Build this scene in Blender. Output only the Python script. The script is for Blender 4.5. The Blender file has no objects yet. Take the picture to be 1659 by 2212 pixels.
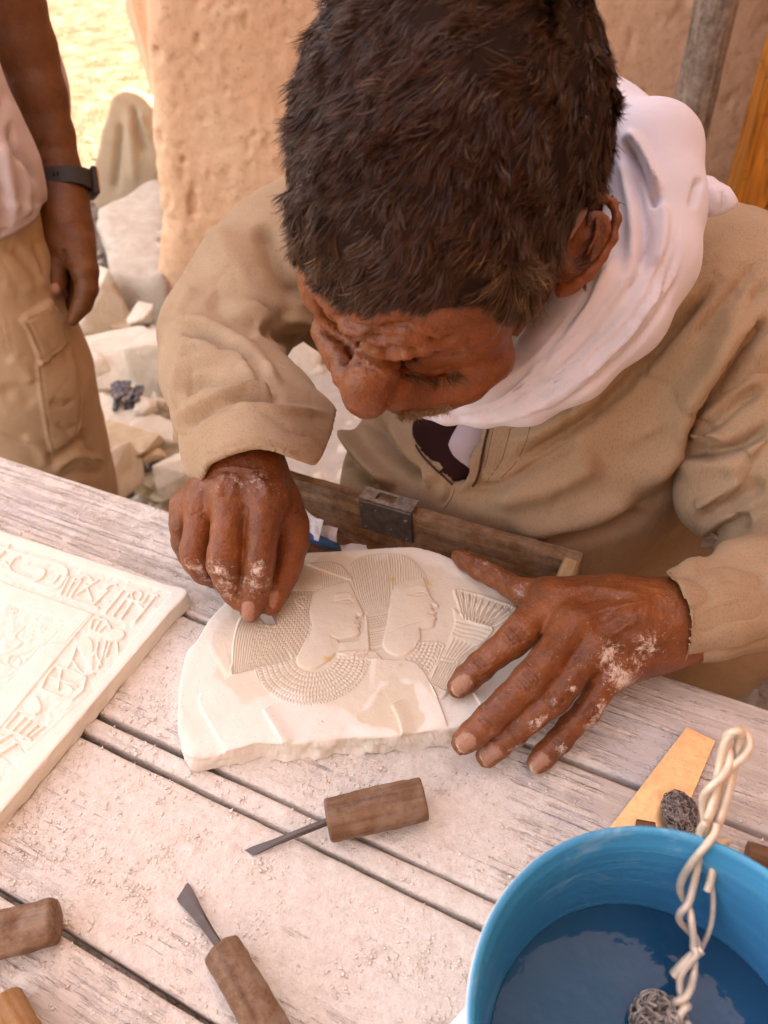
import bpy, math, random
import numpy as np
from mathutils import Vector, Matrix

scene = bpy.context.scene
RAD = math.radians
random.seed(7)
rng = np.random.default_rng(7)

# ------------------------------------------------------------------ camera
PITCH, ROLL, FPX, CAMZ = 43.8, -5.7, 1671.0, 1.23
cam_rot = Matrix.Rotation(RAD(90 - PITCH), 3, 'X') @ Matrix.Rotation(RAD(ROLL), 3, 'Z')
cd = bpy.data.cameras.new('camera')
cam = bpy.data.objects.new('camera', cd)
scene.collection.objects.link(cam)
cam.location = (0, 0, CAMZ)
cam.rotation_euler = cam_rot.to_euler()
cd.sensor_fit = 'VERTICAL'; cd.sensor_height = 24.0; cd.lens = 24.0 * FPX / 2212.0
cd.clip_start = 0.02; cd.clip_end = 900
cd.dof.use_dof = True; cd.dof.focus_distance = 0.52; cd.dof.aperture_fstop = 6.0
scene.camera = cam

# ------------------------------------------------------------------ light
SUN_EL, SUN_AZ = 37.0, 32.0      # azimuth: direction the light comes from, counted from +X towards +Y
w = bpy.data.worlds.new('World'); scene.world = w; w.use_nodes = True
nt = w.node_tree
bg = nt.nodes['Background']
sky = nt.nodes.new('ShaderNodeTexSky'); sky.sky_type = 'NISHITA'; sky.sun_disc = False
sky.sun_elevation = RAD(SUN_EL); sky.sun_rotation = RAD(90 - SUN_AZ)
sky.air_density = 1.0; sky.dust_density = 4.5; sky.ozone_density = 0.6; sky.altitude = 80
nt.links.new(sky.outputs[0], bg.inputs[0]); bg.inputs[1].default_value = 0.14
sd = bpy.data.lights.new('sun', 'SUN'); sd.energy = 2.0; sd.angle = RAD(0.53); sd.color = (1.0, 0.93, 0.82)
sun = bpy.data.objects.new('sun', sd); scene.collection.objects.link(sun)
_sv = Vector((math.cos(RAD(SUN_EL)) * math.cos(RAD(SUN_AZ)), math.cos(RAD(SUN_EL)) * math.sin(RAD(SUN_AZ)), math.sin(RAD(SUN_EL))))
sun.rotation_euler = _sv.to_track_quat('Z', 'Y').to_euler()
sun.location = (3, 3, 6)
vs = scene.view_settings
vs.view_transform = 'Standard'; vs.look = 'None'; vs.exposure = 3.22; vs.gamma = 1.0; vs.use_curve_mapping = False
vs.use_white_balance = True; vs.white_balance_temperature = 11200; vs.white_balance_tint = 27
scene.render.engine = 'CYCLES'
scene.cycles.use_denoising = True
scene.cycles.max_bounces = 8; scene.cycles.diffuse_bounces = 4; scene.cycles.glossy_bounces = 3
scene.cycles.transmission_bounces = 6
scene.cycles.use_adaptive_sampling = True; scene.cycles.adaptive_threshold = 0.015
scene.cycles.caustics_reflective = False; scene.cycles.caustics_refractive = False

# ------------------------------------------------------------------ geometry of the place
RM = np.array(cam_rot); CP = np.array((0, 0, CAMZ))
def ray(u, v):
    u = np.asarray(u, float); v = np.asarray(v, float)
    d = np.stack([(u - 829.5) / FPX, -(v - 1106) / FPX, -np.ones_like(u)], -1)
    return d @ RM.T
def P(u, v, d):                 # point seen at (u, v), d metres in front of the camera
    return CP + ray(u, v) * d
def W(u, v, z):                 # point seen at (u, v) on the level z
    r = ray(u, v); k = (z - CAMZ) / r[..., 2]
    return CP + r * k[..., None] if np.ndim(k) else CP + r * k
def PX(p):                      # picture position and depth of points
    q = (np.asarray(p, float) - CP) @ RM
    d = -q[..., 2]
    return 829.5 + q[..., 0] / d * FPX, 1106 - q[..., 1] / d * FPX, d

# ------------------------------------------------------------------ numpy noise
def _hash(i, j, k, s):
    n = (i * 374761393 + j * 668265263 + k * 2147483647 + s * 1274126177) & 0xffffffff
    n = ((n ^ (n >> 13)) * 1274126177) & 0xffffffff
    n = (n ^ (n >> 16)) & 0xffff
    return n.astype(np.float32) / 32767.5 - 1.0
def vnoise(p, s=0):
    p = np.asarray(p, float); f = np.floor(p).astype(np.int64); t = p - f; t = t * t * (3 - 2 * t)
    i, j, k = f[..., 0], f[..., 1], f[..., 2]; x, y, z = t[..., 0], t[..., 1], t[..., 2]
    r = 0
    for a in (0, 1):
        for b in (0, 1):
            for c in (0, 1):
                wt = (x if a else 1 - x) * (y if b else 1 - y) * (z if c else 1 - z)
                r = r + wt * _hash(i + a, j + b, k + c, s)
    return r
def fbm(p, o=4, s=0):
    r = 0; a = 1.0; p = np.asarray(p, float)
    for q in range(o):
        r = r + a * vnoise(p * (2.03 ** q) + 17.3 * q, s + q); a *= 0.5
    return r
def sstep(a, b, x):
    t = np.clip((x - a) / (b - a), 0, 1); return t * t * (3 - 2 * t)
def catmull(pts, n=12, closed=False):
    p = np.asarray(pts, float)
    if closed: q = np.vstack([p[-1], p, p[0], p[1]])
    else: q = np.vstack([2 * p[0] - p[1], p, 2 * p[-1] - p[-2]])
    out = []
    for i in range(1, len(q) - 2):
        t = np.linspace(0, 1, n, endpoint=False)[:, None]
        a, b, c, d = q[i - 1], q[i], q[i + 1], q[i + 2]
        out.append(0.5 * ((2 * b) + (c - a) * t + (2 * a - 5 * b + 4 * c - d) * t ** 2 + (3 * b - a - 3 * c + d) * t ** 3))
    out = np.vstack(out)
    return out if closed else np.vstack([out, p[-1:]])
def dpoly(U, V, pts, closed=False):      # distance to a polyline and the position along it (0..1)
    pts = np.asarray(pts, float)
    if closed: pts = np.vstack([pts, pts[:1]])
    best = np.full(U.shape, 1e9); par = np.zeros(U.shape); side = np.zeros(U.shape)
    seg = np.linalg.norm(np.diff(pts, axis=0), axis=1); tot = max(seg.sum(), 1e-9); acc = 0
    for (a, b, L) in zip(pts[:-1], pts[1:], seg):
        if L < 1e-9: continue
        dx, dy = b - a
        t = np.clip(((U - a[0]) * dx + (V - a[1]) * dy) / (L * L), 0, 1)
        ex = U - a[0] - t * dx; ey = V - a[1] - t * dy
        d = ex * ex + ey * ey; m = d < best
        best = np.where(m, d, best); par = np.where(m, (acc + t * L) / tot, par)
        side = np.where(m, np.sign(dx * ey - dy * ex), side); acc += L
    return np.sqrt(best), par, side
def inpoly(U, V, pts):
    pts = np.asarray(pts, float); r = np.zeros(U.shape, bool); j = len(pts) - 1
    for i in range(len(pts)):
        xi, yi = pts[i]; xj, yj = pts[j]
        if yi != yj:
            c = ((yi > V) != (yj > V)) & (U < (xj - xi) * (V - yi) / (yj - yi) + xi); r ^= c
        j = i
    return r
def sdpoly(U, V, pts):                   # signed distance, negative inside
    d = dpoly(U, V, pts, True)[0]; return np.where(inpoly(U, V, pts), -d, d)

# ------------------------------------------------------------------ objects
def tag(o, label=None, cat=None, group=None, kind=None):
    if label: o['label'] = label
    if cat: o['category'] = cat
    if group: o['group'] = group
    if kind: o['kind'] = kind
    return o
def empty(name, loc, label=None, cat=None, group=None):
    o = bpy.data.objects.new(name, None); scene.collection.objects.link(o)
    o.location = tuple(float(x) for x in loc); o.empty_display_size = 0.05
    tag(o, label, cat, group); bpy.context.view_layer.update()
    return o
def world_loc(o):
    l = Vector(o.location)
    while o.parent: o = o.parent; l += Vector(o.location)
    return l
def mesh(name, verts, faces, mat, parent=None, smooth=True, base=None, smooth_angle=None):
    """verts in world coordinates; the object's origin goes to base (or the middle of the mesh)."""
    v = np.asarray(verts, float)
    if base is None: base = (v.min(0) + v.max(0)) / 2
    base = np.asarray(base, float)
    me = bpy.data.meshes.new(name)
    v = v - base
    if isinstance(faces, np.ndarray):
        k = faces.shape[1]; nf = len(faces)
        me.vertices.add(len(v)); me.vertices.foreach_set('co', v.astype(np.float32).ravel())
        me.loops.add(nf * k); me.loops.foreach_set('vertex_index', faces.astype(np.int32).ravel())
        me.polygons.add(nf); me.polygons.foreach_set('loop_start', (np.arange(nf) * k).astype(np.int32))
        me.update(calc_edges=True)
    else:
        me.from_pydata([tuple(x) for x in v], [], [tuple(int(i) for i in f) for f in faces]); me.update()
    if smooth:
        me.polygons.foreach_set('use_smooth', np.ones(len(me.polygons), bool))
        if smooth_angle: me.set_sharp_from_angle(angle=RAD(smooth_angle))
    if mat is not None: me.materials.append(mat)
    o = bpy.data.objects.new(name, me); scene.collection.objects.link(o)
    if parent is not None:
        o.parent = parent; o.location = Vector(base) - world_loc(parent)
    else: o.location = Vector(base)
    return o
def join(parts):                    # [(v, f list)] -> one
    V = []; F = []; n = 0
    for v, f in parts:
        V.append(np.asarray(v, float)); F += [tuple(i + n for i in q) for q in f]; n += len(v)
    return np.vstack(V), F
def box(c, s, ax=None, bev=0.0):
    """box with bevelled edges: centre, full sizes, axes"""
    c = np.asarray(c, float); s = np.asarray(s, float) / 2; ax = np.eye(3) if ax is None else np.asarray(ax, float)
    b = min(bev, s.min() * 0.9)
    if b <= 0:
        v = np.array([(x, y, z) for x in (-1, 1) for y in (-1, 1) for z in (-1, 1)]) * s
        f = [(0, 1, 3, 2), (4, 6, 7, 5), (0, 4, 5, 1), (2, 3, 7, 6), (0, 2, 6, 4), (1, 5, 7, 3)]
        return c + v @ ax, f
    v = []; idx = {}
    for x in (-1, 1):
        for y in (-1, 1):
            for z in (-1, 1):
                for a in range(3):
                    q = [x * (s[0] - b), y * (s[1] - b), z * (s[2] - b)]; q[a] = (x, y, z)[a] * s[a]
                    idx[(x, y, z, a)] = len(v); v.append(q)
    f = []
    for a in range(3):
        o1, o2 = [k for k in range(3) if k != a]
        for sg in (-1, 1):
            q = []
            for (p1, p2) in ((-1, -1), (1, -1), (1, 1), (-1, 1)):
                t = [0, 0, 0]; t[a] = sg; t[o1] = p1; t[o2] = p2; q.append(idx[(*t, a)])
            f.append(q)
        for p1 in (-1, 1):
            for p2 in (-1, 1):
                t0 = [0, 0, 0]; t0[o1] = p1; t0[o2] = p2; t0[a] = -1; t1 = list(t0); t1[a] = 1
                f.append((idx[(*t0, o1)], idx[(*t1, o1)], idx[(*t1, o2)], idx[(*t0, o2)]))
    for x in (-1, 1):
        for y in (-1, 1):
            for z in (-1, 1): f.append([idx[(x, y, z, a)] for a in range(3)])
    v = np.array(v); cc = v.mean(0); g = []
    for q in f:
        n = np.cross(v[q[1]] - v[q[0]], v[q[2]] - v[q[0]])
        g.append(tuple(q) if n @ (v[list(q)].mean(0) - cc) > 0 else tuple(q[::-1]))
    return c + v @ ax, g
def frame(t, up=(0, 0, 1)):
    t = np.asarray(t, float); t = t / np.linalg.norm(t); up = np.asarray(up, float)
    if abs(t @ up) > 0.97: up = np.array((1.0, 0, 0))
    a = np.cross(up, t); a /= np.linalg.norm(a); return a, np.cross(t, a), t
def tube(pts, r, n=10, cap=True, prof=None):
    pts = np.asarray(pts, float); m = len(pts); r = np.broadcast_to(np.asarray(r, float), (m,))
    T = np.gradient(pts, axis=0); T /= np.linalg.norm(T, axis=1)[:, None] + 1e-12
    a, b, _ = frame(T[0]); v = []
    th = np.arange(n) / n * 2 * math.pi
    for i in range(m):
        a = a - T[i] * (a @ T[i]); a /= np.linalg.norm(a); b = np.cross(T[i], a)
        k = np.ones(n) if prof is None else prof(i / (m - 1), th)
        v.append(pts[i] + (np.cos(th) * k)[:, None] * a * r[i] + (np.sin(th) * k)[:, None] * b * r[i])
    v = np.vstack(v)
    f = [(i * n + j, i * n + (j + 1) % n, (i + 1) * n + (j + 1) % n, (i + 1) * n + j) for i in range(m - 1) for j in range(n)]
    if cap:
        f.append(tuple(range(n))[::-1]); f.append(tuple((m - 1) * n + j for j in range(n)))
    return v, f
def prism(poly, z0, z1, taper=0.0, bev=0.0):
    """poly: world xy outline, counter-clockwise or not; solid between z0 and z1"""
    p = np.asarray(poly, float); n = len(p)
    if np.sum(p[:, 0] * np.roll(p[:, 1], -1) - np.roll(p[:, 0], -1) * p[:, 1]) < 0: p = p[::-1]
    c = p.mean(0); rings = [(z0, 1 + taper)]
    if bev > 0: rings += [(z1 - bev, 1), (z1, 1 - bev / np.linalg.norm(p - c, axis=1).mean())]
    else: rings += [(z1, 1)]
    v = []
    for z, k in rings:
        for q in p: v.append((*(c + (q - c) * k), z))
    f = []
    for r in range(len(rings) - 1):
        for i in range(n): f.append((r * n + i, r * n + (i + 1) % n, (r + 1) * n + (i + 1) % n, (r + 1) * n + i))
    f.append(tuple(range(n))[::-1]); f.append(tuple((len(rings) - 1) * n + i for i in range(n)))
    return np.array(v), f
def normals(v, f):
    a = v[f[:, 0]]; n = np.cross(v[f[:, 1]] - a, v[f[:, 2]] - a)
    if f.shape[1] == 4: n = n + np.cross(v[f[:, 2]] - a, v[f[:, 3]] - a)
    N = np.zeros_like(v)
    for k in range(f.shape[1]):
        for c in range(3): N[:, c] += np.bincount(f[:, k], n[:, c], len(v))
    return N / (np.linalg.norm(N, axis=1)[:, None] + 1e-12)
def relax(v, f, it=2, lam=0.5):
    e = np.vstack([f[:, [i, (i + 1) % f.shape[1]]] for i in range(f.shape[1])])
    e = np.vstack([e, e[:, ::-1]]); cnt = np.bincount(e[:, 0], minlength=len(v))[:, None]
    for q in range(it):
        s = np.stack([np.bincount(e[:, 0], v[e[:, 1], c], len(v)) for c in range(3)], 1)
        v = v + lam * (s / np.maximum(cnt, 1) - v)
    return v
def vcol(o, name, val):             # float attribute on points
    a = o.data.attributes.new(name, 'FLOAT', 'POINT'); a.data.foreach_set('value', np.asarray(val, np.float32))

# ------------------------------------------------------------------ implicit bodies
class Body:
    """smooth union of round cones and ellipsoids, meshed by surface nets"""
    def __init__(s): s.pr = []
    def cone(s, a, b, ra, rb, k=0.01, flat=None, sub=False): s.pr.append(('c', np.array(a, float), np.array(b, float), ra, rb, k, flat, sub)); return s
    def ell(s, c, r, ax=None, k=0.01, sub=False): s.pr.append(('e', np.array(c, float), np.array(r, float), np.eye(3) if ax is None else np.array(ax, float), 0, k, None, sub)); return s
    def chain(s, pts, rs, k=0.01, flat=None):
        for i in range(len(pts) - 1): s.cone(pts[i], pts[i + 1], rs[i], rs[i + 1], k, flat)
        return s
    def build(s, h, extra=None, clip=None):
        lo = np.full(3, 1e9); hi = -lo
        for q in s.pr:
            if q[7]: continue
            if q[0] == 'c': m = max(q[3], q[4]); l = np.minimum(q[1], q[2]) - m; u = np.maximum(q[1], q[2]) + m
            else: e = np.abs(q[3]).T @ q[2]; l = q[1] - e; u = q[1] + e
            lo = np.minimum(lo, l); hi = np.maximum(hi, u)
        if clip is not None: lo = np.maximum(lo, clip[0]); hi = np.minimum(hi, clip[1])
        lo = lo - 3 * h; hi = hi + 3 * h
        n = np.ceil((hi - lo) / h).astype(int) + 1
        D = np.full(n, 0.08, np.float32)
        for q in s.pr:
            k = q[5]
            if q[0] == 'c': m = max(q[3], q[4]); l = np.minimum(q[1], q[2]) - m; u = np.maximum(q[1], q[2]) + m
            else: e = np.abs(q[3]).T @ q[2]; l = q[1] - e; u = q[1] + e
            mg = 2.5 * k + 3 * h
            i0 = np.clip(((l - mg - lo) / h).astype(int), 0, n - 1); i1 = np.clip(((u + mg - lo) / h).astype(int) + 2, 1, n)
            if np.any(i1 <= i0): continue
            X = [(lo[a] + h * np.arange(i0[a], i1[a])).astype(np.float32) for a in range(3)]
            X, Y, Z = np.meshgrid(*X, indexing='ij')
            if q[0] == 'c':
                A, B = q[1], q[2]; ab = B - A; L2 = float(ab @ ab) + 1e-12
                x, y, z = X - A[0], Y - A[1], Z - A[2]
                t = np.clip((x * ab[0] + y * ab[1] + z * ab[2]) / L2, 0, 1)
                x -= t * ab[0]; y -= t * ab[1]; z -= t * ab[2]
                if q[6] is not None:      # squeeze along a direction
                    fd, fk = q[6]; g = x * fd[0] + y * fd[1] + z * fd[2]; g2 = g * (1 / fk - 1)
                    x += g2 * fd[0]; y += g2 * fd[1]; z += g2 * fd[2]
                d = np.sqrt(x * x + y * y + z * z) - (q[3] + (q[4] - q[3]) * t)
            else:
                c, r, ax = q[1], q[2], q[3]
                x, y, z = X - c[0], Y - c[1], Z - c[2]
                l3 = [x * ax[i][0] + y * ax[i][1] + z * ax[i][2] for i in range(3)]
                k0 = np.sqrt((l3[0] / r[0]) ** 2 + (l3[1] / r[1]) ** 2 + (l3[2] / r[2]) ** 2)
                k1 = np.sqrt((l3[0] / r[0] ** 2) ** 2 + (l3[1] / r[1] ** 2) ** 2 + (l3[2] / r[2] ** 2) ** 2) + 1e-9
                d = k0 * (k0 - 1) / k1
            sl = tuple(slice(i0[a], i1[a]) for a in range(3)); o = D[sl]
            if q[7]:
                hh = np.clip(0.5 - 0.5 * (o + d) / k, 0, 1); D[sl] = o + (-d - o) * hh + k * hh * (1 - hh)
            else:
                hh = np.clip(0.5 + 0.5 * (o - d) / k, 0, 1); D[sl] = o + (d - o) * hh - k * hh * (1 - hh)
        if extra is not None:
            D = extra(D, lo, h)
        D[0] = D[-1] = 0.05; D[:, 0] = D[:, -1] = 0.05; D[:, :, 0] = D[:, :, -1] = 0.05
        return nets(D, lo, h)
def nets(D, lo, h):
    S = D < 0; n = D.shape
    c = [S[a:n[0] - 1 + a, b:n[1] - 1 + b, d:n[2] - 1 + d] for a in (0, 1) for b in (0, 1) for d in (0, 1)]
    anyc = np.zeros_like(c[0]); allc = np.ones_like(c[0])
    for q in c: anyc |= q; allc &= q
    M = anyc & ~allc; I = np.argwhere(M); idx = np.full(M.shape, -1, np.int32); idx[M] = np.arange(len(I))
    co = [(a, b, d) for a in (0, 1) for b in (0, 1) for d in (0, 1)]
    val = [D[I[:, 0] + a, I[:, 1] + b, I[:, 2] + d] for a, b, d in co]
    acc = np.zeros((len(I), 3)); cnt = np.zeros(len(I))
    for i in range(8):
        for j in range(i + 1, 8):
            if sum(abs(co[i][k] - co[j][k]) for k in range(3)) != 1: continue
            m = (val[i] < 0) != (val[j] < 0)
            t = np.where(m, val[i] / np.where(m, val[i] - val[j], 1), 0)
            for k in range(3): acc[:, k] += np.where(m, co[i][k] + t * (co[j][k] - co[i][k]), 0)
            cnt += m
    V = lo + h * (I + acc / cnt[:, None])
    F = []
    for ax in range(3):
        a, b = [(1, 2), (2, 0), (0, 1)][ax]
        s0 = [slice(None)] * 3; s1 = [slice(None)] * 3; s0[ax] = slice(0, -1); s1[ax] = slice(1, None)
        E = S[tuple(s0)] != S[tuple(s1)]
        G = np.argwhere(E); 
        ok = (G[:, a] > 0) & (G[:, b] > 0) & (G[:, a] < n[a] - 1) & (G[:, b] < n[b] - 1); G = G[ok]
        ins = S[G[:, 0], G[:, 1], G[:, 2]]
        q = []
        for da, db in ((1, 1), (0, 1), (0, 0), (1, 0)):
            g = G.copy(); g[:, a] -= da; g[:, b] -= db; q.append(idx[g[:, 0], g[:, 1], g[:, 2]])
        q = np.stack(q, 1); q[~ins] = q[~ins][:, ::-1]; F.append(q)
    return V, np.vstack(F)

class Sculpt:
    """pushes front surfaces along their normals; strokes are laid out in picture positions and baked into the geometry"""
    def __init__(s, v, f, face=0.12):
        s.v = v; s.f = f; s.N = normals(v, f); s.U, s.V, s.D = PX(v)
        view = (CP - v); view /= np.linalg.norm(view, axis=1)[:, None]
        s.fr = sstep(-0.05, face, (s.N * view).sum(1)); s.disp = np.zeros(len(v)); s.kw = 1.0; s.ka = 1.0
    def line(s, pts, w, amp, w2=None, n=8, ends=True, where=None, wob=0.0):
        pts = catmull(pts, n) if len(pts) > 2 else np.asarray(pts, float)
        w = w * s.kw; amp = amp * s.ka; W2 = w2 * s.kw if w2 else w; R = 3.2 * max(w, W2)
        m = np.flatnonzero((s.U > pts[:, 0].min() - R) & (s.U < pts[:, 0].max() + R) & (s.V > pts[:, 1].min() - R) & (s.V < pts[:, 1].max() + R) & (s.fr > 0.01) & (True if where is None else where))
        if not len(m): return s
        U, V = s.U[m], s.V[m]
        if wob:
            q = np.stack([U, V, 0 * U], 1) / (6 * wob + 4); U = U + wob * vnoise(q, 3); V = V + wob * vnoise(q, 4)
        d, t, sd = dpoly(U, V, pts)
        ww = np.where(sd > 0, w, W2); k = np.exp(-(d / ww) ** 2)
        if ends: k = k * np.minimum(sstep(-0.02, 0.18, t), sstep(-0.02, 0.18, 1 - t))
        s.disp[m] += amp * k * s.fr[m]; return s
    def step(s, pts, w, amp, reach, n=8, where=None):
        """ledge: raised on the left-hand side of the path's direction, fading over reach"""
        pts = catmull(pts, n) if len(pts) > 2 else np.asarray(pts, float)
        R = reach * 1.6
        m = np.flatnonzero((s.U > pts[:, 0].min() - R) & (s.U < pts[:, 0].max() + R) & (s.V > pts[:, 1].min() - R) & (s.V < pts[:, 1].max() + R) & (s.fr > 0.01) & (True if where is None else where))
        if not len(m): return s
        d, t, sd = dpoly(s.U[m], s.V[m], pts); x = d * -sd
        k = sstep(-w, w, x) * np.exp(-(np.maximum(x, 0) / reach) ** 2) * np.minimum(sstep(-0.02, 0.15, t), sstep(-0.02, 0.15, 1 - t))
        s.disp[m] += amp * k * s.fr[m]; return s
    def blob(s, c, r, amp, r2=None, ang=0.0, where=None):
        a = RAD(ang); x = (s.U - c[0]) * math.cos(a) + (s.V - c[1]) * math.sin(a); y = -(s.U - c[0]) * math.sin(a) + (s.V - c[1]) * math.cos(a)
        k = np.exp(-((x / r) ** 2 + (y / (r2 or r)) ** 2))
        if where is not None: k = k * where
        s.disp += amp * k * s.fr; return s
    def noise(s, sc, amp, o=3, seed=0, aniso=None, mask=None):
        q = s.v * sc
        if aniso is not None: q = (s.v @ np.asarray(aniso, float).T) * sc
        s.disp += amp * fbm(q, o, seed) * (1 if mask is None else mask); return s
    def wrinkle(s, sc, amp, seed=0, lo=0.0, wd=0.07, aniso=None):   # scattered sharp creases
        q = s.v * sc if aniso is None else (s.v @ np.asarray(aniso, float).T) * sc
        n = fbm(q + 0.25 * fbm(q * 0.7, 2, seed + 5)[:, None], 2, seed); k = np.exp(-np.abs(n) / wd) * sstep(lo, lo + 0.5, vnoise(s.v * sc * 0.45, seed + 9))
        s.disp -= amp * k * s.fr; return s
    def done(s):
        return s.v + s.N * s.disp[:, None]
    def bake(s):                       # apply and refresh the normals for further strokes
        s.v = s.done(); s.N = normals(s.v, s.f); s.disp[:] = 0; s.U, s.V, s.D = PX(s.v); return s

# ------------------------------------------------------------------ materials
class Mat:
    def __init__(s, name, rough=0.8, spec=0.3):
        s.m = bpy.data.materials.new(name); s.m.use_nodes = True; s.t = s.m.node_tree; s.n = s.t.nodes; s.l = s.t.links
        s.b = s.n['Principled BSDF']; s.b.inputs['Roughness'].default_value = rough
        s.b.inputs['Specular IOR Level'].default_value = spec
        s.tc = s.n.new('ShaderNodeTexCoord'); s.h = None
    def co(s, scale=(1, 1, 1), rot=(0, 0, 0)):
        mp = s.n.new('ShaderNodeMapping'); mp.inputs['Scale'].default_value = scale; mp.inputs['Rotation'].default_value = rot
        s.l.new(s.tc.outputs['Object'], mp.inputs[0]); return mp.outputs[0]
    def noise(s, sc, det=4, rough=0.55, dist=0.0, co=None):
        t = s.n.new('ShaderNodeTexNoise'); t.inputs['Scale'].default_value = sc; t.inputs['Detail'].default_value = det
        t.inputs['Roughness'].default_value = rough; t.inputs['Distortion'].default_value = dist
        s.l.new(co if co is not None else s.tc.outputs['Object'], t.inputs['Vector']); return t.outputs[0]
    def vor(s, sc, co=None, feat='F1', rnd=1.0):
        t = s.n.new('ShaderNodeTexVoronoi'); t.feature = feat; t.inputs['Scale'].default_value = sc; t.inputs['Randomness'].default_value = rnd
        s.l.new(co if co is not None else s.tc.outputs['Object'], t.inputs['Vector']); return t.outputs[0]
    def wave(s, sc, dist=2.0, det=2, dsc=1.0, co=None, axis='X', prof='SIN'):
        t = s.n.new('ShaderNodeTexWave'); t.bands_direction = axis; t.wave_profile = prof
        t.inputs['Scale'].default_value = sc; t.inputs['Distortion'].default_value = dist; t.inputs['Detail'].default_value = det; t.inputs['Detail Scale'].default_value = dsc
        s.l.new(co if co is not None else s.tc.outputs['Object'], t.inputs['Vector']); return t.outputs[1]
    def ramp(s, x, stops):
        r = s.n.new('ShaderNodeValToRGB'); e = r.color_ramp.elements
        while len(e) < len(stops): e.new(0.5)
        for k, (p, c) in zip(e, stops):
            k.position = p; k.color = (*c, 1) if isinstance(c, (tuple, list)) else (c, c, c, 1)
        s.l.new(x, r.inputs[0]); return r.outputs[0]
    def math(s, op, a, b=0.0, c=None):
        m = s.n.new('ShaderNodeMath'); m.operation = op
        for i, x in enumerate((a, b) if c is None else (a, b, c)):
            if isinstance(x, (int, float)): m.inputs[i].default_value = x
            else: s.l.new(x, m.inputs[i])
        return m.outputs[0]
    def mix(s, fac, a, b, mode='MIX'):
        m = s.n.new('ShaderNodeMix'); m.data_type = 'RGBA'; m.blend_type = mode
        for i, x in ((0, fac), (6, a), (7, b)):
            if isinstance(x, (int, float)): m.inputs[i].default_value = x
            elif isinstance(x, tuple): m.inputs[i].default_value = (*x, 1)
            else: s.l.new(x, m.inputs[i])
        return m.outputs[2]
    def attr(s, name):
        a = s.n.new('ShaderNodeAttribute'); a.attribute_name = name; return a.outputs['Fac']
    def col(s, c):
        if isinstance(c, tuple): s.b.inputs['Base Color'].default_value = (*c, 1)
        else: s.l.new(c, s.b.inputs['Base Color'])
        return s
    def rough(s, x): s.l.new(x, s.b.inputs['Roughness']); return s
    def bump(s, x, dist, strength=1.0):
        b = s.n.new('ShaderNodeBump'); b.inputs['Strength'].default_value = strength; b.inputs['Distance'].default_value = dist
        s.l.new(x, b.inputs['Height'])
        if s.h is not None: s.l.new(s.h, b.inputs['Normal'])
        s.h = b.outputs[0]; s.l.new(s.h, s.b.inputs['Normal']); return s
# ------------------------------------------------------------------ materials of the place
def M_sand():
    m = Mat('sand', 0.95, 0.1)
    c = m.ramp(m.noise(9, 6, 0.7), [(0.35, (0.12, 0.083, 0.060)), (0.5, (0.20, 0.148, 0.115)), (0.65, (0.32, 0.255, 0.215))])
    c = m.mix(m.math('MULTIPLY', m.ramp(m.vor(38), [(0.0, 1.0), (0.35, 0.0)]), 0.35), c, (0.36, 0.30, 0.26))
    m.col(c); m.bump(m.noise(30, 5, 0.7), 0.03); m.bump(m.vor(45), 0.02, 0.7); return m.m
def M_adobe():
    m = Mat('adobe_plaster', 0.92, 0.12)
    c = m.ramp(m.noise(3.0, 5, 0.6), [(0.3, (0.74, 0.45, 0.28)), (0.55, (0.82, 0.525, 0.34)), (0.75, (0.87, 0.60, 0.41))])
    c = m.mix(m.ramp(m.noise(26, 5, 0.7, 0.6), [(0.50, 0.0), (0.72, 0.45)]), c, (0.44, 0.23, 0.11))
    c = m.mix(m.ramp(m.noise(70, 3, 0.6), [(0.62, 0.0), (0.72, 0.5)]), c, (0.30, 0.15, 0.07))
    m.col(c)
    m.bump(m.noise(60, 6, 0.72, 0.2), 0.006, 0.7); return m.m
def M_rock(name, a, b, dirt=(0.45, 0.33, 0.22), seed=0.0):
    m = Mat(name, 0.9, 0.15); co = m.co(); 
    c = m.ramp(m.noise(14 + seed, 5, 0.65, 0.5), [(0.32, a), (0.62, b)])
    c = m.mix(m.ramp(m.noise(6, 5, 0.7), [(0.55, 0.0), (0.75, 0.5)]), c, dirt)
    m.col(c); m.bump(m.noise(45, 6, 0.7), 0.008, 0.9); return m.m
def M_lime(name, stain=0.0):
    m = Mat(name, 0.72, 0.25)
    c = m.ramp(m.noise(30, 5, 0.6, 0.3), [(0.3, (0.72, 0.65, 0.55)), (0.7, (0.78, 0.72, 0.63))])
    if stain:
        c = m.mix(m.math('MULTIPLY', m.attr('wet'), 0.85), c, (0.64, 0.515, 0.375))
        c = m.mix(m.attr('ochre'), c, (0.66, 0.42, 0.17))
        c = m.mix(m.ramp(m.noise(420, 2), [(0.70, 0.0), (0.74, 0.5)]), c, (0.5, 0.35, 0.2))
    m.col(c); m.bump(m.noise(500, 4, 0.6), 0.0004, 0.6); m.bump(m.noise(90, 3, 0.6), 0.0006, 0.5)
    if stain: m.m.node_tree.nodes['Principled BSDF'].inputs['Subsurface Weight'].default_value = 0.0
    return m.m
GRAIN = RAD(30.2)
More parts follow.
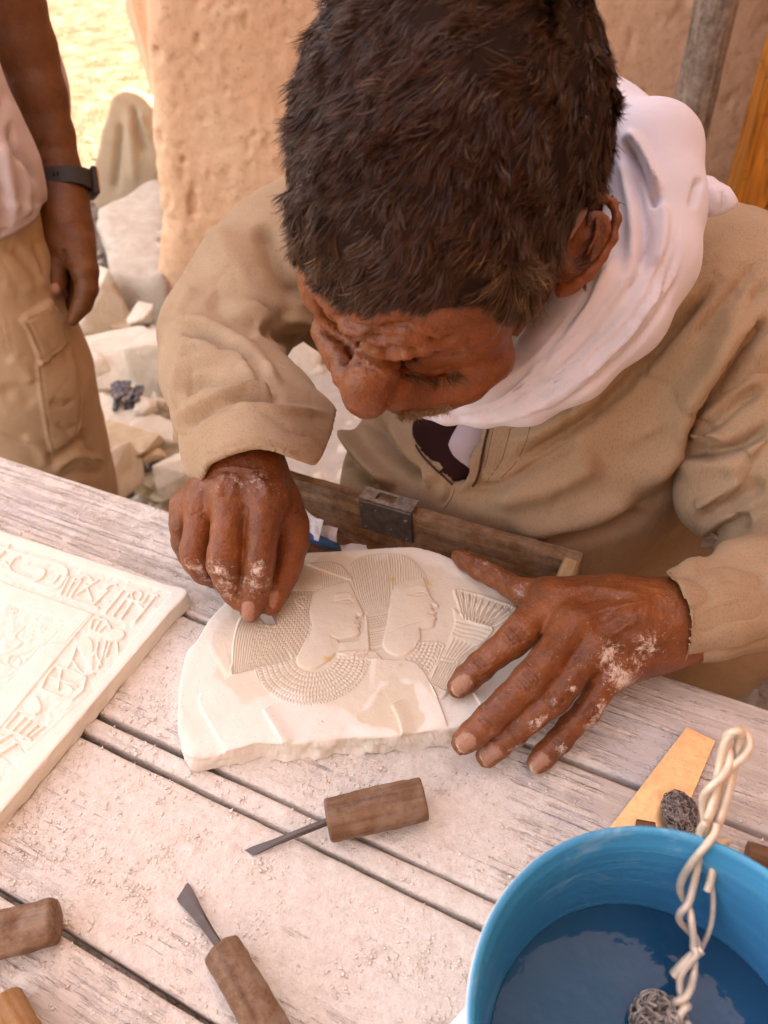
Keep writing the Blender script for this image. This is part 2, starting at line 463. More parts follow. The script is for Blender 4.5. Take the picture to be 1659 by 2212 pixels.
def M_plank(seed):
    m = Mat('dusty_plank', 0.85, 0.2)
    co = m.co((1, 1, 1), (0, 0, GRAIN))
    mp = m.n.new('ShaderNodeMapping'); mp.inputs['Scale'].default_value = (3.2, 46, 8); mp.inputs['Location'].default_value = (seed, seed * 3, 0); m.l.new(co, mp.inputs[0]); g = mp.outputs[0]
    mq = m.n.new('ShaderNodeMapping'); mq.inputs['Scale'].default_value = (9, 220, 8); mq.inputs['Location'].default_value = (seed, 0, 0); m.l.new(co, mq.inputs[0]); g2 = mq.outputs[0]
    grain = m.noise(1.0, 4, 0.6, 1.2, g); fine = m.noise(1.0, 3, 0.6, 0.6, g2)
    wood = m.ramp(grain, [(0.34, (0.36, 0.29, 0.25)), (0.52, (0.52, 0.44, 0.395)), (0.7, (0.62, 0.545, 0.50))])
    wood = m.mix(m.ramp(fine, [(0.38, 0.5), (0.50, 0.0)]), wood, (0.25, 0.195, 0.165))
    wood = m.mix(m.ramp(m.noise(7 + seed, 4, 0.6, 0.4), [(0.52, 0.0), (0.66, 0.55)]), wood, (0.42, 0.44, 0.53))
    dust = m.ramp(m.noise(160, 5, 0.75), [(0.3, (0.70, 0.60, 0.52)), (0.65, (0.84, 0.76, 0.68))])
    amt = m.math('ADD', m.attr('dust'), m.math('MULTIPLY', m.math('SUBTRACT', m.noise(26, 6, 0.75), 0.5), 1.5))
    amt = m.math('ADD', amt, m.math('MULTIPLY', m.math('SUBTRACT', fine, 0.5), 1.3))
    k = m.ramp(amt, [(0.34, 0.25), (0.72, 0.97)])
    m.col(m.mix(k, wood, dust))
    m.bump(fine, 0.0010, 0.8); m.bump(m.math('MULTIPLY', m.noise(330, 5, 0.75), k), 0.0022, 0.9)
    m.bump(m.math('MULTIPLY', m.noise(110, 4, 0.7), k), 0.003, 0.6); return m.m
def M_wood(name, dark, light, axis=(0, 0, 0), sc=(5, 60, 60), rough=0.7, bump=0.0008, dust=0.0, knots=True, spec=0.3):
    m = Mat(name, rough, spec); co = m.co((1, 1, 1), axis)
    mp = m.n.new('ShaderNodeMapping'); mp.inputs['Scale'].default_value = sc; m.l.new(co, mp.inputs[0])
    g = m.noise(1.0, 5, 0.62, 1.4, mp.outputs[0])
    c = m.ramp(g, [(0.33, dark), (0.5, tuple((a + b) / 2 for a, b in zip(dark, light))), (0.68, light)])
    if knots: c = m.mix(m.ramp(m.noise(22, 4, 0.65, 0.6), [(0.60, 0.0), (0.74, 0.75)]), c, tuple(x * 0.35 for x in dark))
    if dust: c = m.mix(m.math('MULTIPLY', m.ramp(m.noise(60, 6, 0.75), [(0.42, 0.0), (0.62, 1.0)]), dust), c, (0.70, 0.60, 0.50))
    m.col(c); m.bump(g, bump); m.bump(m.noise(400, 4, 0.7), bump * 0.5, 0.7); return m.m
def M_metal(name, c, rough=0.4, rust=0.4, rc=(0.16, 0.075, 0.04), met=1.0):
    m = Mat(name, rough, 0.5); m.b.inputs['Metallic'].default_value = met
    k = m.ramp(m.noise(140, 6, 0.7), [(0.42, 0.0), (0.62, rust)])
    m.col(m.mix(k, c, rc)); m.rough(m.ramp(m.noise(90, 5, 0.7), [(0.3, rough * 0.8), (0.7, min(1, rough * 1.5))]))
    m.bump(m.noise(420, 4, 0.7), 0.0004, 0.6); return m.m
def M_skin(name, c1, c2, dust=True, rough=0.42):
    m = Mat(name, rough, 0.42)
    n = m.noise(24, 5, 0.6); c = m.ramp(n, [(0.32, c1), (0.68, c2)])
    c = m.mix(m.math('MULTIPLY', m.ramp(m.noise(420, 3, 0.6), [(0.3, 1.0), (0.5, 0.0)]), 0.35), c, tuple(x * 0.5 for x in c1))
    c = m.mix(m.math('MULTIPLY', m.ramp(m.noise(75, 4, 0.7, 0.5), [(0.45, 0.0), (0.65, 1.0)]), 0.22), c, tuple(min(1, x * 1.6) for x in c2))
    c = m.mix(m.attr('nail'), c, (0.36, 0.165, 0.105))
    c = m.mix(m.attr('nailtip'), c, (0.62, 0.52, 0.36))
    if dust:
        dn = m.ramp(m.math('ADD', m.attr('dust'), m.math('MULTIPLY', m.math('SUBTRACT', m.noise(230, 8, 0.85, 0.4), 0.5), 3.2)), [(0.40, 0.0), (0.85, 0.85)])
        c = m.mix(dn, c, (0.74, 0.60, 0.52))
        m.rough(m.ramp(dn, [(0.0, rough), (1.0, 0.9)]))
    m.col(c)
    m.b.inputs['Subsurface Weight'].default_value = 0.12; m.b.inputs['Subsurface Scale'].default_value = 0.004
    m.b.inputs['Subsurface Radius'].default_value = (1.0, 0.35, 0.2)
    m.bump(m.vor(520), 0.0005, 0.55); m.bump(m.noise(260, 4, 0.7, 0.8), 0.0006, 0.7); return m.m
def M_cloth(name, c1, c2, sc=900.0, rot=0.6, weave=0.00035, fleck=0.25, sheen=0.04, rough=0.9):
    m = Mat(name, rough, 0.15)
    c = m.ramp(m.noise(12, 4, 0.6), [(0.3, c1), (0.7, c2)])
    mp = m.n.new('ShaderNodeMapping'); mp.inputs['Scale'].default_value = (900, 900, 120); m.l.new(m.tc.outputs['Object'], mp.inputs[0])
    fl = m.noise(1.0, 2, 0.5, 0, mp.outputs[0])
    c = m.mix(m.math('MULTIPLY', m.ramp(fl, [(0.35, 1.0), (0.5, 0.0)]), fleck), c, tuple(x * 0.5 for x in c1))
    co = m.co((1, 1, 1), (0.5, rot, 0.7))
    wv = m.wave(sc / 6.28, 0.6, 1, 3.0, co)
    c = m.mix(m.math('MULTIPLY', wv, 0.07), c, tuple(x * 0.62 for x in c1))
    m.col(c); m.b.inputs['Sheen Weight'].default_value = sheen; m.b.inputs['Sheen Roughness'].default_value = 0.5
    m.bump(m.noise(900, 2, 0.6), weave, 0.8); m.bump(m.noise(70, 4, 0.6), 0.0012, 0.5); return m.m
# ------------------------------------------------------------------ ground, wall, far things
TD = np.array((0.864, -0.503, 0)); TD /= np.linalg.norm(TD)          # along the boards, to the right
TN = np.array((-TD[1], TD[0], 0))                                     # away from the camera, across the boards
sand = M_sand(); adobe = M_adobe()
def ground():
    a = np.r_[-400, -120, -40, -15, -8, np.arange(-5, 4.01, 0.06), 6, 10, 20, 60, 400]
    b = np.r_[-400, -100, -30, -10, -4, np.arange(-1, 9.01, 0.06), 12, 18, 30, 70, 400]
    X, Y = np.meshgrid(a, b, indexing='ij'); Z = np.zeros_like(X)
    q = np.stack([X, Y, 0 * X], -1); near = (np.abs(X) < 6) & (Y > -2) & (Y < 10)
    Z = np.where(near, 0.018 * fbm(q * 3, 4, 2) + 0.008 * fbm(q * 14, 3, 5), 0) - 0.02
    v = np.stack([X, Y, Z], -1).reshape(-1, 3); n, m = X.shape
    i = np.arange(n - 1)[:, None] * m + np.arange(m - 1)[None]; i = i.ravel()
    f = np.stack([i, i + m, i + m + 1, i + 1], 1)
    o = mesh('ground', v, f, sand, base=(0, 0, 0)); tag(o, kind='structure')
ground()
# small loose stones lying over the sunlit ground
def pebble_field(name, n, xr, yr, sz, mat, seed, zf=0.0, keep=None):
    r = np.random.default_rng(seed); V = []; F = []
    base = np.array([(1, 0, 0), (0, 1, 0), (-1, 0, 0), (0, -1, 0), (0, 0, 0.8), (0, 0, -0.6)], float)
    fc = np.array([(0, 1, 4), (1, 2, 4), (2, 3, 4), (3, 0, 4), (1, 0, 5), (2, 1, 5), (3, 2, 5), (0, 3, 5)])
    c = np.stack([r.uniform(*xr, n), r.uniform(*yr, n), np.full(n, zf)], 1)
    if keep is not None: c = c[keep(c)]; n = len(c)
    s = sz[0] + (sz[1] - sz[0]) * r.random(n) ** 3
    a = r.uniform(0, 6.28, n); ca, sa = np.cos(a), np.sin(a)
    b = base[None] * (s[:, None, None] * r.uniform(0.5, 1.2, (n, 6, 1))) * np.array([1, 0.75, 0.6])
    x = b[..., 0] * ca[:, None] - b[..., 1] * sa[:, None]; y = b[..., 0] * sa[:, None] + b[..., 1] * ca[:, None]
    v = np.stack([x, y, b[..., 2]], -1) + c[:, None]; v[..., 2] += s[:, None] * 0.25
    f = fc[None] + (np.arange(n) * 6)[:, None, None]
    o = mesh(name, v.reshape(-1, 3), f.reshape(-1, 3), mat, smooth=False); return tag(o, kind='stuff')
pale = M_rock('pale_stone', (0.34, 0.27, 0.20), (0.46, 0.38, 0.30), (0.28, 0.20, 0.14))
o = pebble_field('loose_gravel', 14000, (-5, 1.0), (2.4, 9), (0.004, 0.028), pale, 3, -0.02, lambda c: (c[:, 0] < 0.2 - 0.35 * c[:, 1]) & (c[:, 0] > -0.3 - 0.62 * c[:, 1]))
tag(o, 'pale gravel strewn over the sunlit ground beyond the wall', 'gravel')

def edge_wall():
    pts = np.array([(303, -60), (303, 0), (306, 60), (309, 130), (318, 210), (323, 300), (334, 380), (343, 440), (347, 500), (341, 560), (337, 620), (332, 692)], float)
    Y0 = 2.283; r = ray(pts[:, 0], pts[:, 1]); k = Y0 / r[:, 1]; x = k * r[:, 0]; z = CAMZ + k * r[:, 2]
    o = np.argsort(z); x = x[o]; z = z[o]
    zz = np.r_[np.arange(-0.05, 2.0, 0.008), np.arange(2.0, 5.01, 0.25)]
    xe = np.interp(zz, z, x); xe = np.where(zz > z[-1], x[-1] + (zz - z[-1]) * 0.02, xe)
    # path around the plan: back, rounded corner, front
    s = np.r_[np.linspace(-1.05, -0.12, 12), np.arange(-0.10, 2.6, 0.008), np.linspace(2.7, 9.0, 24)]
    R = 0.07; v = np.zeros((len(s), len(zz), 3)); N = np.zeros_like(v)
    for i, q in enumerate(s):
        if q < -0.055: px, py, nx, ny = 0.0, R - (q + 0.055), -1, 0
        elif q < 0.055:
            t = (q + 0.055) / 0.11 * math.pi / 2; px, py = R - R * math.cos(t), R - R * math.sin(t); nx, ny = -math.cos(t), -math.sin(t)
        else: px, py, nx, ny = R + (q - 0.055), 0, 0, -1
        v[i, :, 0] = xe + px; v[i, :, 1] = Y0 + py; v[i, :, 2] = zz; N[i, :, 0] = nx; N[i, :, 1] = ny
    d = 0.006 * fbm(v * 2.5, 3, 1) + 0.0022 * fbm(v * np.array([52, 52, 42]), 4, 9) - 0.0022 * np.abs(fbm(v * 18, 3, 33))
    pit = fbm(v * 13, 3, 21); d -= 0.014 * sstep(0.70, 1.0, pit) + 0.006 * sstep(0.5, 0.9, fbm(v * 40, 2, 61))
    fade = 1 - sstep(0.8, 1.4, s)[:, None] * 0.6       # smoother plaster to the right
    u_, v_, _ = PX(v.reshape(-1, 3)); u_ = u_.reshape(d.shape); v_ = v_.reshape(d.shape)
    for path, ww, am in (([(318, 290), (328, 320), (331, 345)], 5, 0.02), ([(338, 395), (358, 410), (365, 440), (350, 460)], 5, 0.008), ([(352, 468), (385, 478), (420, 478)], 2, 0.006),
                      ([(485, 190), (500, 195), (510, 202)], 1.6, 0.008), ([(1505, 80), (1520, 95), (1535, 110), (1548, 118)], 1.5, 0.008), ([(1597, 215), (1590, 260), (1598, 300), (1585, 330)], 1.6, 0.009),
                      ([(1400, 60), (1412, 90), (1405, 130), (1420, 160)], 1.4, 0.005), ([(430, 60), (420, 110), (428, 170)], 1.8, 0.004)):
        dd = dpoly(u_, v_, catmull(path, 5))[0]; d -= am * np.exp(-(dd / ww) ** 2)
    v += N * (d * fade)[..., None]
    n, m = len(s), len(zz); i = (np.arange(n - 1)[:, None] * m + np.arange(m - 1)[None]).ravel()
    f = np.stack([i, i + m, i + m + 1, i + 1], 1)
    v = v.reshape(-1, 3)
    # back and roof
    k = len(v); e0 = v[m - 1]; ex = [(-0.72, Y0 + 1.05), (9.3, Y0 + 1.05), (9.3, Y0)]
    add = np.array([(x, y, z) for x, y in ex for z in (-0.05, 5.0)])
    v = np.vstack([v, add]); tl, tr = m - 1, (n - 1) * m + m - 1
    g = np.array([(k, k + 1, k + 3, k + 2), (k + 2, k + 3, k + 5, k + 4), (tr, k + 5, k + 3, k + 1), (tr, k + 1, tl, tl)])
    f = np.vstack([f, g[:3]])
    o = mesh('adobe_wall', v, f, adobe, base=(1.5, Y0, 0)); tag(o, 'orange adobe plaster wall with a rough eroded left edge behind the carver', 'wall')
edge_wall()

# added wall on the right, out of view, put there to shade the work place
def right_shade_wall():
    n = 60; Y, Z = np.meshgrid(np.linspace(2.29, -1.6, n), np.linspace(-0.05, 4.9, n), indexing='ij'); q = np.stack([0 * Y + 1.55, Y, Z], -1)
    X = 1.55 + 0.02 * fbm(q * 3, 3, 4); v = np.stack([X, Y, Z], -1).reshape(-1, 3); i = (np.arange(n - 1)[:, None] * n + np.arange(n - 1)[None]).ravel(); f = np.stack([i, i + 1, i + n + 1, i + n], 1)
    v2 = v.copy(); v2[:, 0] = 2.0; e = np.r_[np.arange(n), np.arange(n) * n + n - 1, np.arange(n)[::-1] + n * (n - 1), np.arange(n)[::-1] * n]
    f = np.vstack([f, f[:, ::-1] + n * n, [[a, b, b + n * n, a + n * n] for a, b in zip(e[:-1], e[1:]) if a != b]])
    o = mesh('adobe_wall', np.vstack([v, v2]), f, adobe, base=(1.7, 0.4, 0)); tag(o, 'added adobe wall shading the bench, unseen beyond the right edge', 'wall')
right_shade_wall()
def back_shade_wall():  # added unseen wall; keeps light from behind the camera off the bench
    v, f = box((0.35, -1.35, 1.55), (2.7, 0.4, 3.2), None, 0.03); o = mesh('adobe_wall', v, f, adobe, base=(0.35, -1.35, 0), smooth=False)
    tag(o, 'added adobe wall blocking front light, unseen behind the viewer', 'wall')
back_shade_wall()

# weathered pole in front of the wall
def pole():
    a = P(1480, 330, 1.62); b = P(1545, 0, 1.30)
    a = P(1483, 300, 1.75); r = ray(1548, 0); t = 1.75
    best = min(np.linspace(1.2, 2.6, 80), key=lambda q: abs((P(1548, 0, q) - a)[0]) + abs((P(1548, 0, q) - a)[1]))
    b = P(1548, 0, best); d = (b - a) / np.linalg.norm(b - a)
    foot = a - d * (a[2] / d[2]); top = a + d * ((3.0 - a[2]) / d[2])
    R = 40 * 1.75 / FPX
    pts = np.linspace(foot, top, 260); rr = R * (1 + 0.03 * vnoise(np.c_[pts[:, 2] * 3, 0 * pts[:, 0], 0 * pts[:, 0]], 3))
    rs = np.random.default_rng(4).normal(0, 0.018, 48)
    v, f = tube(pts, rr, 48, prof=lambda s, th: 1 + rs + 0.012 * np.sin(th * 9 + s * 40))
    q = np.stack([v[:, 0] * 60, v[:, 1] * 60, v[:, 2] * 9], 1); c = foot + np.outer((v[:, 2] - foot[2]) / d[2], d); nrm = v - c
    v = v + nrm * (0.05 * fbm(q, 3, 8))[:, None]
    m = M_wood('weathered_pole', (0.085, 0.052, 0.035), (0.30, 0.22, 0.165), (0, 0, 0), (55, 55, 5), 0.9, 0.003, 0.25)
    o = mesh('wooden_pole', v, f, m, base=foot); tag(o, 'round weathered grey-brown wooden pole standing before the wall behind the scarf', 'pole')
pole()
def door_frame():
    m = M_wood('varnished_wood', (0.30, 0.075, 0.010), (0.80, 0.30, 0.045), (0, 0, 0), (40, 40, 3.0), 0.38, 0.0015, 0, True, 0.5)
    root = empty('door_frame', W(1640, 520, 0.0) * [1, 0, 0] + [0, 1.75, 0], 'orange-brown varnished wooden door post leaning at the right edge behind the shoulder', 'door frame')
    lo = P(1548, 520, 1.95); hi = P(1676, 60, 1.95)
    best = min(np.linspace(1.3, 2.8, 120), key=lambda q: abs((P(1676, 60, q) - lo)[1])); hi = P(1676, 60, best)
    d = hi - lo; d[1] = 0; d /= np.linalg.norm(d); foot = lo - d * lo[2] / d[2]; ln = 2.9 / d[2]
    side = np.cross(d, (0, 1, 0)); side = side if side[0] > 0 else -side
    y = np.array((0, 1.0, 0))
    c = foot + d * ln / 2 
    def post(name, off, w, dep, yo):
        nz, ny = 200, 3; v, f = box(c + side * (off + w / 2) + y * yo, (w, dep, ln), [side, y, d], 0.006)
        return mesh(name, v, f, m, root, True, smooth_angle=40)
    post('jamb', 0, 0.085, 0.07, 0); post('moulding', 0.088, 0.018, 0.05, 0.0); post('panel', 0.11, 0.5, 0.03, 0.01)
door_frame()

# ------------------------------------------------------------------ rubble beside the wall
rock_m = [M_rock('cream_rock', (0.70, 0.59, 0.45), (0.80, 0.71, 0.58)), M_rock('tan_rock', (0.55, 0.39, 0.24), (0.68, 0.53, 0.36), seed=3), M_rock('grey_rock', (0.50, 0.42, 0.33), (0.60, 0.525, 0.43), (0.45, 0.36, 0.29), 6)]
import bmesh
def rock_mesh(size, seed, npts=13, sub=3, rough=0.022):
    r = np.random.default_rng(seed)
    p = r.normal(size=(npts, 3)); p /= np.linalg.norm(p, axis=1)[:, None]; p = np.sign(p) * np.abs(p) ** 0.7
    bm = bmesh.new()
    for q in p: bm.verts.new(q)
    h = bmesh.ops.convex_hull(bm, input=bm.verts)
    bmesh.ops.delete(bm, geom=[g for g in h['geom_interior'] if isinstance(g, bmesh.types.BMVert)], context='VERTS')
    bmesh.ops.dissolve_limit(bm, angle_limit=0.35, verts=bm.verts, edges=bm.edges)
    bmesh.ops.bevel(bm, geom=list(bm.edges), offset=0.022, segments=1, affect='EDGES', clamp_overlap=True)
    bmesh.ops.triangulate(bm, faces=bm.faces)
    for i in range(sub): bmesh.ops.subdivide_edges(bm, edges=[e for e in bm.edges if e.calc_length() > 0.22], cuts=1); bmesh.ops.triangulate(bm, faces=bm.faces)
    bm.verts.ensure_lookup_table()
    v = np.array([x.co for x in bm.verts]); f = np.array([[x.index for x in t.verts] for t in bm.faces]); bm.free()
    N = normals(v, f); v = v + N * (rough * fbm(v * 2.2 + seed, 4, seed))[:, None]
    v = v / np.abs(v).max(0); return v * np.asarray(size) / 2, f
def rock(name, u, v, wpx, hpx, zc, mi, seed, label, flat=0.6, rotz=0.0, group='limestone offcuts heaped beside the wall'):
    c = W(u, v, zc); d = PX(c)[2]; s = d / FPX
    sx = wpx * s * 1.2; sz = hpx * s * flat * 1.2; sy = hpx * s * 1.35
    V, F = rock_mesh((sx, sy, sz), seed); a = rotz; ca, sa = math.cos(a), math.sin(a)
    V = np.c_[V[:, 0] * ca - V[:, 1] * sa, V[:, 0] * sa + V[:, 1] * ca, V[:, 2]] + c
    o = mesh(name, V, F, rock_m[mi], smooth=False); tag(o, label, 'rock', group); return o
R_ = [ # u v w h z material
 (205, 665, 120, 150, 0.10, 0, 11, 'cream boulder just behind the hanging hand, right of the trousers', 0.9, 0.4),
 (303, 678, 52, 48, 0.12, 0, 12, 'small squarish cream stone at the foot of the wall edge'),
 (258, 706, 60, 30, 0.06, 1, 13, 'small tan stone in the shadow below the grey block'),
 (238, 735, 70, 34, 0.09, 0, 14, 'flat pale flake lying on top of the heap left of the tan stone', 0.4),
 (255, 800, 190, 130, 0.10, 0, 15, 'large cream boulder with a pale dusty top in mid heap', 0.9, 0.2),
 (365, 810, 130, 150, 0.13, 0, 16, 'big cream boulder half behind the bent sleeve', 0.9, 0.9),
 (312, 882, 50, 52, 0.15, 0, 18, 'small bright wedge stone right of the dark scraps', 0.8),
 (343, 868, 46, 42, 0.13, 0, 19, 'small cream stone tucked against the sleeve', 0.8),
 (340, 930, 110, 70, 0.13, 0, 20, 'pale rounded slab lying below the bright wedge stone', 0.6),
 (240, 900, 150, 80, 0.13, 0, 21, 'cream slab with stepped edge beside the trouser pocket', 0.6, -0.6),
 (270, 965, 150, 95, 0.14, 1, 22, 'large tan slab tilted down the heap beside the knee', 0.7, -0.5),
 (255, 1020, 90, 105, 0.16, 0, 23, 'pale upright block just above the bench edge by the trousers', 0.9, 0.3),
 (385, 1010, 90, 105, 0.12, 0, 24, 'smooth cream block beneath the sleeve cuff', 0.7, 0.2),
 (330, 985, 50, 34, 0.14, 1, 25, 'small tan stone wedged between the two slabs', 0.7),
 (330, 1035, 46, 42, 0.08, 0, 26, 'knobbly small stone in the gap beneath the tilted slab', 0.8),
 (350, 1070, 40, 26, 0.05, 0, 27, 'little pale chip close to the drawer side', 0.7),
 (312, 1060, 36, 26, 0.05, 1, 28, 'little tan chip close to the bench edge', 0.7),
 (375, 1055, 30, 44, 0.06, 0, 29, 'narrow cream splinter leaning near the drawer side', 0.9),
 (195, 830, 90, 110, 0.10, 0, 30, 'grey-white rock half hidden by the cargo trousers', 0.9),
 (680, 765, 118, 92, 0.05, 0, 31, 'white limestone block on the grey paving between arm and nose', 0.9, 0.25),
 (222, 905, 60, 90, 0.09, 2, 32, 'dusty grey rock directly against the trouser leg', 0.9),
 (205, 1000, 80, 60, 0.10, 1, 33, 'tan rock low beside the trouser hem', 0.8),
]
for q in R_: rock('limestone_rock', *q[:8], *(q[8:]))
# grey block behind the wall corner
def grey_block():
    top = 0.13
    q = [W(213, 450, top), W(250, 418, top), W(345, 383, top), W(420, 400, top), W(420, 600, top), W(262, 600, top)]
    q = [W(212, 452, top), W(330, 388, top), W(356, 384, top), W(352, 612, top), W(300, 614, top), W(245, 600, top)]
    v, f = prism(np.array(q)[:, :2], 0, top, 0.03, 0.02)
    bm = bmesh.new(); vs_ = [bm.verts.new(x) for x in v]; [bm.faces.new([vs_[i] for i in g]) for g in f]
    bmesh.ops.triangulate(bm, faces=bm.faces)
    for i in range(6): bmesh.ops.subdivide_edges(bm, edges=[e for e in bm.edges if e.calc_length() > 0.05], cuts=1); bmesh.ops.triangulate(bm, faces=bm.faces)
    v = np.array([x.co for x in bm.verts]); bm.verts.index_update(); f = np.array([[x.index for x in t.verts] for t in bm.faces]); bm.free()
    N = normals(v, f); v = v + N * (0.012 * fbm(v * 9, 4, 3) + 0.02 * fbm(v * 3, 2, 5))[:, None]
    o = mesh('stone_block', v, f, rock_m[2], smooth=True); tag(o, 'big smooth grey limestone block behind the wall corner', 'stone block')
grey_block()
# paving slab under the white block
v, f = prism(np.array([W(560, 700, 0.02), W(900, 690, 0.02), W(1000, 1000, 0.02), W(520, 1100, 0.02)])[:, :2], -0.06, 0.02, 0, 0.004)
pv = M_rock('paving', (0.50, 0.43, 0.36), (0.60, 0.53, 0.45), (0.42, 0.33, 0.26), 2)
tag(mesh('paving', v, f, pv, smooth=False), kind='structure')
o = pebble_field('rubble', 2600, (-1.6, 0.1), (1.0, 2.5), (0.006, 0.055), rock_m[0], 8, 0.0, lambda c: c[:, 1] + 0.2 * c[:, 0] < 2.25)
tag(o, 'small limestone chips filling the gaps of the heap', 'rubble')
# the heap's base: a low mound of spoil
def mound():
    X, Y = np.meshgrid(np.arange(-1.9, 0.0, 0.025), np.arange(0.9, 2.5, 0.025), indexing='ij')
    q = np.stack([X, Y, 0 * X], -1); h = 0.03 * np.exp(-(((X + 0.75) / 0.5) ** 2 + ((Y - 1.65) / 0.5) ** 2)) + 0.012 * fbm(q * 9, 4, 2) - 0.035 - 0.10 * sstep(-0.35, -0.1, X)
    v = np.stack([X, Y, h], -1).reshape(-1, 3); n, m = X.shape; i = (np.arange(n - 1)[:, None] * m + np.arange(m - 1)[None]).ravel()
    tag(mesh('terrain', v, np.stack([i, i + m, i + m + 1, i + 1], 1), rock_m[1]), kind='structure')
mound()
# dark rubbish scraps
def scraps():
    m1 = Mat('burnt_scrap', 0.6); m1.col(m1.ramp(m1.noise(90, 3), [(0.4, (0.03, 0.03, 0.035)), (0.52, (0.07, 0.09, 0.13)), (0.58, (0.32, 0.17, 0.09))]))
    parts = []; r = np.random.default_rng(3)
    for i in range(16):
        c = W(275 + r.uniform(-25, 28), 860 + r.uniform(-20, 18), 0.16) + [0, 0, r.uniform(-0.01, 0.03)]
        a = Matrix.Rotation(r.uniform(0, 0.5), 3, (r.normal(), r.normal(), 0.01)) @ Matrix.Rotation(r.uniform(0, 3), 3, 'Z'); parts.append(box(c, (r.uniform(0.02, 0.06), r.uniform(0.01, 0.03), r.uniform(0.003, 0.012)), np.array(a), 0.001))
    v, f = join(parts); o = mesh('burnt_rubbish', v, f, m1.m, smooth=False); tag(o, 'dark blue and black burnt rubbish lying in a hollow of the heap', 'rubbish', kind='stuff')
scraps()
# ------------------------------------------------------------------ work bench
TZ = 0.75
def L2W(s, q, z): return np.stack([s * TD[0] + q * TN[0], s * TD[1] + q * TN[1], z + 0 * s], -1)
bench = empty('workbench', L2W(0.0, 0.15, 0.0), 'rough plank workbench covered in pale stone dust beneath the carvings', 'workbench')
bounds = [(0.2680, 0.3590), (0.1655, 0.2645), (0.1490, 0.1622), (0.0435, 0.1456), (-0.062, 0.0398), (-0.17, -0.0655)]
def dust_amt(p):
    u, v, d = PX(p)
    a = 0.74 + 0.10 * fbm(p * 9, 3, 3) + 0.14 * fbm(p * 24, 4, 13)
    a += 0.30 * np.exp(-(((u - 560) / 330) ** 2 + ((v - 1880) / 260) ** 2)) + 0.2 * np.exp(-(((u - 850) / 260) ** 2 + ((v - 1700) / 90) ** 2))
    a += 0.25 * np.exp(-(((u - 420) / 150) ** 2 + ((v - 1480) / 120) ** 2)) + 0.2 * np.exp(-(((u - 900) / 200) ** 2 + ((v - 2100) / 120) ** 2))
    a -= 0.38 * sstep(1150, 1350, u) * (1 - sstep(1900, 2000, v)); a -= 0.15 * (1 - sstep(1050, 1200, v)) + 0.0
    a -= 0.35 * np.exp(-(((u - 120) / 190) ** 2 + ((v - 2150) / 90) ** 2)) + 0.2 * np.exp(-(((u - 230) / 60) ** 2 + ((v - 1170) / 30) ** 2))
    return a
for k, (q0, q1) in enumerate(bounds):
    ss = np.arange(-0.72, 0.95, 0.0022); dq = np.r_[0, 0.0006, 0.0015, 0.003]
    qq = np.r_[q0 + dq, np.arange(q0 + 0.005, q1 - 0.0045, 0.0018), (q1 - dq)[::-1]]
    S, Q = np.meshgrid(ss, qq, indexing='ij'); n, m = S.shape
    ed = np.minimum(Q - q0, q1 - Q)
    z = TZ - 0.0025 * np.exp(-ed / 0.0011) + 0.0005 * fbm(np.stack([S * 6, Q * 60, 0 * S + k * 5], -1), 3, k)
    gr = fbm(np.stack([S * 9, Q * 320 + 4 * fbm(np.stack([S * 3, Q * 9, 0 * S], -1), 2, k), 0 * S], -1), 2, k + 9)
    P3 = L2W(S, Q, z); da = dust_amt(P3)
    z += -0.0004 * np.clip(gr, 0, 1) * (1.3 - da) + 0.0014 * np.clip(da - 0.45, 0, 1) * (fbm(P3 * 85, 5, 4) + 0.3)
    wob = 0.0009 * fbm(np.stack([S * 12, Q * 0 + k, 0 * S], -1), 3, 5) * np.exp(-ed / 0.004) * np.sign(Q - (q0 + q1) / 2)
    top = L2W(S, Q + wob, z).reshape(-1, 3)
    i = (np.arange(n - 1)[:, None] * m + np.arange(m - 1)[None]).ravel(); f = np.stack([i, i + m, i + m + 1, i + 1], 1)
    # skirt
    e0 = np.arange(n) * m; e1 = e0 + m - 1; lo0 = top[e0] * [1, 1, 0] + [0, 0, TZ - 0.024]; lo1 = top[e1] * [1, 1, 0] + [0, 0, TZ - 0.024]
    b0 = len(top) + np.arange(n); b1 = b0 + n; top2 = np.vstack([top, lo0, lo1])
    f = np.vstack([f, np.stack([e0[:-1], b0[:-1], b0[1:], e0[1:]], 1), np.stack([e1[1:], b1[1:], b1[:-1], e1[:-1]], 1), np.stack([b0[:-1], b1[:-1], b1[1:], b0[1:]], 1)])
    f = np.vstack([f, [[0, m - 1, b1[0], b0[0]], [m * (n - 1) + m - 1, m * (n - 1), b0[-1], b1[-1]]]])
    f = f[:, ::-1] if np.cross(top[m] - top[0], top[1] - top[0])[2] < 0 else f
    o = mesh('plank', top2, f, M_plank(k * 1.37), bench, smooth=True, smooth_angle=60)
    vcol(o, 'dust', np.r_[da.ravel(), np.full(2 * n, 0.15)])
und = M_wood('bench_wood', (0.16, 0.11, 0.075), (0.36, 0.27, 0.19))
AX = np.array([TD, TN, (0, 0, 1)])
for s_ in (-0.5, 0.1, 0.75):
    v, f = box(L2W(np.array(s_), np.array(0.10), 0.705), (0.06, 0.5, 0.04), AX, 0.002); mesh('crossbeam', v, f, und, bench, smooth=False)
for s_ in (-0.62, 0.85):
    for q_ in (-0.12, 0.31):
        v, f = box(L2W(np.array(s_), np.array(q_), 0.342), (0.06, 0.06, 0.684), AX, 0.003); mesh('leg', v, f, und, bench, smooth=False)

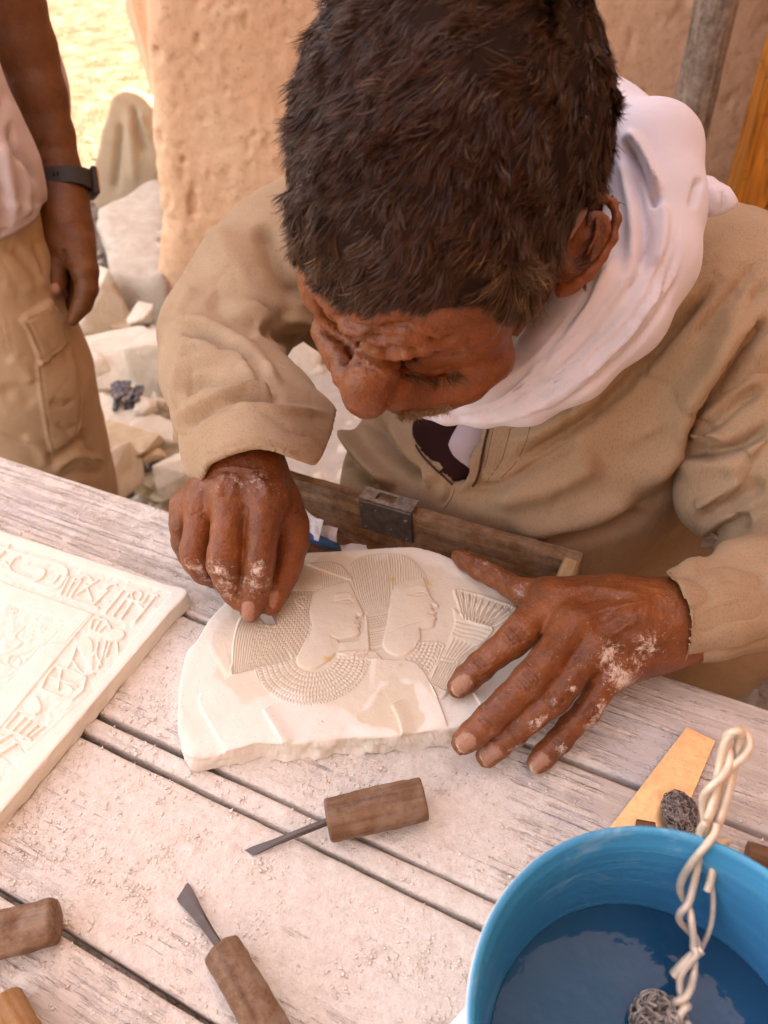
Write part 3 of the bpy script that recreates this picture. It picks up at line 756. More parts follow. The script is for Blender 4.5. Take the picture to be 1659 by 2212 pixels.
# ------------------------------------------------------------------ chips and powder on the bench
chipm = Mat('stone_dust', 0.9, 0.15); chipm.col(chipm.ramp(chipm.noise(200, 2), [(0.35, (0.68, 0.58, 0.49)), (0.65, (0.84, 0.77, 0.68))])); chipm = chipm.m
def chips(name, n, region, sz, seed, label, z=TZ, dens=None, flat=0.35):
    r = np.random.default_rng(seed)
    u = r.uniform(region[0], region[2], n); v = r.uniform(region[1], region[3], n); c = W(u, v, z)
    if dens is not None: k = r.random(n) < dens(u, v, c); c = c[k]; n = len(c)
    base = np.array([(1, 0, 0.1), (-0.4, 0.8, 0), (-0.7, -0.7, 0.1), (0.1, 0, 0.9), (0.0, 0.1, -0.5)], float)
    fc = np.array([(0, 1, 3), (1, 2, 3), (2, 0, 3), (1, 0, 4), (2, 1, 4), (0, 2, 4)])
    s = sz[0] + (sz[1] - sz[0]) * r.random(n) ** 4
    b = base[None] * r.uniform(0.5, 1.3, (n, 5, 1)) * s[:, None, None] * np.array([1, 0.8, flat]); a = r.uniform(0, 6.28, n); ca, sa = np.cos(a)[:, None], np.sin(a)[:, None]
    t = r.normal(0, 0.35, n)[:, None]; b[..., 2] += t * b[..., 0]
    x = b[..., 0] * ca - b[..., 1] * sa; y = b[..., 0] * sa + b[..., 1] * ca
    p = np.stack([x, y, b[..., 2]], -1) + c[:, None]; p[..., 2] += s[:, None] * flat * 0.45 + 0.0002
    f = fc[None] + (np.arange(n) * 5)[:, None, None]
    o = mesh(name, p.reshape(-1, 3), f.reshape(-1, 3), chipm, smooth=False); return tag(o, label, 'dust', kind='stuff')
def dens1(u, v, c):
    q = c @ TN; gap = np.zeros(len(q), bool)
    for a, b in zip(bounds[:-1], bounds[1:]): gap |= (q < a[0] + 0.0008) & (q > b[1] - 0.0008)
    return np.where(gap | (q > 0.356), 0, np.clip((dust_amt(c) - 0.25) * (0.75 + 0.9 * fbm(c * 22, 4, 12) + 0.5 * fbm(c * 70, 2, 15)), 0.02, 1) ** 1.5)
chips('stone_dust', 90000, (-60, 960, 1720, 2260), (0.00035, 0.0023), 5, 'fine pale stone chips and powder strewn over the planks', dens=dens1)

# ------------------------------------------------------------------ carved stones (real relief)
def relief_plate(name, outline_px, ztop, thick, step, hfun, mat, under=0.0015, attrs=None, side_rough=0.0012, label=None, cat=None, group=None):
    outl = catmull(outline_px, 5, True); ow = W(outl[:, 0], outl[:, 1], ztop)
    so = ow @ TD; qo = ow @ TN
    ss = np.arange(so.min() - 0.003, so.max() + 0.003, step); qq = np.arange(qo.min() - 0.003, qo.max() + 0.003, step)
    S, Q = np.meshgrid(ss, qq, indexing='ij'); sh = S.shape; S = S.ravel(); Q = Q.ravel()
    O = np.c_[so, qo]; sd = np.full(len(S), 1.0)
    sd = sdpoly(S, Q, O)
    keepv = sd < step * 0.75
    # snap the border onto the outline
    nb = np.abs(sd) < step * 0.75
    P2 = np.c_[S, Q]
    idx = np.flatnonzero(nb); a = O; b = np.roll(O, -1, 0)
    for i in idx:
        ab = b - a; t = np.clip(((P2[i] - a) * ab).sum(1) / (ab * ab).sum(1), 0, 1); c = a + t[:, None] * ab
        k = ((c - P2[i]) ** 2).sum(1).argmin(); P2[i] = c[k]
    Pw = L2W(P2[:, 0], P2[:, 1], np.full(len(S), ztop)); U, V, _ = PX(Pw)
    H = hfun(U, V, P2, np.maximum(-sd, 0)) - 0.0009 * np.exp(-np.maximum(-sd, 0) / 0.0008)
    Pw[:, 2] += H
    n, m = sh; i = (np.arange(n - 1)[:, None] * m + np.arange(m - 1)[None]).ravel(); f = np.stack([i, i + m, i + m + 1, i + 1], 1)
    f = f[keepv[f].all(1)]
    used = np.zeros(len(S), bool); used[f] = True; rm = np.cumsum(used) - 1; v = Pw[used]; f = rm[f]
    # border loop -> walls with rings
    e = np.vstack([f[:, [0, 1]], f[:, [1, 2]], f[:, [2, 3]], f[:, [3, 0]]]); key = e[:, 0].astype(np.int64) * (len(v) + 1) + e[:, 1]; rev = e[:, 1].astype(np.int64) * (len(v) + 1) + e[:, 0]
    bd = e[~np.isin(key, rev)]
    bv = np.unique(bd); mp = np.full(len(v), -1); cen = v.mean(0)
    rings = 7; V_ = [v]; F_ = [f]; prev = np.arange(len(v)); base = len(v); last = None
    for r in range(1, rings + 1):
        p = v[bv].copy(); t = r / rings; p[:, 2] = (v[bv][:, 2]) * (1 - t) + (ztop - thick) * t
        dirn = p[:, :2] - cen[:2]; dirn /= np.linalg.norm(dirn, axis=1)[:, None]
        k = side_rough * fbm(np.c_[p[:, :2] * 120, p[:, 2] * 260], 4, 3) + 0.0012 * (t - 0.3) - under * t * t
        if r > 0: p[:, :2] += dirn * k[:, None]
        cur = np.full(len(v), -1); cur[bv] = base + np.arange(len(bv)); V_.append(p); base += len(bv)
        up = np.arange(len(v)) if last is None else last
        F_.append(np.stack([up[bd[:, 1]], up[bd[:, 0]], cur[bd[:, 0]], cur[bd[:, 1]]], 1)); last = cur
    vv = np.vstack(V_); ff = np.vstack(F_)
    if np.cross(vv[ff[0][1]] - vv[ff[0][0]], vv[ff[0][2]] - vv[ff[0][0]])[2] < 0: ff = ff[:, ::-1]
    o = mesh(name, vv, ff, mat, smooth=True)
    if attrs:
        Ua, Va, _ = PX(vv)
        for an, fn in attrs.items(): vcol(o, an, fn(Ua, Va))
    return tag(o, label, cat, group)
class Relief:
    def __init__(s, U, V): s.U = U; s.V = V; s.H = np.zeros(len(U))
    def sub(s, pts, R):
        p = np.asarray(pts, float)
        return np.flatnonzero((s.U > p[:, 0].min() - R) & (s.U < p[:, 0].max() + R) & (s.V > p[:, 1].min() - R) & (s.V < p[:, 1].max() + R))
    def cut(s, pts, w, d, n=6, smooth=True):
        p = catmull(pts, n) if (smooth and len(pts) > 2) else np.asarray(pts, float); m = s.sub(p, 3 * w)
        if len(m): s.H[m] -= d * np.exp(-(dpoly(s.U[m], s.V[m], p)[0] / w) ** 2)
        return s
    def ledge(s, pts, amp, w=1.5, reach=14, n=6):
        p = catmull(pts, n) if len(pts) > 2 else np.asarray(pts, float); m = s.sub(p, reach * 2)
        if len(m):
            d, t, sd = dpoly(s.U[m], s.V[m], p); x = d * -sd
            s.H[m] += amp * sstep(-w, w, x) * np.exp(-(np.maximum(x, 0) / reach) ** 2) * np.minimum(sstep(-0.01, 0.06, t), sstep(-0.01, 0.06, 1 - t))
        return s
    def area(s, pts, amp, w=2.0, n=6, dome=0.0, dr=30.0, smooth=True, setz=None):
        p = catmull(pts, n, True) if smooth else np.asarray(pts, float); m = s.sub(p, 3 * w + 2)
        if len(m):
            d = sdpoly(s.U[m], s.V[m], p); k = sstep(w, -w, d)
            if setz is not None: s.H[m] = s.H[m] * (1 - k) + setz * k
            else: s.H[m] += amp * k
            s.H[m] += dome * (1 - np.exp(-np.maximum(-d, 0) / dr))
        return s
    def mask(s, pts, n=6):
        p = catmull(pts, n, True); m = s.sub(p, 2); r = np.zeros(len(s.U)); r[m] = sstep(1.5, -1.5, sdpoly(s.U[m], s.V[m], p)); return r
def lerpc(A, B, t, n=40):
    A = catmull(A, 12); B = catmull(B, 12)
    def rs(c):
        L = np.r_[0, np.cumsum(np.linalg.norm(np.diff(c, axis=0), axis=1))]; L /= L[-1]; x = np.linspace(0, 1, n)
        return np.c_[np.interp(x, L, c[:, 0]), np.interp(x, L, c[:, 1])]
    return rs(A) * (1 - t) + rs(B) * t
def K9(*p): return [(493.7 + 0.3968 * x, 1152 + 0.3968 * y) for x, y in p]
def K5(*p): return [(329.2 + 0.3968 * x, 932.6 + 0.3968 * y) for x, y in p]
def K6(*p): return [(877.8 + 0.4299 * x, 1097.2 + 0.4299 * y) for x, y in p]
def K7(*p): return [(0.3307 * x, 1097.2 + 0.3307 * y) for x, y in p]

slab_outline = [(383, 1560), (384, 1500), (392, 1450), (405, 1405), (425, 1385), (448, 1345), (470, 1318), (500, 1290), (540, 1250), (590, 1215), (655, 1194), (710, 1190), (805, 1184), (885, 1181), (916, 1186), (948, 1195), (988, 1213), (1030, 1240), (1075, 1272), (1112, 1304), (1140, 1350), (1150, 1400), (1135, 1460), (1100, 1510), (1050, 1550), (977, 1572), (940, 1577), (880, 1586), (820, 1592), (760, 1590), (700, 1598), (655, 1604), (615, 1607), (560, 1603), (520, 1613), (480, 1622), (435, 1632), (408, 1630), (391, 1605)]
def slab_h(U, V, P2, inn):
    R = Relief(U, V)
    prof1 = K9((665, 275), (690, 330), (704, 362), (724, 405), (738, 440), (722, 456), (700, 458), (704, 470), (720, 482), (714, 496), (722, 508), (712, 520), (718, 538), (706, 560), (670, 574), (600, 586))
    face1 = prof1 + K9((600, 600), (585, 655), (540, 700), (470, 742), (400, 738), (372, 704), (392, 640), (440, 560), (455, 500), (440, 440), (452, 380), (472, 322), (560, 287))
    prof2 = K9((1065, 245), (1085, 300), (1104, 348), (1128, 376), (1145, 390), (1140, 404), (1120, 408), (1118, 420), (1136, 432), (1122, 446), (1134, 462), (1124, 482), (1122, 502), (1098, 516), (1045, 522))
    face2 = prof2 + K9((1047, 560), (1040, 592), (1010, 632), (960, 668), (900, 664), (842, 612), (860, 520), (880, 400), (892, 322), (930, 277))
    wig1 = K9((390, 175), (520, 158), (600, 170), (645, 212), (665, 275), (560, 287), (472, 322), (440, 420), (455, 500), (440, 560), (392, 640), (352, 684), (200, 726), (20, 772), (22, 690), (28, 600), (60, 470), (130, 420), (250, 300), (320, 200))
    wig2 = K9((660, 180), (720, 132), (820, 112), (930, 120), (1000, 150), (1048, 200), (1065, 245), (930, 277), (892, 322), (880, 400), (860, 520), (842, 620), (780, 640), (700, 680), (585, 655), (600, 600), (720, 575), (745, 440), (700, 360), (665, 275), (668, 220))
    R.area(wig2, 0.0011, 2.2); R.area(wig1, 0.0013, 2.2)
    R.area(face2, 0, 1.6, setz=0.0009, dome=0.0009, dr=18); R.area(face1, 0, 1.6, setz=0.0011, dome=0.0010, dr=18)
    for pr in (prof1, prof2): R.cut(pr, 1.6, 0.0009)
    mw1 = R.mask(wig1); mf1 = R.mask(face1); mw2 = R.mask(wig2) * (1 - mw1); mf2 = R.mask(face2)
    # hair strands
    T = np.zeros(len(U))
    L1 = K9((400, 168), (330, 200), (230, 310), (110, 425), (45, 520), (22, 640), (16, 780)); R1 = K9((668, 262), (560, 290), (470, 325), (450, 430), (455, 520), (400, 640), (345, 700))
    T1 = Relief(U, V); N1 = 30
    for i in range(1, N1):
        c = lerpc(L1, R1, i / N1); T1.cut(c, 1.15, 0.00095, smooth=False)
        if i > 7:
            for j, x in enumerate(np.arange(0.50 if i < 12 else 0.30, 0.985, 0.021 if i > 14 else 0.03)):
                k = x * 39; a0 = c[int(k)] * (1 - k % 1) + c[min(39, int(k) + 1)] * (k % 1)
                c2 = lerpc(L1, R1, (i + 1) / N1); b0 = c2[int(k)] * (1 - k % 1) + c2[min(39, int(k) + 1)] * (k % 1)
                if (j + i) % 2 == 0: T1.cut([a0, b0 + [0, 1.2]], 1.2, 0.0008)
    R.H += T1.H * mw1 * (1 - mf1)
    # the top of wig 1: short vertical strands above the brow
    T3 = Relief(U, V)
    for x in np.arange(505, 662, 11.5): T3.cut(K9((x - 6, 165), (x + 4, 215), (x + 10, 292)), 1.0, 0.0006)
    R.H += T3.H * mw1 * (1 - mf1) * sstep(690, 705, U)
    L2 = K9((672, 165), (668, 260), (700, 370), (745, 450), (760, 560), (770, 650)); R2 = K9((1062, 200), (1000, 252), (905, 290), (880, 400), (862, 520), (845, 640))
    T2 = Relief(U, V); N2 = 17
    La = K9((640, 150), (668, 260), (700, 370), (745, 450), (760, 560), (770, 660)); Ra = K9((868, 100), (882, 200), (890, 320), (880, 400), (862, 520), (838, 640))
    for i in range(1, N2):
        c = lerpc(La, Ra, i / N2); T2.cut(c, 1.15, 0.0009, smooth=False)
        c2 = lerpc(La, Ra, (i + 1) / N2)
        for j, x in enumerate(np.arange(0.62, 0.98, 0.03)):
            k = x * 39
            if (j + i) % 2 == 0: T2.cut([c[int(k)], c2[int(k)] + [0, 1.2]], 1.2, 0.0008)
    for i in range(0, 14):
        x = 882 + i * 14; T2.cut(K9((x - 10, 110), (x, 160 + i * 2), (x + 3, 330 - i * 5)), 1.1, 0.0008)
    for y in np.arange(150, 290, 11): T2.cut(K9((880, y + 18), (960, y - 6), (1062, y + 12)), 0.9, 0.0004)
    R.H += T2.H * mw2 * (1 - mf2)
    # eyes, brows, nostrils, lips, ears
    for dx, dy in ((0, 0), (405, -42)):
        q = lambda *p: K9(*[(x + dx, y + dy) for x, y in p])
        R.cut(q((575, 384), (610, 376), (650, 368), (676, 378)), 1.2, 0.0006).cut(q((590, 386), (640, 388), (676, 382)), 1.0, 0.0005)
        R.ledge(q((678, 345), (640, 333), (580, 345)), 0.0005, 1.2, 6)
    R.cut(K9((700, 445), (708, 455), (700, 460)), 1.3, 0.0008).cut(K9((690, 492), (716, 494)), 1.0, 0.0007).cut(K9((1104, 390), (1116, 402), (1106, 408)), 1.5, 0.001).cut(K9((1090, 440), (1124, 446)), 1.1, 0.0008)
    R.cut(K9((870, 545), (960, 510), (1060, 480)), 0.8, 0.0004).cut(K9((600, 585), (560, 570)), 2.0, 0.0004)
    R.area(K9((365, 360), (385, 338), (425, 345), (432, 375), (415, 410), (395, 405), (375, 390)), 0.0008, 1.5).cut(K9((380, 365), (410, 352), (420, 375), (405, 398), (392, 380)), 1.6, 0.0009)
    # broad collars
    def collar(inner, outer, rows, clip, depth=0.0007, per=7.0):
        T = Relief(U, V)
        for i in range(rows + 1): T.cut(lerpc(inner, outer, i / rows), 1.1, depth, smooth=False)
        for i in range(rows):
            a = lerpc(inner, outer, (i + 0.12) / rows, 200); b = lerpc(inner, outer, (i + 0.88) / rows, 200)
            L = np.linalg.norm(np.diff((a + b) / 2, axis=0), axis=1).sum(); nk = int(L / per)
            for j in range(nk):
                k = int((j + 0.5 + 0.15 * (i % 2)) / nk * 199)
                if i == rows - 1:
                    k2 = min(199, int((j + 1.0) / nk * 199)); k0 = int(j / nk * 199); T.cut([a[k0], b[k], a[k2]], 0.9, depth * 0.8, smooth=False)
                else: T.cut([a[k], b[k]], 1.0, depth * 0.9)
        m = R.mask(clip); R.H += (0.0006 + T.H) * m
    collar(K9((352, 688), (385, 730), (440, 756), (500, 752), (550, 725), (590, 676)), K9((150, 742), (190, 840), (290, 915), (420, 940), (560, 915), (690, 840), (755, 750), (766, 684)), 7,
           K9((352, 688), (385, 730), (440, 756), (500, 752), (550, 725), (590, 676), (680, 680), (766, 684), (755, 750), (690, 840), (560, 915), (420, 940), (290, 915), (190, 840), (148, 738), (250, 712)))
    collar(K9((790, 628), (820, 668), (880, 692), (950, 688), (1005, 645), (1035, 595)), K9((740, 690), (820, 760), (930, 800), (1060, 790), (1130, 700), (1165, 600)), 6,
           K9((1035, 592), (1172, 600), (1150, 680), (1110, 800), (1060, 750), (1010, 705), (940, 696), (860, 690), (790, 650), (790, 628), (820, 668), (880, 692), (950, 688), (1005, 645)), per=8)
    collar(K9((770, 625), (740, 640), (700, 650)), K9((760, 690), (700, 690), (620, 690)), 2, K9((600, 655), (690, 645), (780, 640), (830, 690), (700, 690), (600, 680)), per=14)
    # shoulders and arms
    R.ledge(K9((20, 772), (200, 728), (352, 690)), -0.0010, 1.6, 40)
    body2 = K9((770, 686), (900, 694), (1000, 704), (1050, 742), (1120, 860), (1195, 1060), (1190, 1120), (700, 1150), (560, 1150))
    R.ledge(K9((770, 684), (900, 692), (1000, 702), (1052, 742), (1122, 860), (1196, 1055))[::-1], 0.0013, 1.6, 60)
    R.ledge(K5((400, 1740), (330, 1620), (255, 1480), (262, 1420), (300, 1400), (420, 1330)), -0.0014, 2.2, 60)
    R.ledge(K9((185, 962), (245, 1060), (306, 1165)), 0.0018, 1.5, 22).ledge(K9((885, 935), (925, 1020), (945, 1105)), 0.0016, 1.5, 24)
    R.ledge(K9((1330, 870), (1370, 935)), 0.001, 1.5, 20)
    # lotus bunch
    fan = K9((1228, 308), (1330, 325), (1450, 360), (1565, 412), (1480, 500), (1400, 520), (1300, 480), (1262, 440), (1245, 380))
    R.area(fan, 0.0009, 1.6); T = Relief(U, V)
    for i in range(9):
        x0 = 1242 + i * 37; y0 = 312 + i * 12; bx = 1285 + i * 17; by = 470 + i * 5
        T.cut(K9((x0, y0), (bx, by)), 1.3, 0.0010).cut(K9((x0 + 37, y0 + 12), (bx, by)), 1.3, 0.0010).cut(K9((x0 + 18, y0 + 14), (bx + 2, by - 40)), 1.0, 0.0006)
        T.cut(K9((x0, y0 + 22), (x0 + 18, y0 + 4), (x0 + 37, y0 + 34)), 1.0, 0.0006)
    R.H += T.H * R.mask(fan)
    stem = K9((1225, 410), (1262, 440), (1340, 470), (1440, 520), (1380, 600), (1260, 700), (1200, 860), (1145, 905), (1098, 812), (1150, 700), (1210, 560), (1232, 480))
    R.area(stem, 0.0010, 1.6); T = Relief(U, V)
    for y in (480, 505, 530, 552): T.cut(K9((1228, y - 8), (1280, y + 12), (1340, y + 22), (1430, y + 50)), 1.2, 0.0008)
    for i in range(9): T.cut(K9((1212 + i * 22, 568 + i * 9), (1172 + i * 15, 665 + i * 4), (1104 + i * 10, 815 + i * 6)), 1.2, 0.0008)
    for a in ((1160, 668), (1150, 690)): T.cut(K9(a, (a[0] + 45, a[1] + 14), (a[0] + 90, a[1] + 18)), 1.3, 0.0009)
    R.H += T.H * R.mask(stem)
    R.cut(K9((1100, 815), (1145, 905)), 1.6, 0.001)
    q = np.c_[P2 * 130, 0 * U]; R.H += 0.00012 * fbm(q, 4, 2) + 0.00035 * fbm(q * 0.12, 2, 4)
    R.H -= 0.0016 * np.exp(-inn / 0.004) * np.clip(fbm(np.c_[P2 * 60, 0 * U], 3, 8), 0, 1) * sstep(1480, 1560, V)
    return R.H * 1.4
def wetf(U, V):
    q = np.c_[U, V, 0 * U] / 60.0; n = 22 * fbm(q, 3, 5); base = K9((0, 380), (150, 150), (640, 90), (1000, 110), (1250, 260), (1600, 420), (1500, 640), (1200, 1000), (1190, 930), (1060, 880), (960, 850), (820, 800), (720, 960), (400, 900), (180, 900), (80, 880), (-60, 760), (-60, 560))
    a = sstep(8, -8, sdpoly(U, V, np.array(base)) + n)
    b = sstep(5, -5, sdpoly(U, V, np.array(K9((800, 880), (900, 760), (1050, 780), (1060, 1000), (960, 1060), (920, 1090), (850, 1060), (740, 1000))) ) + n)
    return np.clip(a * 0.75 + b, 0, 1)
def ochf(U, V):
    r = np.zeros(len(U))
    for x, y, s, k in ((890, 250, 9, 0.8), (960, 285, 8, 0.6), (1100, 272, 12, 0.35), (540, 682, 9, 0.8), (1265, 548, 6, 0.8), (830, 878, 5, 0.7), (940, 718, 7, 0.5), (1010, 1010, 8, 0.3)):
        c = K9((x, y))[0]; r += k * np.exp(-(((U - c[0]) / s) ** 2 + ((V - c[1]) / (s * 0.6)) ** 2) + 0.9 * fbm(np.c_[U, V, 0 * U] / 7.0, 2, 3))
    return np.clip(r, 0, 0.8)
slab = relief_plate('carved_slab', slab_outline, TZ + 0.0195, 0.019, 0.00050, slab_h, M_lime('limestone_carved', 1), attrs={'wet': wetf, 'ochre': ochf},
    label='irregular pale limestone slab carved with two profile heads, held under the hands', cat='stone carving', under=-0.001, side_rough=0.0018)

# panel with hieroglyphs
def panel_outline():
    c = W(405, 1276, TZ + 0.0145); a = (W(0, 1145, TZ + 0.0145) - c) ; b = (W(0, 1755, TZ + 0.0145) - c)
    a = a / np.linalg.norm(a) * 0.30; b = b / np.linalg.norm(b) * 0.36
    q = []
    for p0, p1 in ((c, c + a), (c + a, c + a + b), (c + a + b, c + b), (c + b, c)):
        for t in np.linspace(0, 1, 14, endpoint=False): q.append(p0 + (p1 - p0) * t)
    u, v, _ = PX(np.array(q)); return list(zip(u, v))
def panel_h(U, V, P2, inn):
    R = Relief(U, V)
    # sunk band between the outer rim and inner frame
    out = K7((-900, -240), (-300, 60), (60, 232), (1118, 552), (1000, 690), (600, 1190), (170, 1592), (-400, 2260), (-1500, 1500))
    R.area(out, -0.0012, 1.4, smooth=False)
    inner = K7((-900, 0), (-300, 300), (0, 478), (612, 690), (430, 905), (0, 1440), (-500, 2060), (-1500, 1500))
    R.area(inner, 0.0013, 1.4, smooth=False)
    fr2 = K7((-900, 130), (-300, 430), (0, 600), (445, 735), (300, 905), (0, 1180), (-500, 1700), (-1500, 1500))
    R.area(fr2, -0.0008, 1.4, smooth=False)
    def g(pts, w=3.0, a=0.0016, n=6):      # raised bar of the glyph with a cut outline
        p = catmull(pts, n) if len(pts) > 2 else np.asarray(pts, float); m = R.sub(p, w * 3)
        if len(m):
            d = dpoly(R.U[m], R.V[m], p)[0]; R.H[m] = np.maximum(R.H[m], R.H[m] * 0 - 0.0012 + a * sstep(w + 0.9, w - 0.9, d))
    def fill(pts, a=0.0014):
        p = catmull(pts, 6, True); m = R.sub(p, 4)
        if len(m): R.H[m] = np.maximum(R.H[m], -0.0012 + a * sstep(1.2, -1.2, sdpoly(R.U[m], R.V[m], p)))
    # top band: cartouche, water signs, seated figures, ankh
    ct = catmull(K7((-260, 150), (100, 290), (330, 350), (425, 390), (430, 440), (380, 510), (330, 525), (200, 480), (40, 400), (-260, 260)), 8, True)
    m = R.sub(ct, 10); d = np.abs(sdpoly(R.U[m], R.V[m], ct)); R.H[m] = np.maximum(R.H[m], -0.0012 + 0.0015 * sstep(4.5, 3.0, d))
    for q in (((150, 375), (290, 405), (240, 470), (110, 430)), ((50, 400), (90, 330), (130, 310)), ((30, 350), (70, 400)), ((300, 470), (350, 480), (385, 440))): g(K7(*q), 2.4)
    for i in range(3): g(K7((395 + i * 34, 560 + i * 8), (450 + i * 40, 450 + i * 12)), 2.6)
    for q in (((470, 600), (640, 650)), ((500, 560), (640, 470)), ((560, 500), (600, 600)), ((640, 580), (720, 500), (760, 500)), ((690, 680), (800, 540)), ((740, 700), (850, 550)), ((600, 640), (700, 540)),
              ((790, 720), (860, 620)), ((820, 590), (930, 620)), ((880, 740), (1010, 580)), ((940, 610), (970, 560), (1030, 570)), ((500, 480), (560, 440), (600, 470))): g(K7(*q), 2.7)
    for q in (((870, 600), (860, 560), (890, 535), (925, 560), (905, 600), (880, 610)),): g(K7(*q), 2.6, n=8)
    g(K7((880, 610), (930, 650)), 2.6)
    for q in (((-60, 300), (-20, 240)), ((-20, 330), (40, 260)), ((10, 300), (60, 240))): g(K7(*q), 2.6)
    # side band: lotus clump, disc, bird, box, figure, comb
    fill(K7((700, 830), (740, 790), (800, 795), (815, 830), (780, 865), (720, 870)))
    for q in (((590, 780), (610, 720), (650, 715)), ((620, 790), (660, 730), (700, 740)), ((650, 800), (700, 760), (720, 780)), ((690, 870), (670, 960), (640, 1040)), ((720, 880), (690, 970)), ((760, 870), (770, 930)), ((640, 880), (630, 960), (660, 1020))): g(K7(*q), 2.8)
    fill(K7((500, 900), (540, 850), (600, 860), (610, 960), (605, 1060), (560, 1000)))
    for q in (((500, 900), (470, 990), (440, 1040)), ((470, 990), (540, 1080), (610, 1080)), ((610, 960), (640, 900))): g(K7(*q), 2.6)
    for q in (((360, 1030), (560, 1110), (470, 1250), (270, 1180), (360, 1030)), ((330, 1100), (500, 1160)), ((400, 1060), (380, 1180)), ((290, 1190), (390, 1230)), ((420, 1150), (470, 1180))): g(K7(*q), 2.6, n=2)
    fill(K7((180, 1330), (200, 1240), (240, 1230), (270, 1290), (250, 1340)))
    for q in (((120, 1320), (230, 1345)), ((40, 1420), (110, 1340)), ((80, 1450), (160, 1370)), ((120, 1470), (200, 1390)), ((30, 1440), (200, 1510)), ((150, 1500), (240, 1420)), ((200, 1490), (280, 1430)), ((-60, 1560), (60, 1480)), ((-30, 1620), (100, 1540))): g(K7(*q), 2.6)
    g(K7((170, 1590), (600, 1190)), 1.2, 0.0016); 
    # inner field: scroll and wing outline
    for q in (((0, 960), (80, 930), (150, 880), (110, 830), (170, 770)), ((0, 1000), (60, 1010), (120, 960), (180, 940), (300, 880), (430, 880)), ((0, 1110), (80, 1080), (170, 1000), (260, 900)), ((60, 1010), (70, 970), (120, 960), (145, 1000), (110, 1035), (75, 1020), (95, 990)), ((0, 1180), (80, 1110), (130, 1060)), ((0, 1610), (50, 1640), (100, 1700)), ((0, 1760), (10, 1790)), ((0, 1470), (90, 1490), (160, 1590))): R.cut(K7(*q), 2.0, 0.0008)
    R.cut(K7((290, 890), (450, 735)), 0.9, 0.0006).cut(K7((430, 880), (600, 690)), 0.9, 0.0006)
    R.cut(K7((80, 655), (115, 650), (120, 675), (95, 680)), 2.2, 0.0012)
    q = np.c_[P2 * 150, 0 * U]; band = sstep(-0.0002, -0.0009, R.H)
    R.H += 0.00010 * fbm(q, 4, 2) + band * 0.0004 * fbm(q * 1.6, 3, 7)
    return R.H * 1.15
relief_plate('carved_panel', panel_outline(), TZ + 0.0150, 0.0145, 0.00055, panel_h, M_lime('limestone_panel', 0), label='square white limestone panel carved with hieroglyph bands at the left', cat='stone carving', under=0.0015, side_rough=0.0009)
chips('carving_dust', 900, (390, 1190, 1150, 1640), (0.0003, 0.0011), 15, 'loose crumbs lying on the carved slab', z=TZ + 0.0205, dens=lambda u, v, c: (sdpoly(u, v, np.array(slab_outline)) < -12) * np.where((v > 1480) & (u > 750), 0.5, 0.16))
chips('panel_dust', 1500, (-20, 1160, 400, 1760), (0.0003, 0.0010), 16, 'loose crumbs lying on the hieroglyph panel', z=TZ + 0.0145, dens=lambda u, v, c: (sdpoly(u, v, np.array(panel_outline())) < -14) * 0.5)
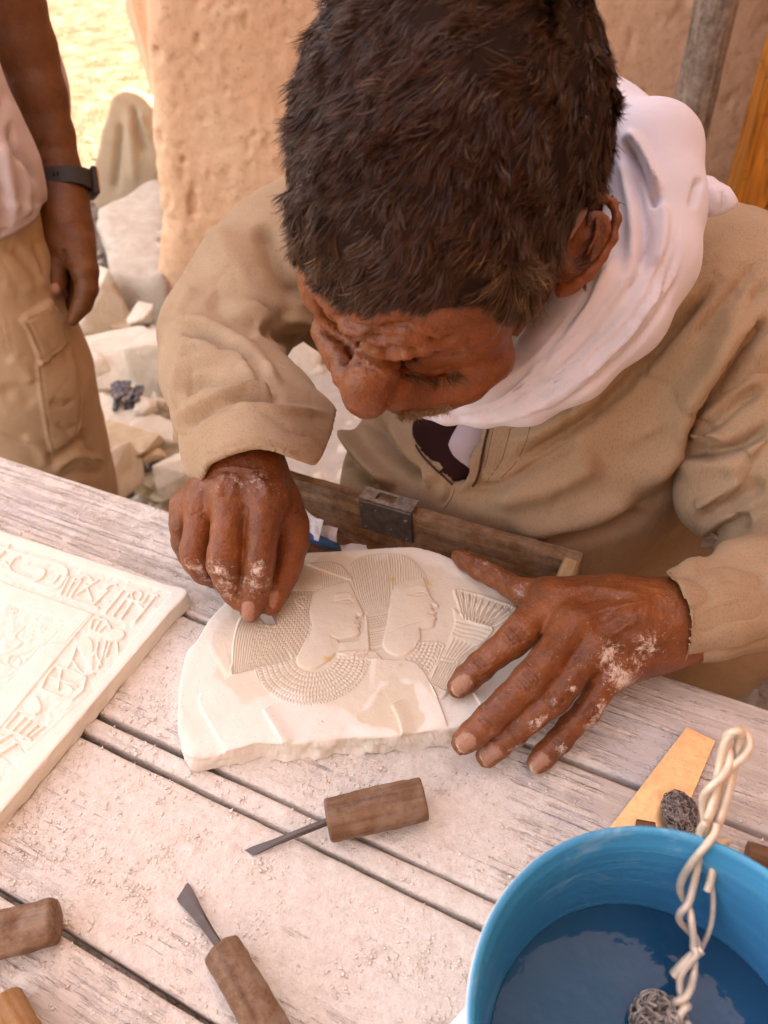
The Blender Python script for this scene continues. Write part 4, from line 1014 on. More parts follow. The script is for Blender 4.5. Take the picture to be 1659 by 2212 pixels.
# ------------------------------------------------------------------ drawer behind the bench
drw = M_wood('drawer_wood', (0.090, 0.034, 0.013), (0.30, 0.145, 0.058), (0, 0, GRAIN), (4, 70, 75), 0.75, 0.0012, 0.16)
DZ = 0.762
def drawer():
    a = W(612, 1010, DZ); b = W(1262, 1192, DZ); d = b - a; d /= np.linalg.norm(d); n = np.array((-d[1], d[0], 0)); ax = np.array([d, n, (0, 0, 1)])
    R_ = b; Lc = W(430, 1030, DZ); ql = ((Lc - b) @ n)
    L = np.linalg.norm(W(463, 972, DZ) - b); root = empty('tool_drawer', (a + b) / 2 - [0, 0, 0.13], 'open worn brown wooden tool drawer with iron lock behind the carved slab', 'drawer')
    def part(name, c, s, m=drw, bev=0.0012):
        v, f = box(c, s, ax, bev); 
        # more points so that the old wood can be uneven
        return mesh(name, v, f, m, root, smooth=False)
    h = 0.115; t = 0.013; back = b - d * L / 2 - n * t / 2 - [0, 0, h / 2]
    # board with a chewed upper edge
    def board(name, p0, p1, t, h, seed, m=drw):
        L_ = np.linalg.norm(p1 - p0); dd = (p1 - p0) / L_; nn = np.array((-dd[1], dd[0], 0)); k = int(L_ / 0.004); prof = [(0, -h), (0, -0.02), (0, -0.0025), (0.0018, 0), (t / 2, 0.0003), (t - 0.0018, 0), (t, -0.0025), (t, -0.02), (t, -h)]
        V = []; 
        for i in range(k + 1):
            c = p0 + dd * L_ * i / k
            for j, (x, z) in enumerate(prof): V.append(c - nn * x + np.array((0, 0, z)))
        V = np.array(V); top = np.tile([p[1] > -0.01 for p in prof], k + 1)
        V[:, 2] += top * (0.0011 * fbm(V * 45, 3, seed) - 0.003 * sstep(0.7, 1.1, fbm(V * 22, 2, seed + 3)))
        V += nn * (0.0006 * fbm(V * np.array([9, 9, 90]), 3, seed + 5))[:, None]
        m_ = len(prof); F = [(i * m_ + j, i * m_ + j + 1, (i + 1) * m_ + j + 1, (i + 1) * m_ + j) for i in range(k) for j in range(m_ - 1)]
        F += [tuple(range(m_))[::-1], tuple(k * m_ + j for j in range(m_))]
        return mesh(name, V, F, m, root, smooth=True, smooth_angle=35)
    p1 = b; p0 = b - d * L
    o = board('back_board', p0, p1, t, h, 3)
    sidedir = W(1205, 1245, DZ) - W(1240, 1196, DZ); sidedir[2] = 0; sidedir /= np.linalg.norm(sidedir)
    sidedir = -n
    end = M_wood('drawer_end_wood', (0.22, 0.12, 0.05), (0.50, 0.32, 0.15), (0, 0, GRAIN), (70, 6, 75), 0.75, 0.001, 0.15)
    cut = (b @ TN) - 0.3605
    board('side_board', b + [0, 0, 0.002] - n * (t + 0.0006), b + [0, 0, 0.002] - n * cut, t, h, 5, end)
    board('side_board', p0 - n * cut + d * 0.013, p0 - n * (t + 0.0006) + d * 0.013, t, h, 6)
    v, f = box(b - d * L / 2 - n * cut / 2 - [0, 0, h + 0.006], (L, cut, 0.008), ax, 0.001); mesh('bottom', v, f, drw, root, smooth=False)
    # lock
    iron = M_metal('old_iron', (0.17, 0.14, 0.13), 0.42, 0.6, (0.10, 0.06, 0.045), 0.85)
    worn = M_metal('worn_iron', (0.30, 0.25, 0.225), 0.45, 0.7, (0.14, 0.08, 0.05), 0.85)
    c0 = W(783, 1068, DZ + 0.0015); c1 = W(897, 1100, DZ + 0.0015); wd = np.linalg.norm(c1 - c0); mid = (c0 + c1) / 2
    qn = (mid - b) @ n; mid = mid - n * qn; hh = 0.036
    face = mid - n * (t + 0.0014) - np.array((0, 0, hh / 2 - 0.001))
    v, f = box(face, (wd, 0.0026, hh), ax, 0.0006); lp = mesh('lock_plate', v, f, iron, root, smooth=False)
    for sx, sz, rr in ((-0.42, 0.36, 0.0014), (0.40, 0.22, 0.0022), (0.40, -0.40, 0.0015), (-0.16, 0.30, 0.001), (0.1, -0.22, 0.0013), (-0.40, -0.38, 0.0014)):
        q = face + d * wd * sx + np.array((0, 0, hh * sz)) - n * 0.0014
        v, f = tube([q + n * 0.0004, q - n * 0.0007, q - n * 0.001], [rr, rr, rr * 0.6], 12); mesh('rivet', v, f, worn, lp)
    fl = []                                   # top flange with a slot
    c = mid - n * (t / 2 - 0.0005) + np.array((0, 0, 0.0018)); fw = t + 0.003
    for cx, sx, cy, sy in ((-0.36, 0.28, 0, 1), (0.31, 0.38, 0, 1), (-0.05, 0.34, 0.40, 0.2), (-0.05, 0.34, -0.36, 0.28)):
        fl.append(box(c + d * wd * cx + n * fw * cy, (wd * sx, fw * sy, 0.0018), ax, 0.0003))
    v, f = join(fl); mesh('lock_flange', v, f, worn, lp, smooth=False)
    # paper and pen inside
    pm = Mat('tissue', 0.9, 0.1); pm.col((0.80, 0.74, 0.76)); pm.bump(pm.noise(60, 4, 0.6), 0.003); pm.b.inputs['Subsurface Weight'].default_value = 0.0
    def paper(name, quad, z, seed, label):
        q = [W(u, v, z + dz) for u, v, dz in quad]; n_ = 26; V = []
        for i in range(n_):
            for j in range(n_):
                a, b_ = i / (n_ - 1), j / (n_ - 1); V.append((q[0] * (1 - a) + q[1] * a) * (1 - b_) + (q[3] * (1 - a) + q[2] * a) * b_)
        V = np.array(V); V[:, 2] += 0.004 * fbm(V * 60, 3, seed) + 0.004 * np.abs(vnoise(V * 35, seed)); F = np.array([(i * n_ + j, (i + 1) * n_ + j, (i + 1) * n_ + j + 1, i * n_ + j + 1) for i in range(n_ - 1) for j in range(n_ - 1)])
        o = mesh(name, V, F, pm.m); s = o.modifiers.new('t', 'SOLIDIFY'); s.thickness = 0.0006; tag(o, label, 'paper')
    paper('crumpled_paper', [(655, 1098, 0.02), (700, 1128, 0.012), (690, 1178, 0), (645, 1150, 0)], 0.735, 3, 'crumpled white tissue peeping out beside the carving hand')
    paper('paper_scrap', [(672, 1130, 0.01), (730, 1142, 0.01), (728, 1176, 0), (680, 1176, 0)], 0.73, 5, 'folded white paper leaning on the drawer board by the blue pen')
    paper('paper_scrap', [(735, 1180, 0), (790, 1174, 0.004), (800, 1200, 0), (740, 1200, 0)], 0.725, 9, 'small flat white scrap of paper just above the slab edge')
    bl = Mat('blue_plastic', 0.3, 0.5); bl.col((0.02, 0.14, 0.36)); a = W(640, 1150, 0.742); b2 = W(730, 1182, 0.728)
    v, f = tube([a, a + (b2 - a) * 0.3, a + (b2 - a) * 0.6, b2], [0.0035, 0.0048, 0.0048, 0.0042], 14); tag(mesh('pen', v, f, bl.m), 'blue plastic pen lying in the drawer under the white paper', 'pen')
drawer()

# ------------------------------------------------------------------ chisels
def chisel(pA, pB, rpx, blade, tipw, seed, label, dust=0.3, tip_c=(0.13, 0.105, 0.10), orange=False, root_name='chisel'):
    """pA: handle end where the blade enters, pB: butt, blade: point of the tip; all picture points on the bench"""
    mid = W((pA[0] + pB[0]) / 2, (pA[1] + pB[1]) / 2, TZ + 0.014); r = rpx * PX(mid)[2] / FPX
    a = W(*pA, TZ + r + 0.0006); b = W(*pB, TZ + r + 0.0006); ax = (b - a); L = np.linalg.norm(ax); ax /= L
    root = empty(root_name, mid * [1, 1, 0] + [0, 0, TZ], label, 'chisel', 'wood-handled chisels lying on the bench')
    rs = np.random.default_rng(seed); n = 40; m = 64
    fl = 0.05 * np.abs(np.sin(np.arange(n) / n * 2 * math.pi * 4 + seed))
    fl2 = rs.normal(0, 0.010, n)
    t = np.linspace(0, 1, m); prof = np.ones(m) * 1.0
    prof = 1 - 0.10 * (t - 0.5) ** 2 + 0.012 * np.sin(t * 9 + seed)
    prof[0] *= 0.55; prof[1] *= 0.86; prof[2] *= 0.96; prof[-1] *= 0.6; prof[-2] *= 0.86; prof[-3] *= 0.96
    tt = np.r_[0, 0.004, 0.012, np.linspace(0.03, 0.97, m - 6), 0.988, 0.996, 1]
    v, f = tube(a + np.outer(tt * L, ax), prof * r, n, prof=lambda s, th: 1 - fl + fl2)
    s = (v - a) @ ax; c = a + np.outer(s, ax); rad = v - c
    v = v + rad * (0.03 * fbm(v * 170, 3, seed) - 0.05 * sstep(0.6, 1.0, fbm(v * 90 + seed, 3, seed + 2)) * (sstep(L * 0.85, L, s) + sstep(L * 0.12, 0, s) * 0.7 + 0.15))[:, None]
    fr = frame(ax); rot = Matrix(((ax[0], fr[0][0], fr[1][0]), (ax[1], fr[0][1], fr[1][1]), (ax[2], fr[0][2], fr[1][2]))).inverted().to_euler()
    wd = M_wood('chisel_handle', (0.105, 0.045, 0.022) if not orange else (0.20, 0.085, 0.03), (0.23, 0.115, 0.060) if not orange else (0.42, 0.21, 0.08), tuple(rot), (5, 110, 110), 0.75, 0.0009, dust * 0.5, False)
    mesh('handle', v, f, wd, root)
    if blade is None: return root
    steel = M_metal('tool_steel', tip_c, 0.42, 0.55, (0.13, 0.085, 0.07), 0.85)
    e = W(*blade, TZ + 0.0012); q0 = a + ax * 0.004; dd = e - q0; Lb = np.linalg.norm(dd); dd /= Lb
    sd = np.cross(dd, (0, 0, 1.0)); sd /= np.linalg.norm(sd); up = np.cross(sd, dd)
    V = []; k = 26
    for i in range(k):
        x = i / (k - 1); wdt = np.interp(x, [0, 0.35, 0.7, 0.93, 1], tipw); th = np.interp(x, [0, 0.4, 0.85, 1], [0.0024, 0.0022, 0.0011, 0.0003])
        sk = 0.0022 * x ** 6
        for yy, zz in ((-1, -0.6), (-0.6, -1), (0.6, -1), (1, -0.6), (1, 0.6), (0.6, 1), (-0.6, 1), (-1, 0.6)):
            V.append(q0 + dd * (Lb * x + sk * yy) + sd * yy * wdt + up * zz * th)
    F = [(i * 8 + j, i * 8 + (j + 1) % 8, (i + 1) * 8 + (j + 1) % 8, (i + 1) * 8 + j) for i in range(k - 1) for j in range(8)] + [tuple(range(8))[::-1], tuple((k - 1) * 8 + j for j in range(8))]
    V = np.array(V); mesh('blade', V, F, steel, root, smooth=True, smooth_angle=30); return root
chisel((706, 1773), (918, 1724), 49, (537, 1842), [0.0018, 0.0019, 0.0019, 0.0028, 0.0024], 3, 'brown wood-handled chisel lying below the slab, thin blade pointing left', 0.25)
chisel((478, 2048), (640, 2330), 47, (394, 1924), [0.0020, 0.0025, 0.0038, 0.0052, 0.0050], 8, 'wood-handled chisel at the lower middle with flared blade pointing up', 0.3)
chisel((124, 1988), (-210, 2075), 50, (-330, 2110), [0.0024, 0.0026, 0.0026, 0.0034, 0.0030], 12, 'dusty greyish chisel handle entering from the left edge', 0.4, root_name='chisel')
chisel((8, 2160), (100, 2330), 40, None, None, 14, 'orange-brown handle end poking in at the lower left corner', 0.2, orange=True)
chisel((262, 2222), (275, 2300), 26, None, None, 17, 'tip of a brown handle just showing at the bottom edge', 0.1)
chisel((1612, 1842), (1750, 1880), 26, None, None, 21, 'smooth brown handle end beside the bucket rim at the right edge', 0.0)
chisel((1374, 1785), (1415, 1792), 16, None, None, 23, 'short brown handle lying across the copper strip above the bucket', 0.0)

# ------------------------------------------------------------------ copper strip and steel wool
cop = M_metal('copper', (0.82, 0.50, 0.27), 0.36, 0.45, (0.55, 0.30, 0.14), 0.6)
q = np.array([W(1482, 1575, TZ), W(1543, 1606, TZ), W(1440, 1850, TZ), W(1278, 1842, TZ)])
v, f = prism(q[:, :2], TZ + 0.0012, TZ + 0.0036, 0, 0.0004); o = mesh('metal_strip', v, f, cop, smooth=False); tag(o, 'copper-coloured metal strip with a cut end, lying beyond the bucket', 'metal strip')
def fuzz(name, c, rad, n, mat, seed, label, cat, r=0.0005):
    rs = np.random.default_rng(seed); V = []; F = []; k = 0
    for i in range(n):
        p = rs.normal(size=3) * 0.5; p /= max(1, np.linalg.norm(p)); dirn = rs.normal(size=3); pts = []
        for j in range(9):
            pts.append(p.copy()); dirn = dirn + rs.normal(size=3) * 0.6 - p * 0.6; dirn /= np.linalg.norm(dirn); p = p + dirn * 0.22
            if np.linalg.norm(p) > 1: p /= np.linalg.norm(p)
        v, f = tube(c + catmull(pts, 3) * rad, r, 4, False); V.append(v); F += [tuple(a + k for a in b) for b in f]; k += len(v)
    o = mesh(name, np.vstack(V), F, mat); tag(o, label, cat); return o
hr = Mat('wire_wool', 0.7, 0.3); hr.col(hr.ramp(hr.noise(300, 2), [(0.35, (0.09, 0.065, 0.055)), (0.65, (0.38, 0.30, 0.27))]))
cw = W(1470, 1755, TZ + 0.012); sc_ = PX(cw)[2] / FPX
fuzz('wire_wool', cw, np.array((46, 40, 24)) * sc_ * np.array((0.85, 1.25, 1)), 420, hr.m, 3, 'dark grey-brown tangled wire wool lying on the copper strip', 'wire wool', 0.00035)

# ------------------------------------------------------------------ bucket
def bucket():
    RZ = 0.88; c = np.array((0.091, 0.067)); Rr = 0.0786
    root = empty('bucket', (c[0], c[1], TZ), 'blue-lined plastic water bucket with wire handle in the lower right corner', 'bucket')
    om = Mat('bucket_outside', 0.45, 0.4); om.col(om.mix(om.ramp(om.noise(40, 5, 0.7), [(0.4, 0.0), (0.65, 0.6)]), (0.55, 0.70, 0.78), (0.80, 0.74, 0.66)))
    im = Mat('bucket_inside', 0.35, 0.5); co = im.co((1, 1, 30))
    im.col(im.mix(im.ramp(im.noise(6, 5, 0.6, 0.5, co), [(0.45, 0.0), (0.75, 0.55)]), (0.0, 0.27, 0.50), (0.01, 0.42, 0.60)))
    scum = im.ramp(im.noise(28, 7, 0.75, 0.6), [(0.56, 0.0), (0.72, 0.5)]); im.col(im.mix(scum, im.b.inputs['Base Color'].links[0].from_socket, (0.42, 0.62, 0.70)))
    im.bump(im.noise(5, 4, 0.6, 0, co), 0.0006)
    n = 128
    def lathe(name, prof, m):
        th = np.arange(n) / n * 2 * math.pi; V = []; F = []
        for r, z in prof: V.append(np.c_[c[0] + r * np.cos(th), c[1] + r * np.sin(th), np.full(n, z)])
        k = len(prof); F = [(i * n + j, i * n + (j + 1) % n, (i + 1) * n + (j + 1) % n, (i + 1) * n + j) for i in range(k - 1) for j in range(n)]
        V = np.vstack(V)
        if prof[-1][0] < 0.06: pass
        return V, F
    H = RZ - TZ
    outer = [(0.0, TZ + 0.0015), (0.064, TZ + 0.0015), (0.0668, TZ + 0.004)] + [(0.067 + (Rr - 0.0075 - 0.067 + 0.006) * t, TZ + 0.004 + (H - 0.024) * t) for t in np.linspace(0.05, 1, 12)] + [(Rr + 0.0012, RZ - 0.018), (Rr + 0.0016, RZ - 0.002), (Rr + 0.0008, RZ)]
    V, F = lathe('outer', outer, om); mesh('outer_wall', V, F, om.m, root, smooth_angle=50)
    inner = [(Rr + 0.0008, RZ), (Rr - 0.0002, RZ + 0.0009), (Rr - 0.0016, RZ + 0.0004), (Rr - 0.0024, RZ - 0.002), (Rr - 0.0030, RZ - 0.008), (Rr - 0.0036, RZ - 0.009)] + [(Rr - 0.0038 - 0.0095 * t, RZ - 0.009 - (H - 0.014) * t) for t in np.linspace(0.05, 1, 12)] + [(0.0, RZ - H + 0.005)]
    V, F = lathe('inner', inner, im); F = [g[::-1] for g in F]; V[:, :2] = c + (V[:, :2] - c); mesh('inner_lining', V, F, im.m, root, smooth_angle=60)
    # water
    wz = TZ + 0.062; wr = Rr - 0.0038 - 0.0095 * (RZ - 0.009 - wz) / (H - 0.014) - 0.0004
    wm = Mat('water', 0.05, 0.16); wm.b.inputs['Transmission Weight'].default_value = 0.2; wm.b.inputs['IOR'].default_value = 1.33; wm.col((0.0, 0.085, 0.17)); wm.bump(wm.noise(45, 3), 0.0006)
    th = np.arange(n) / n * 2 * math.pi; V = np.vstack([[(*c, wz)]] + [np.c_[c[0] + wr * k * np.cos(th), c[1] + wr * k * np.sin(th), np.full(n, wz)] for k in (0.33, 0.66, 1.0)])
    F = [(0, 1 + j, 1 + (j + 1) % n) for j in range(n)] + [(1 + r * n + j, 1 + (r + 1) * n + j, 1 + (r + 1) * n + (j + 1) % n, 1 + r * n + (j + 1) % n) for r in range(2) for j in range(n)]
    V2 = V.copy(); V2[:, 2] = TZ + 0.0075; V2[:, :2] = c + (V2[:, :2] - c) * 0.92; F2 = [tuple(i + len(V) for i in g[::-1]) for g in F]; e = 1 + 2 * n
    F3 = [(e + j, len(V) + e + j, len(V) + e + (j + 1) % n, e + (j + 1) % n) for j in range(n)]
    o = mesh('water', np.vstack([V, V2]), F + F2 + F3, wm.m, smooth=True, smooth_angle=40); tag(o, 'dark water standing in the blue bucket', 'water')
    # twisted wire handle
    wire = M_metal('galvanised_wire', (0.74, 0.61, 0.47), 0.45, 0.4, (0.42, 0.31, 0.22), 0.35)
    def strand(name, pts, r, tw=0.0, turns=0, ph=0.0, cl=None):
        p = catmull(pts, 14); m = len(p); T = np.gradient(p, axis=0); T /= np.linalg.norm(T, axis=1)[:, None]
        a = np.cross(T, (0.3, 0.9, 0.2)); a /= np.linalg.norm(a, axis=1)[:, None]; b = np.cross(T, a); s = np.linspace(0, 1, m) * turns * 2 * math.pi + ph
        q = p + tw * (np.cos(s)[:, None] * a + np.sin(s)[:, None] * b)
        v, f = tube(q, r, 10); return mesh(name, v, f, wire, root)
    d0 = 0.352
    up = [P(1500, 1862, d0), P(1512, 1800, d0 - 0.006), P(1535, 1720, d0 - 0.010), P(1560, 1650, d0 - 0.012), P(1580, 1600, d0 - 0.014), P(1592, 1574, d0 - 0.014), P(1606, 1586, d0 - 0.013), P(1602, 1620, d0 - 0.012), P(1575, 1690, d0 - 0.010), P(1548, 1760, d0 - 0.008), P(1528, 1830, d0 - 0.003), P(1518, 1880, d0)]
    strand('handle_wire', up, 0.0021, 0.0018, 2.5, 0.4); strand('handle_wire', up[1:-2], 0.0018, 0.0026, 3.5, 3.4)
    dn = [P(1535, 1775, d0 - 0.012), P(1518, 1830, d0 - 0.010), P(1480, 1925, d0), P(1478, 1975, d0 + 0.002), P(1505, 2035, d0), P(1500, 2080, d0 - 0.003), P(1478, 2130, d0 - 0.007), P(1472, 2190, d0 - 0.012), P(1490, 2260, d0 - 0.016)]
    strand('handle_wire', dn, 0.0018, 0.0028, 2.5, 0.0); strand('handle_wire', dn, 0.0018, 0.0028, 2.5, 2.6); 
    strand('handle_wire', [P(1540, 1850, d0 - 0.004), P(1538, 1890, d0 - 0.004), P(1528, 1925, d0 - 0.004)], 0.0019)
    strand('handle_wire', [P(1498, 1862, d0 - 0.005), P(1512, 1844, d0 - 0.008), P(1545, 1825, d0 - 0.004), P(1572, 1815, d0 + 0.002), P(1562, 1835, d0 + 0.004), P(1540, 1845, d0)], 0.0013)
    strand('handle_wire', [P(1522, 1870, d0), P(1540, 1930, d0 + 0.002), P(1535, 2000, d0 + 0.004), P(1510, 2060, d0 + 0.006)], 0.0013)
    strand('handle_wire', [P(1455, 2108, d0 - 0.002), P(1480, 2080, d0 - 0.003), P(1515, 2050, d0 - 0.002)], 0.0024)
    fz = Mat('bristle', 0.8, 0.2); fz.col(fz.ramp(fz.noise(200, 2), [(0.35, (0.20, 0.16, 0.13)), (0.65, (0.50, 0.44, 0.38))]))
    cc = P(1425, 2215, d0 - 0.008); s = (d0 + 0.015) / FPX; fuzz('scrubbing_brush', cc, np.array((58, 62, 60)) * s, 300, fz.m, 9, 'bristly brown scrubbing ball hanging on wire inside the bucket', 'scrubber', 0.0006)
bucket()
# white bowl rim at the very bottom, left of the bucket
wb = Mat('white_plastic', 0.4, 0.4); wb.col((0.78, 0.80, 0.80))
v, f = prism(np.array([W(965, 2222, TZ), W(1012, 2170, TZ), W(1030, 2260, TZ), W(950, 2280, TZ)])[:, :2], TZ, TZ + 0.004, 0, 0.001)
tag(mesh('plastic_lid', v, f, wb.m, smooth=False), 'corner of a white plastic lid tucked against the bucket at the bottom edge', 'lid')
# ------------------------------------------------------------------ the carver
CX, CY, CZ = RM[:, 0], RM[:, 1], RM[:, 2]          # right, up and towards the viewer, as directions of the world
def B(u, v, d, r): return P(u, v, d), r * d / FPX
def chainpx(body, pts, k=0.01, flat=None):
    c = [B(*q) for q in pts]; body.chain([x[0] for x in c], [x[1] for x in c], k, flat); return body
def chainw(body, pts, k=0.004, rs=1.0, flat=None):   # (u, v, z, r px)
    c = [W(u, v, z) for u, v, z, r in pts]; r = [q[3] * PX(np.array(x))[2] / FPX * rs for q, x in zip(pts, c)]
    body.chain(c, r, k, flat); return c, r

carver = empty('person', (0.12, 0.62, 0.0), 'man in a beige tunic and white scarf bending over the slab, chisel in hand', 'person')

# ---- head
HF = -0.27 * CX - 0.93 * CY + 0.26 * CZ; HF /= np.linalg.norm(HF)
HU = CZ + 0.02 * CX; HU = HU - HF * (HU @ HF); HU /= np.linalg.norm(HU)
HR = np.cross(HF, HU)                                # to the viewer's right
HR = HR if HR @ CX > 0 else -HR
HO = P(948, 392, 0.425)
def H(x, y, z): return HO + HR * x + HF * y + HU * z
HA = np.array([HR, HF, HU])
head = Body()
head.ell(H(0.0, -0.012, 0.020), (0.081, 0.096, 0.088), HA, 0.02)
head.ell(H(0.0, -0.060, -0.005), (0.068, 0.055, 0.065), HA, 0.02)
head.ell(H(0.0, 0.050, 0.020), (0.062, 0.045, 0.056), HA, 0.02)
head.ell(H(0.0, 0.035, -0.045), (0.062, 0.050, 0.062), HA, 0.02)
head.cone(H(-0.036, 0.078, -0.004), H(-0.010, 0.091, -0.003), 0.0125, 0.013, 0.010).cone(H(0.010, 0.091, -0.003), H(0.040, 0.076, -0.004), 0.013, 0.013, 0.010)
for s_ in (-1, 1):
    head.ell(H(0.043 * s_, 0.050, -0.040), (0.021, 0.026, 0.020), HA, 0.012)      # cheekbones
    if s_ > 0: head.ell(H(0.030 * s_, 0.083, -0.020), (0.014, 0.008, 0.010), HA, 0.008, True) # sockets
    head.ell(H(0.030 * s_, 0.073, -0.020), (0.013, 0.012, 0.011), HA, 0.003)       # lids
    head.cone(H(0.052 * s_, 0.0, -0.070), H(0.020 * s_, 0.062, -0.098), 0.018, 0.016, 0.015)
head.cone(H(-0.002, 0.086, -0.010), H(-0.006, 0.106, -0.042), 0.0095, 0.0150, 0.009)
head.ell(H(-0.006, 0.110, -0.052), (0.0148, 0.0152, 0.0142), HA, 0.007)
for s_ in (-1, 1): head.ell(H(-0.005 + 0.0155 * s_, 0.099, -0.055), (0.0095, 0.012, 0.0095), HA, 0.005)
head.ell(H(0, 0.078, -0.082), (0.028, 0.016, 0.020), HA, 0.012)
head.cone(H(-0.016, 0.092, -0.080), H(0.016, 0.092, -0.080), 0.0055, 0.0055, 0.004).cone(H(-0.014, 0.090, -0.089), H(0.014, 0.090, -0.089), 0.006, 0.006, 0.004)
head.ell(H(0, 0.074, -0.110), (0.022, 0.018, 0.018), HA, 0.012)
chainpx(head, [(868, 862, 0.487, 28), (930, 846, 0.492, 40), (1000, 815, 0.487, 46), (1060, 775, 0.475, 52)], 0.015)
chainpx(head, [(690, 716, 0.466, 18), (720, 742, 0.464, 25), (756, 764, 0.462, 26), (800, 778, 0.462, 24)], 0.012)
chainpx(head, [(742, 790, 0.470, 26), (770, 820, 0.474, 28)], 0.012)
neck_b = P(1230, 560, 0.66)
head.cone(H(0.01, -0.035, -0.05), neck_b, 0.058, 0.062, 0.02)
# ear on the viewer's right
ec = [(1242, 500), (1256, 462), (1276, 437), (1304, 427), (1326, 440), (1333, 474), (1324, 516), (1302, 556), (1272, 592), (1240, 620), (1212, 630), (1206, 606)]
chainpx(head, [(u, v, 0.452 - 0.010 * math.sin(i / 11 * 3.1), 9 + (3 if 8 <= i <= 10 else 0)) for i, (u, v) in enumerate(ec)], 0.0035)
ea = (P(1225, 610, 0.45) - P(1312, 450, 0.45)); ea /= np.linalg.norm(ea); eb = np.cross(ea, CZ); eb /= np.linalg.norm(eb); EA = np.array([ea, eb, np.cross(ea, eb)])
head.ell(P(1262, 535, 0.458), (0.024, 0.0155, 0.006), EA, 0.006)
head.ell(P(1258, 548, 0.449), (0.010, 0.006, 0.006), EA, 0.003, True)
chainpx(head, [(1290, 470, 0.449, 7), (1288, 510, 0.447, 7), (1268, 548, 0.447, 6)], 0.003)
hv, hf = head.build(0.0019)
hv = relax(hv, hf, 2, 0.4)
E = lambda *p: [(548.6 + 0.2976 * x, 548.6 + 0.2976 * y) for x, y in p]
HAIRLINE = [(560, 470), (598, 520), (622, 530), (650, 558), (682, 594), (714, 630), (745, 660), (785, 676), (825, 676), (855, 666), (885, 670), (930, 662), (985, 654), (1040, 648), (1085, 664), (1110, 680), (1150, 676), (1188, 640), (1215, 570), (1240, 500), (1262, 442), (1330, 425), (1400, 380)]
sk = Sculpt(hv, hf)
for q in (E((560, 420), (640, 480), (760, 540), (900, 545), (1050, 520), (1200, 540)), E((500, 470), (600, 540), (720, 600), (860, 610), (960, 590)),
          E((720, 690), (780, 645), (860, 655), (960, 690), (1080, 700), (1250, 690)), E((735, 770), (800, 735), (880, 765), (980, 785), (1110, 780), (1200, 740)),
          E((980, 830), (1080, 850), (1180, 890), (1350, 880), (1500, 820)), E((430, 330), (480, 420), (560, 520), (640, 580)), E((470, 560), (560, 610), (680, 650)), E((1250, 620), (1350, 640), (1480, 600)), E((1300, 720), (1420, 730), (1520, 690))):
    sk.line(q, 4.2, -0.0052, wob=2.5)
for q in (E((760, 620), (860, 630), (980, 640), (1150, 655)), E((790, 700), (880, 715), (1000, 735), (1180, 735)), E((800, 800), (880, 830), (1000, 850)), E((600, 500), (720, 560), (850, 575))): sk.line(q, 5, 0.0034, wob=2.5)
sk.line(E((690, 640), (700, 700), (735, 755), (775, 790)), 4.2, -0.0048).line(E((620, 790), (700, 785), (780, 800), (860, 850), (960, 880)), 5, -0.0028)
sk.blob(E((590, 720))[0], 20, 0.0030, 14).blob(E((760, 705))[0], 11, 0.0026).blob(E((980, 840))[0], 32, 0.0030, 12, 10).blob(E((1350, 870))[0], 45, 0.0024, 10, -12)
sk.line(E((640, 900), (700, 870), (780, 870)), 3, -0.0008).line(E((1050, 1010), (990, 1060), (960, 1120)), 4, -0.0026)
sk.bake(); 
face_m = (sk.V > np.interp(sk.U, [p[0] for p in HAIRLINE], [p[1] for p in HAIRLINE])) * 1.0
sk.noise(300, 0.00040, 3, 2, mask=face_m).noise(90, 0.0004, 3, 5, mask=face_m)
hv = sk.done(); hN = normals(hv, hf)
hu, hvv, hd = PX(hv); front = (hN * (CP - hv)).sum(1) > 0
loc = (hv - HO) @ HA.T
hl = np.interp(hu, [p[0] for p in HAIRLINE], [p[1] for p in HAIRLINE])
earm = sdpoly(hu, hvv, np.array([(1225, 520), (1250, 455), (1275, 428), (1310, 415), (1345, 440), (1345, 500), (1310, 570), (1250, 640), (1195, 645), (1200, 590)])) < 0
hair_mask = np.where(front, (hvv < hl) & ~earm, (loc[:, 1] < 0.01) & (loc[:, 2] > -0.06)) & (loc[:, 2] > -0.075) & ~((hu > 1285) & (hvv > 440)) & ~((hu > 1180) & (hvv > 600))

# ---- hands; every joint has its own height over the slab
rh = Body()
zt = 0.7695 + 0.0
fing = {
 'index': [(1190, 1292, 0.812, 41), (1130, 1360, 0.809, 37), (1108, 1383, 0.806, 36.5), (1070, 1412, 0.799, 31.5), (1036, 1440, 0.7915, 31.5), (1008, 1466, 0.7845, 29.5), (990, 1483, 0.7795, 25)],
 'middle': [(1235, 1352, 0.815, 40), (1180, 1430, 0.812, 37), (1146, 1468, 0.808, 38), (1098, 1514, 0.799, 33.5), (1056, 1556, 0.7905, 33), (1022, 1586, 0.7835, 30), (1000, 1604, 0.7785, 26)],
 'ring': [(1278, 1405, 0.808, 36), (1228, 1470, 0.803, 32), (1198, 1508, 0.798, 33), (1150, 1548, 0.788, 29.5), (1108, 1582, 0.7785, 29), (1074, 1612, 0.770, 27.5), (1052, 1634, 0.7635, 24)],
 'little': [(1325, 1448, 0.796, 32), (1290, 1500, 0.788, 28), (1268, 1536, 0.782, 28.5), (1232, 1570, 0.775, 26), (1206, 1602, 0.7695, 26.5), (1180, 1628, 0.7635, 25), (1160, 1648, 0.7605, 22.5)],
}
for n_, q in fing.items(): chainw(rh, q, 0.0032)
chainw(rh, [(990, 1202, 0.7755, 15.5), (1006, 1212, 0.776, 18.5), (1036, 1230, 0.778, 21), (1068, 1246, 0.781, 21.5), (1100, 1264, 0.785, 23.5), (1130, 1280, 0.790, 28), (1180, 1285, 0.797, 36), (1250, 1290, 0.798, 42)], 0.006)   # thumb
pk = 0.012
chainw(rh, [(1190, 1300, 0.808, 42), (1330, 1300, 0.806, 50), (1440, 1315, 0.800, 56)], pk)
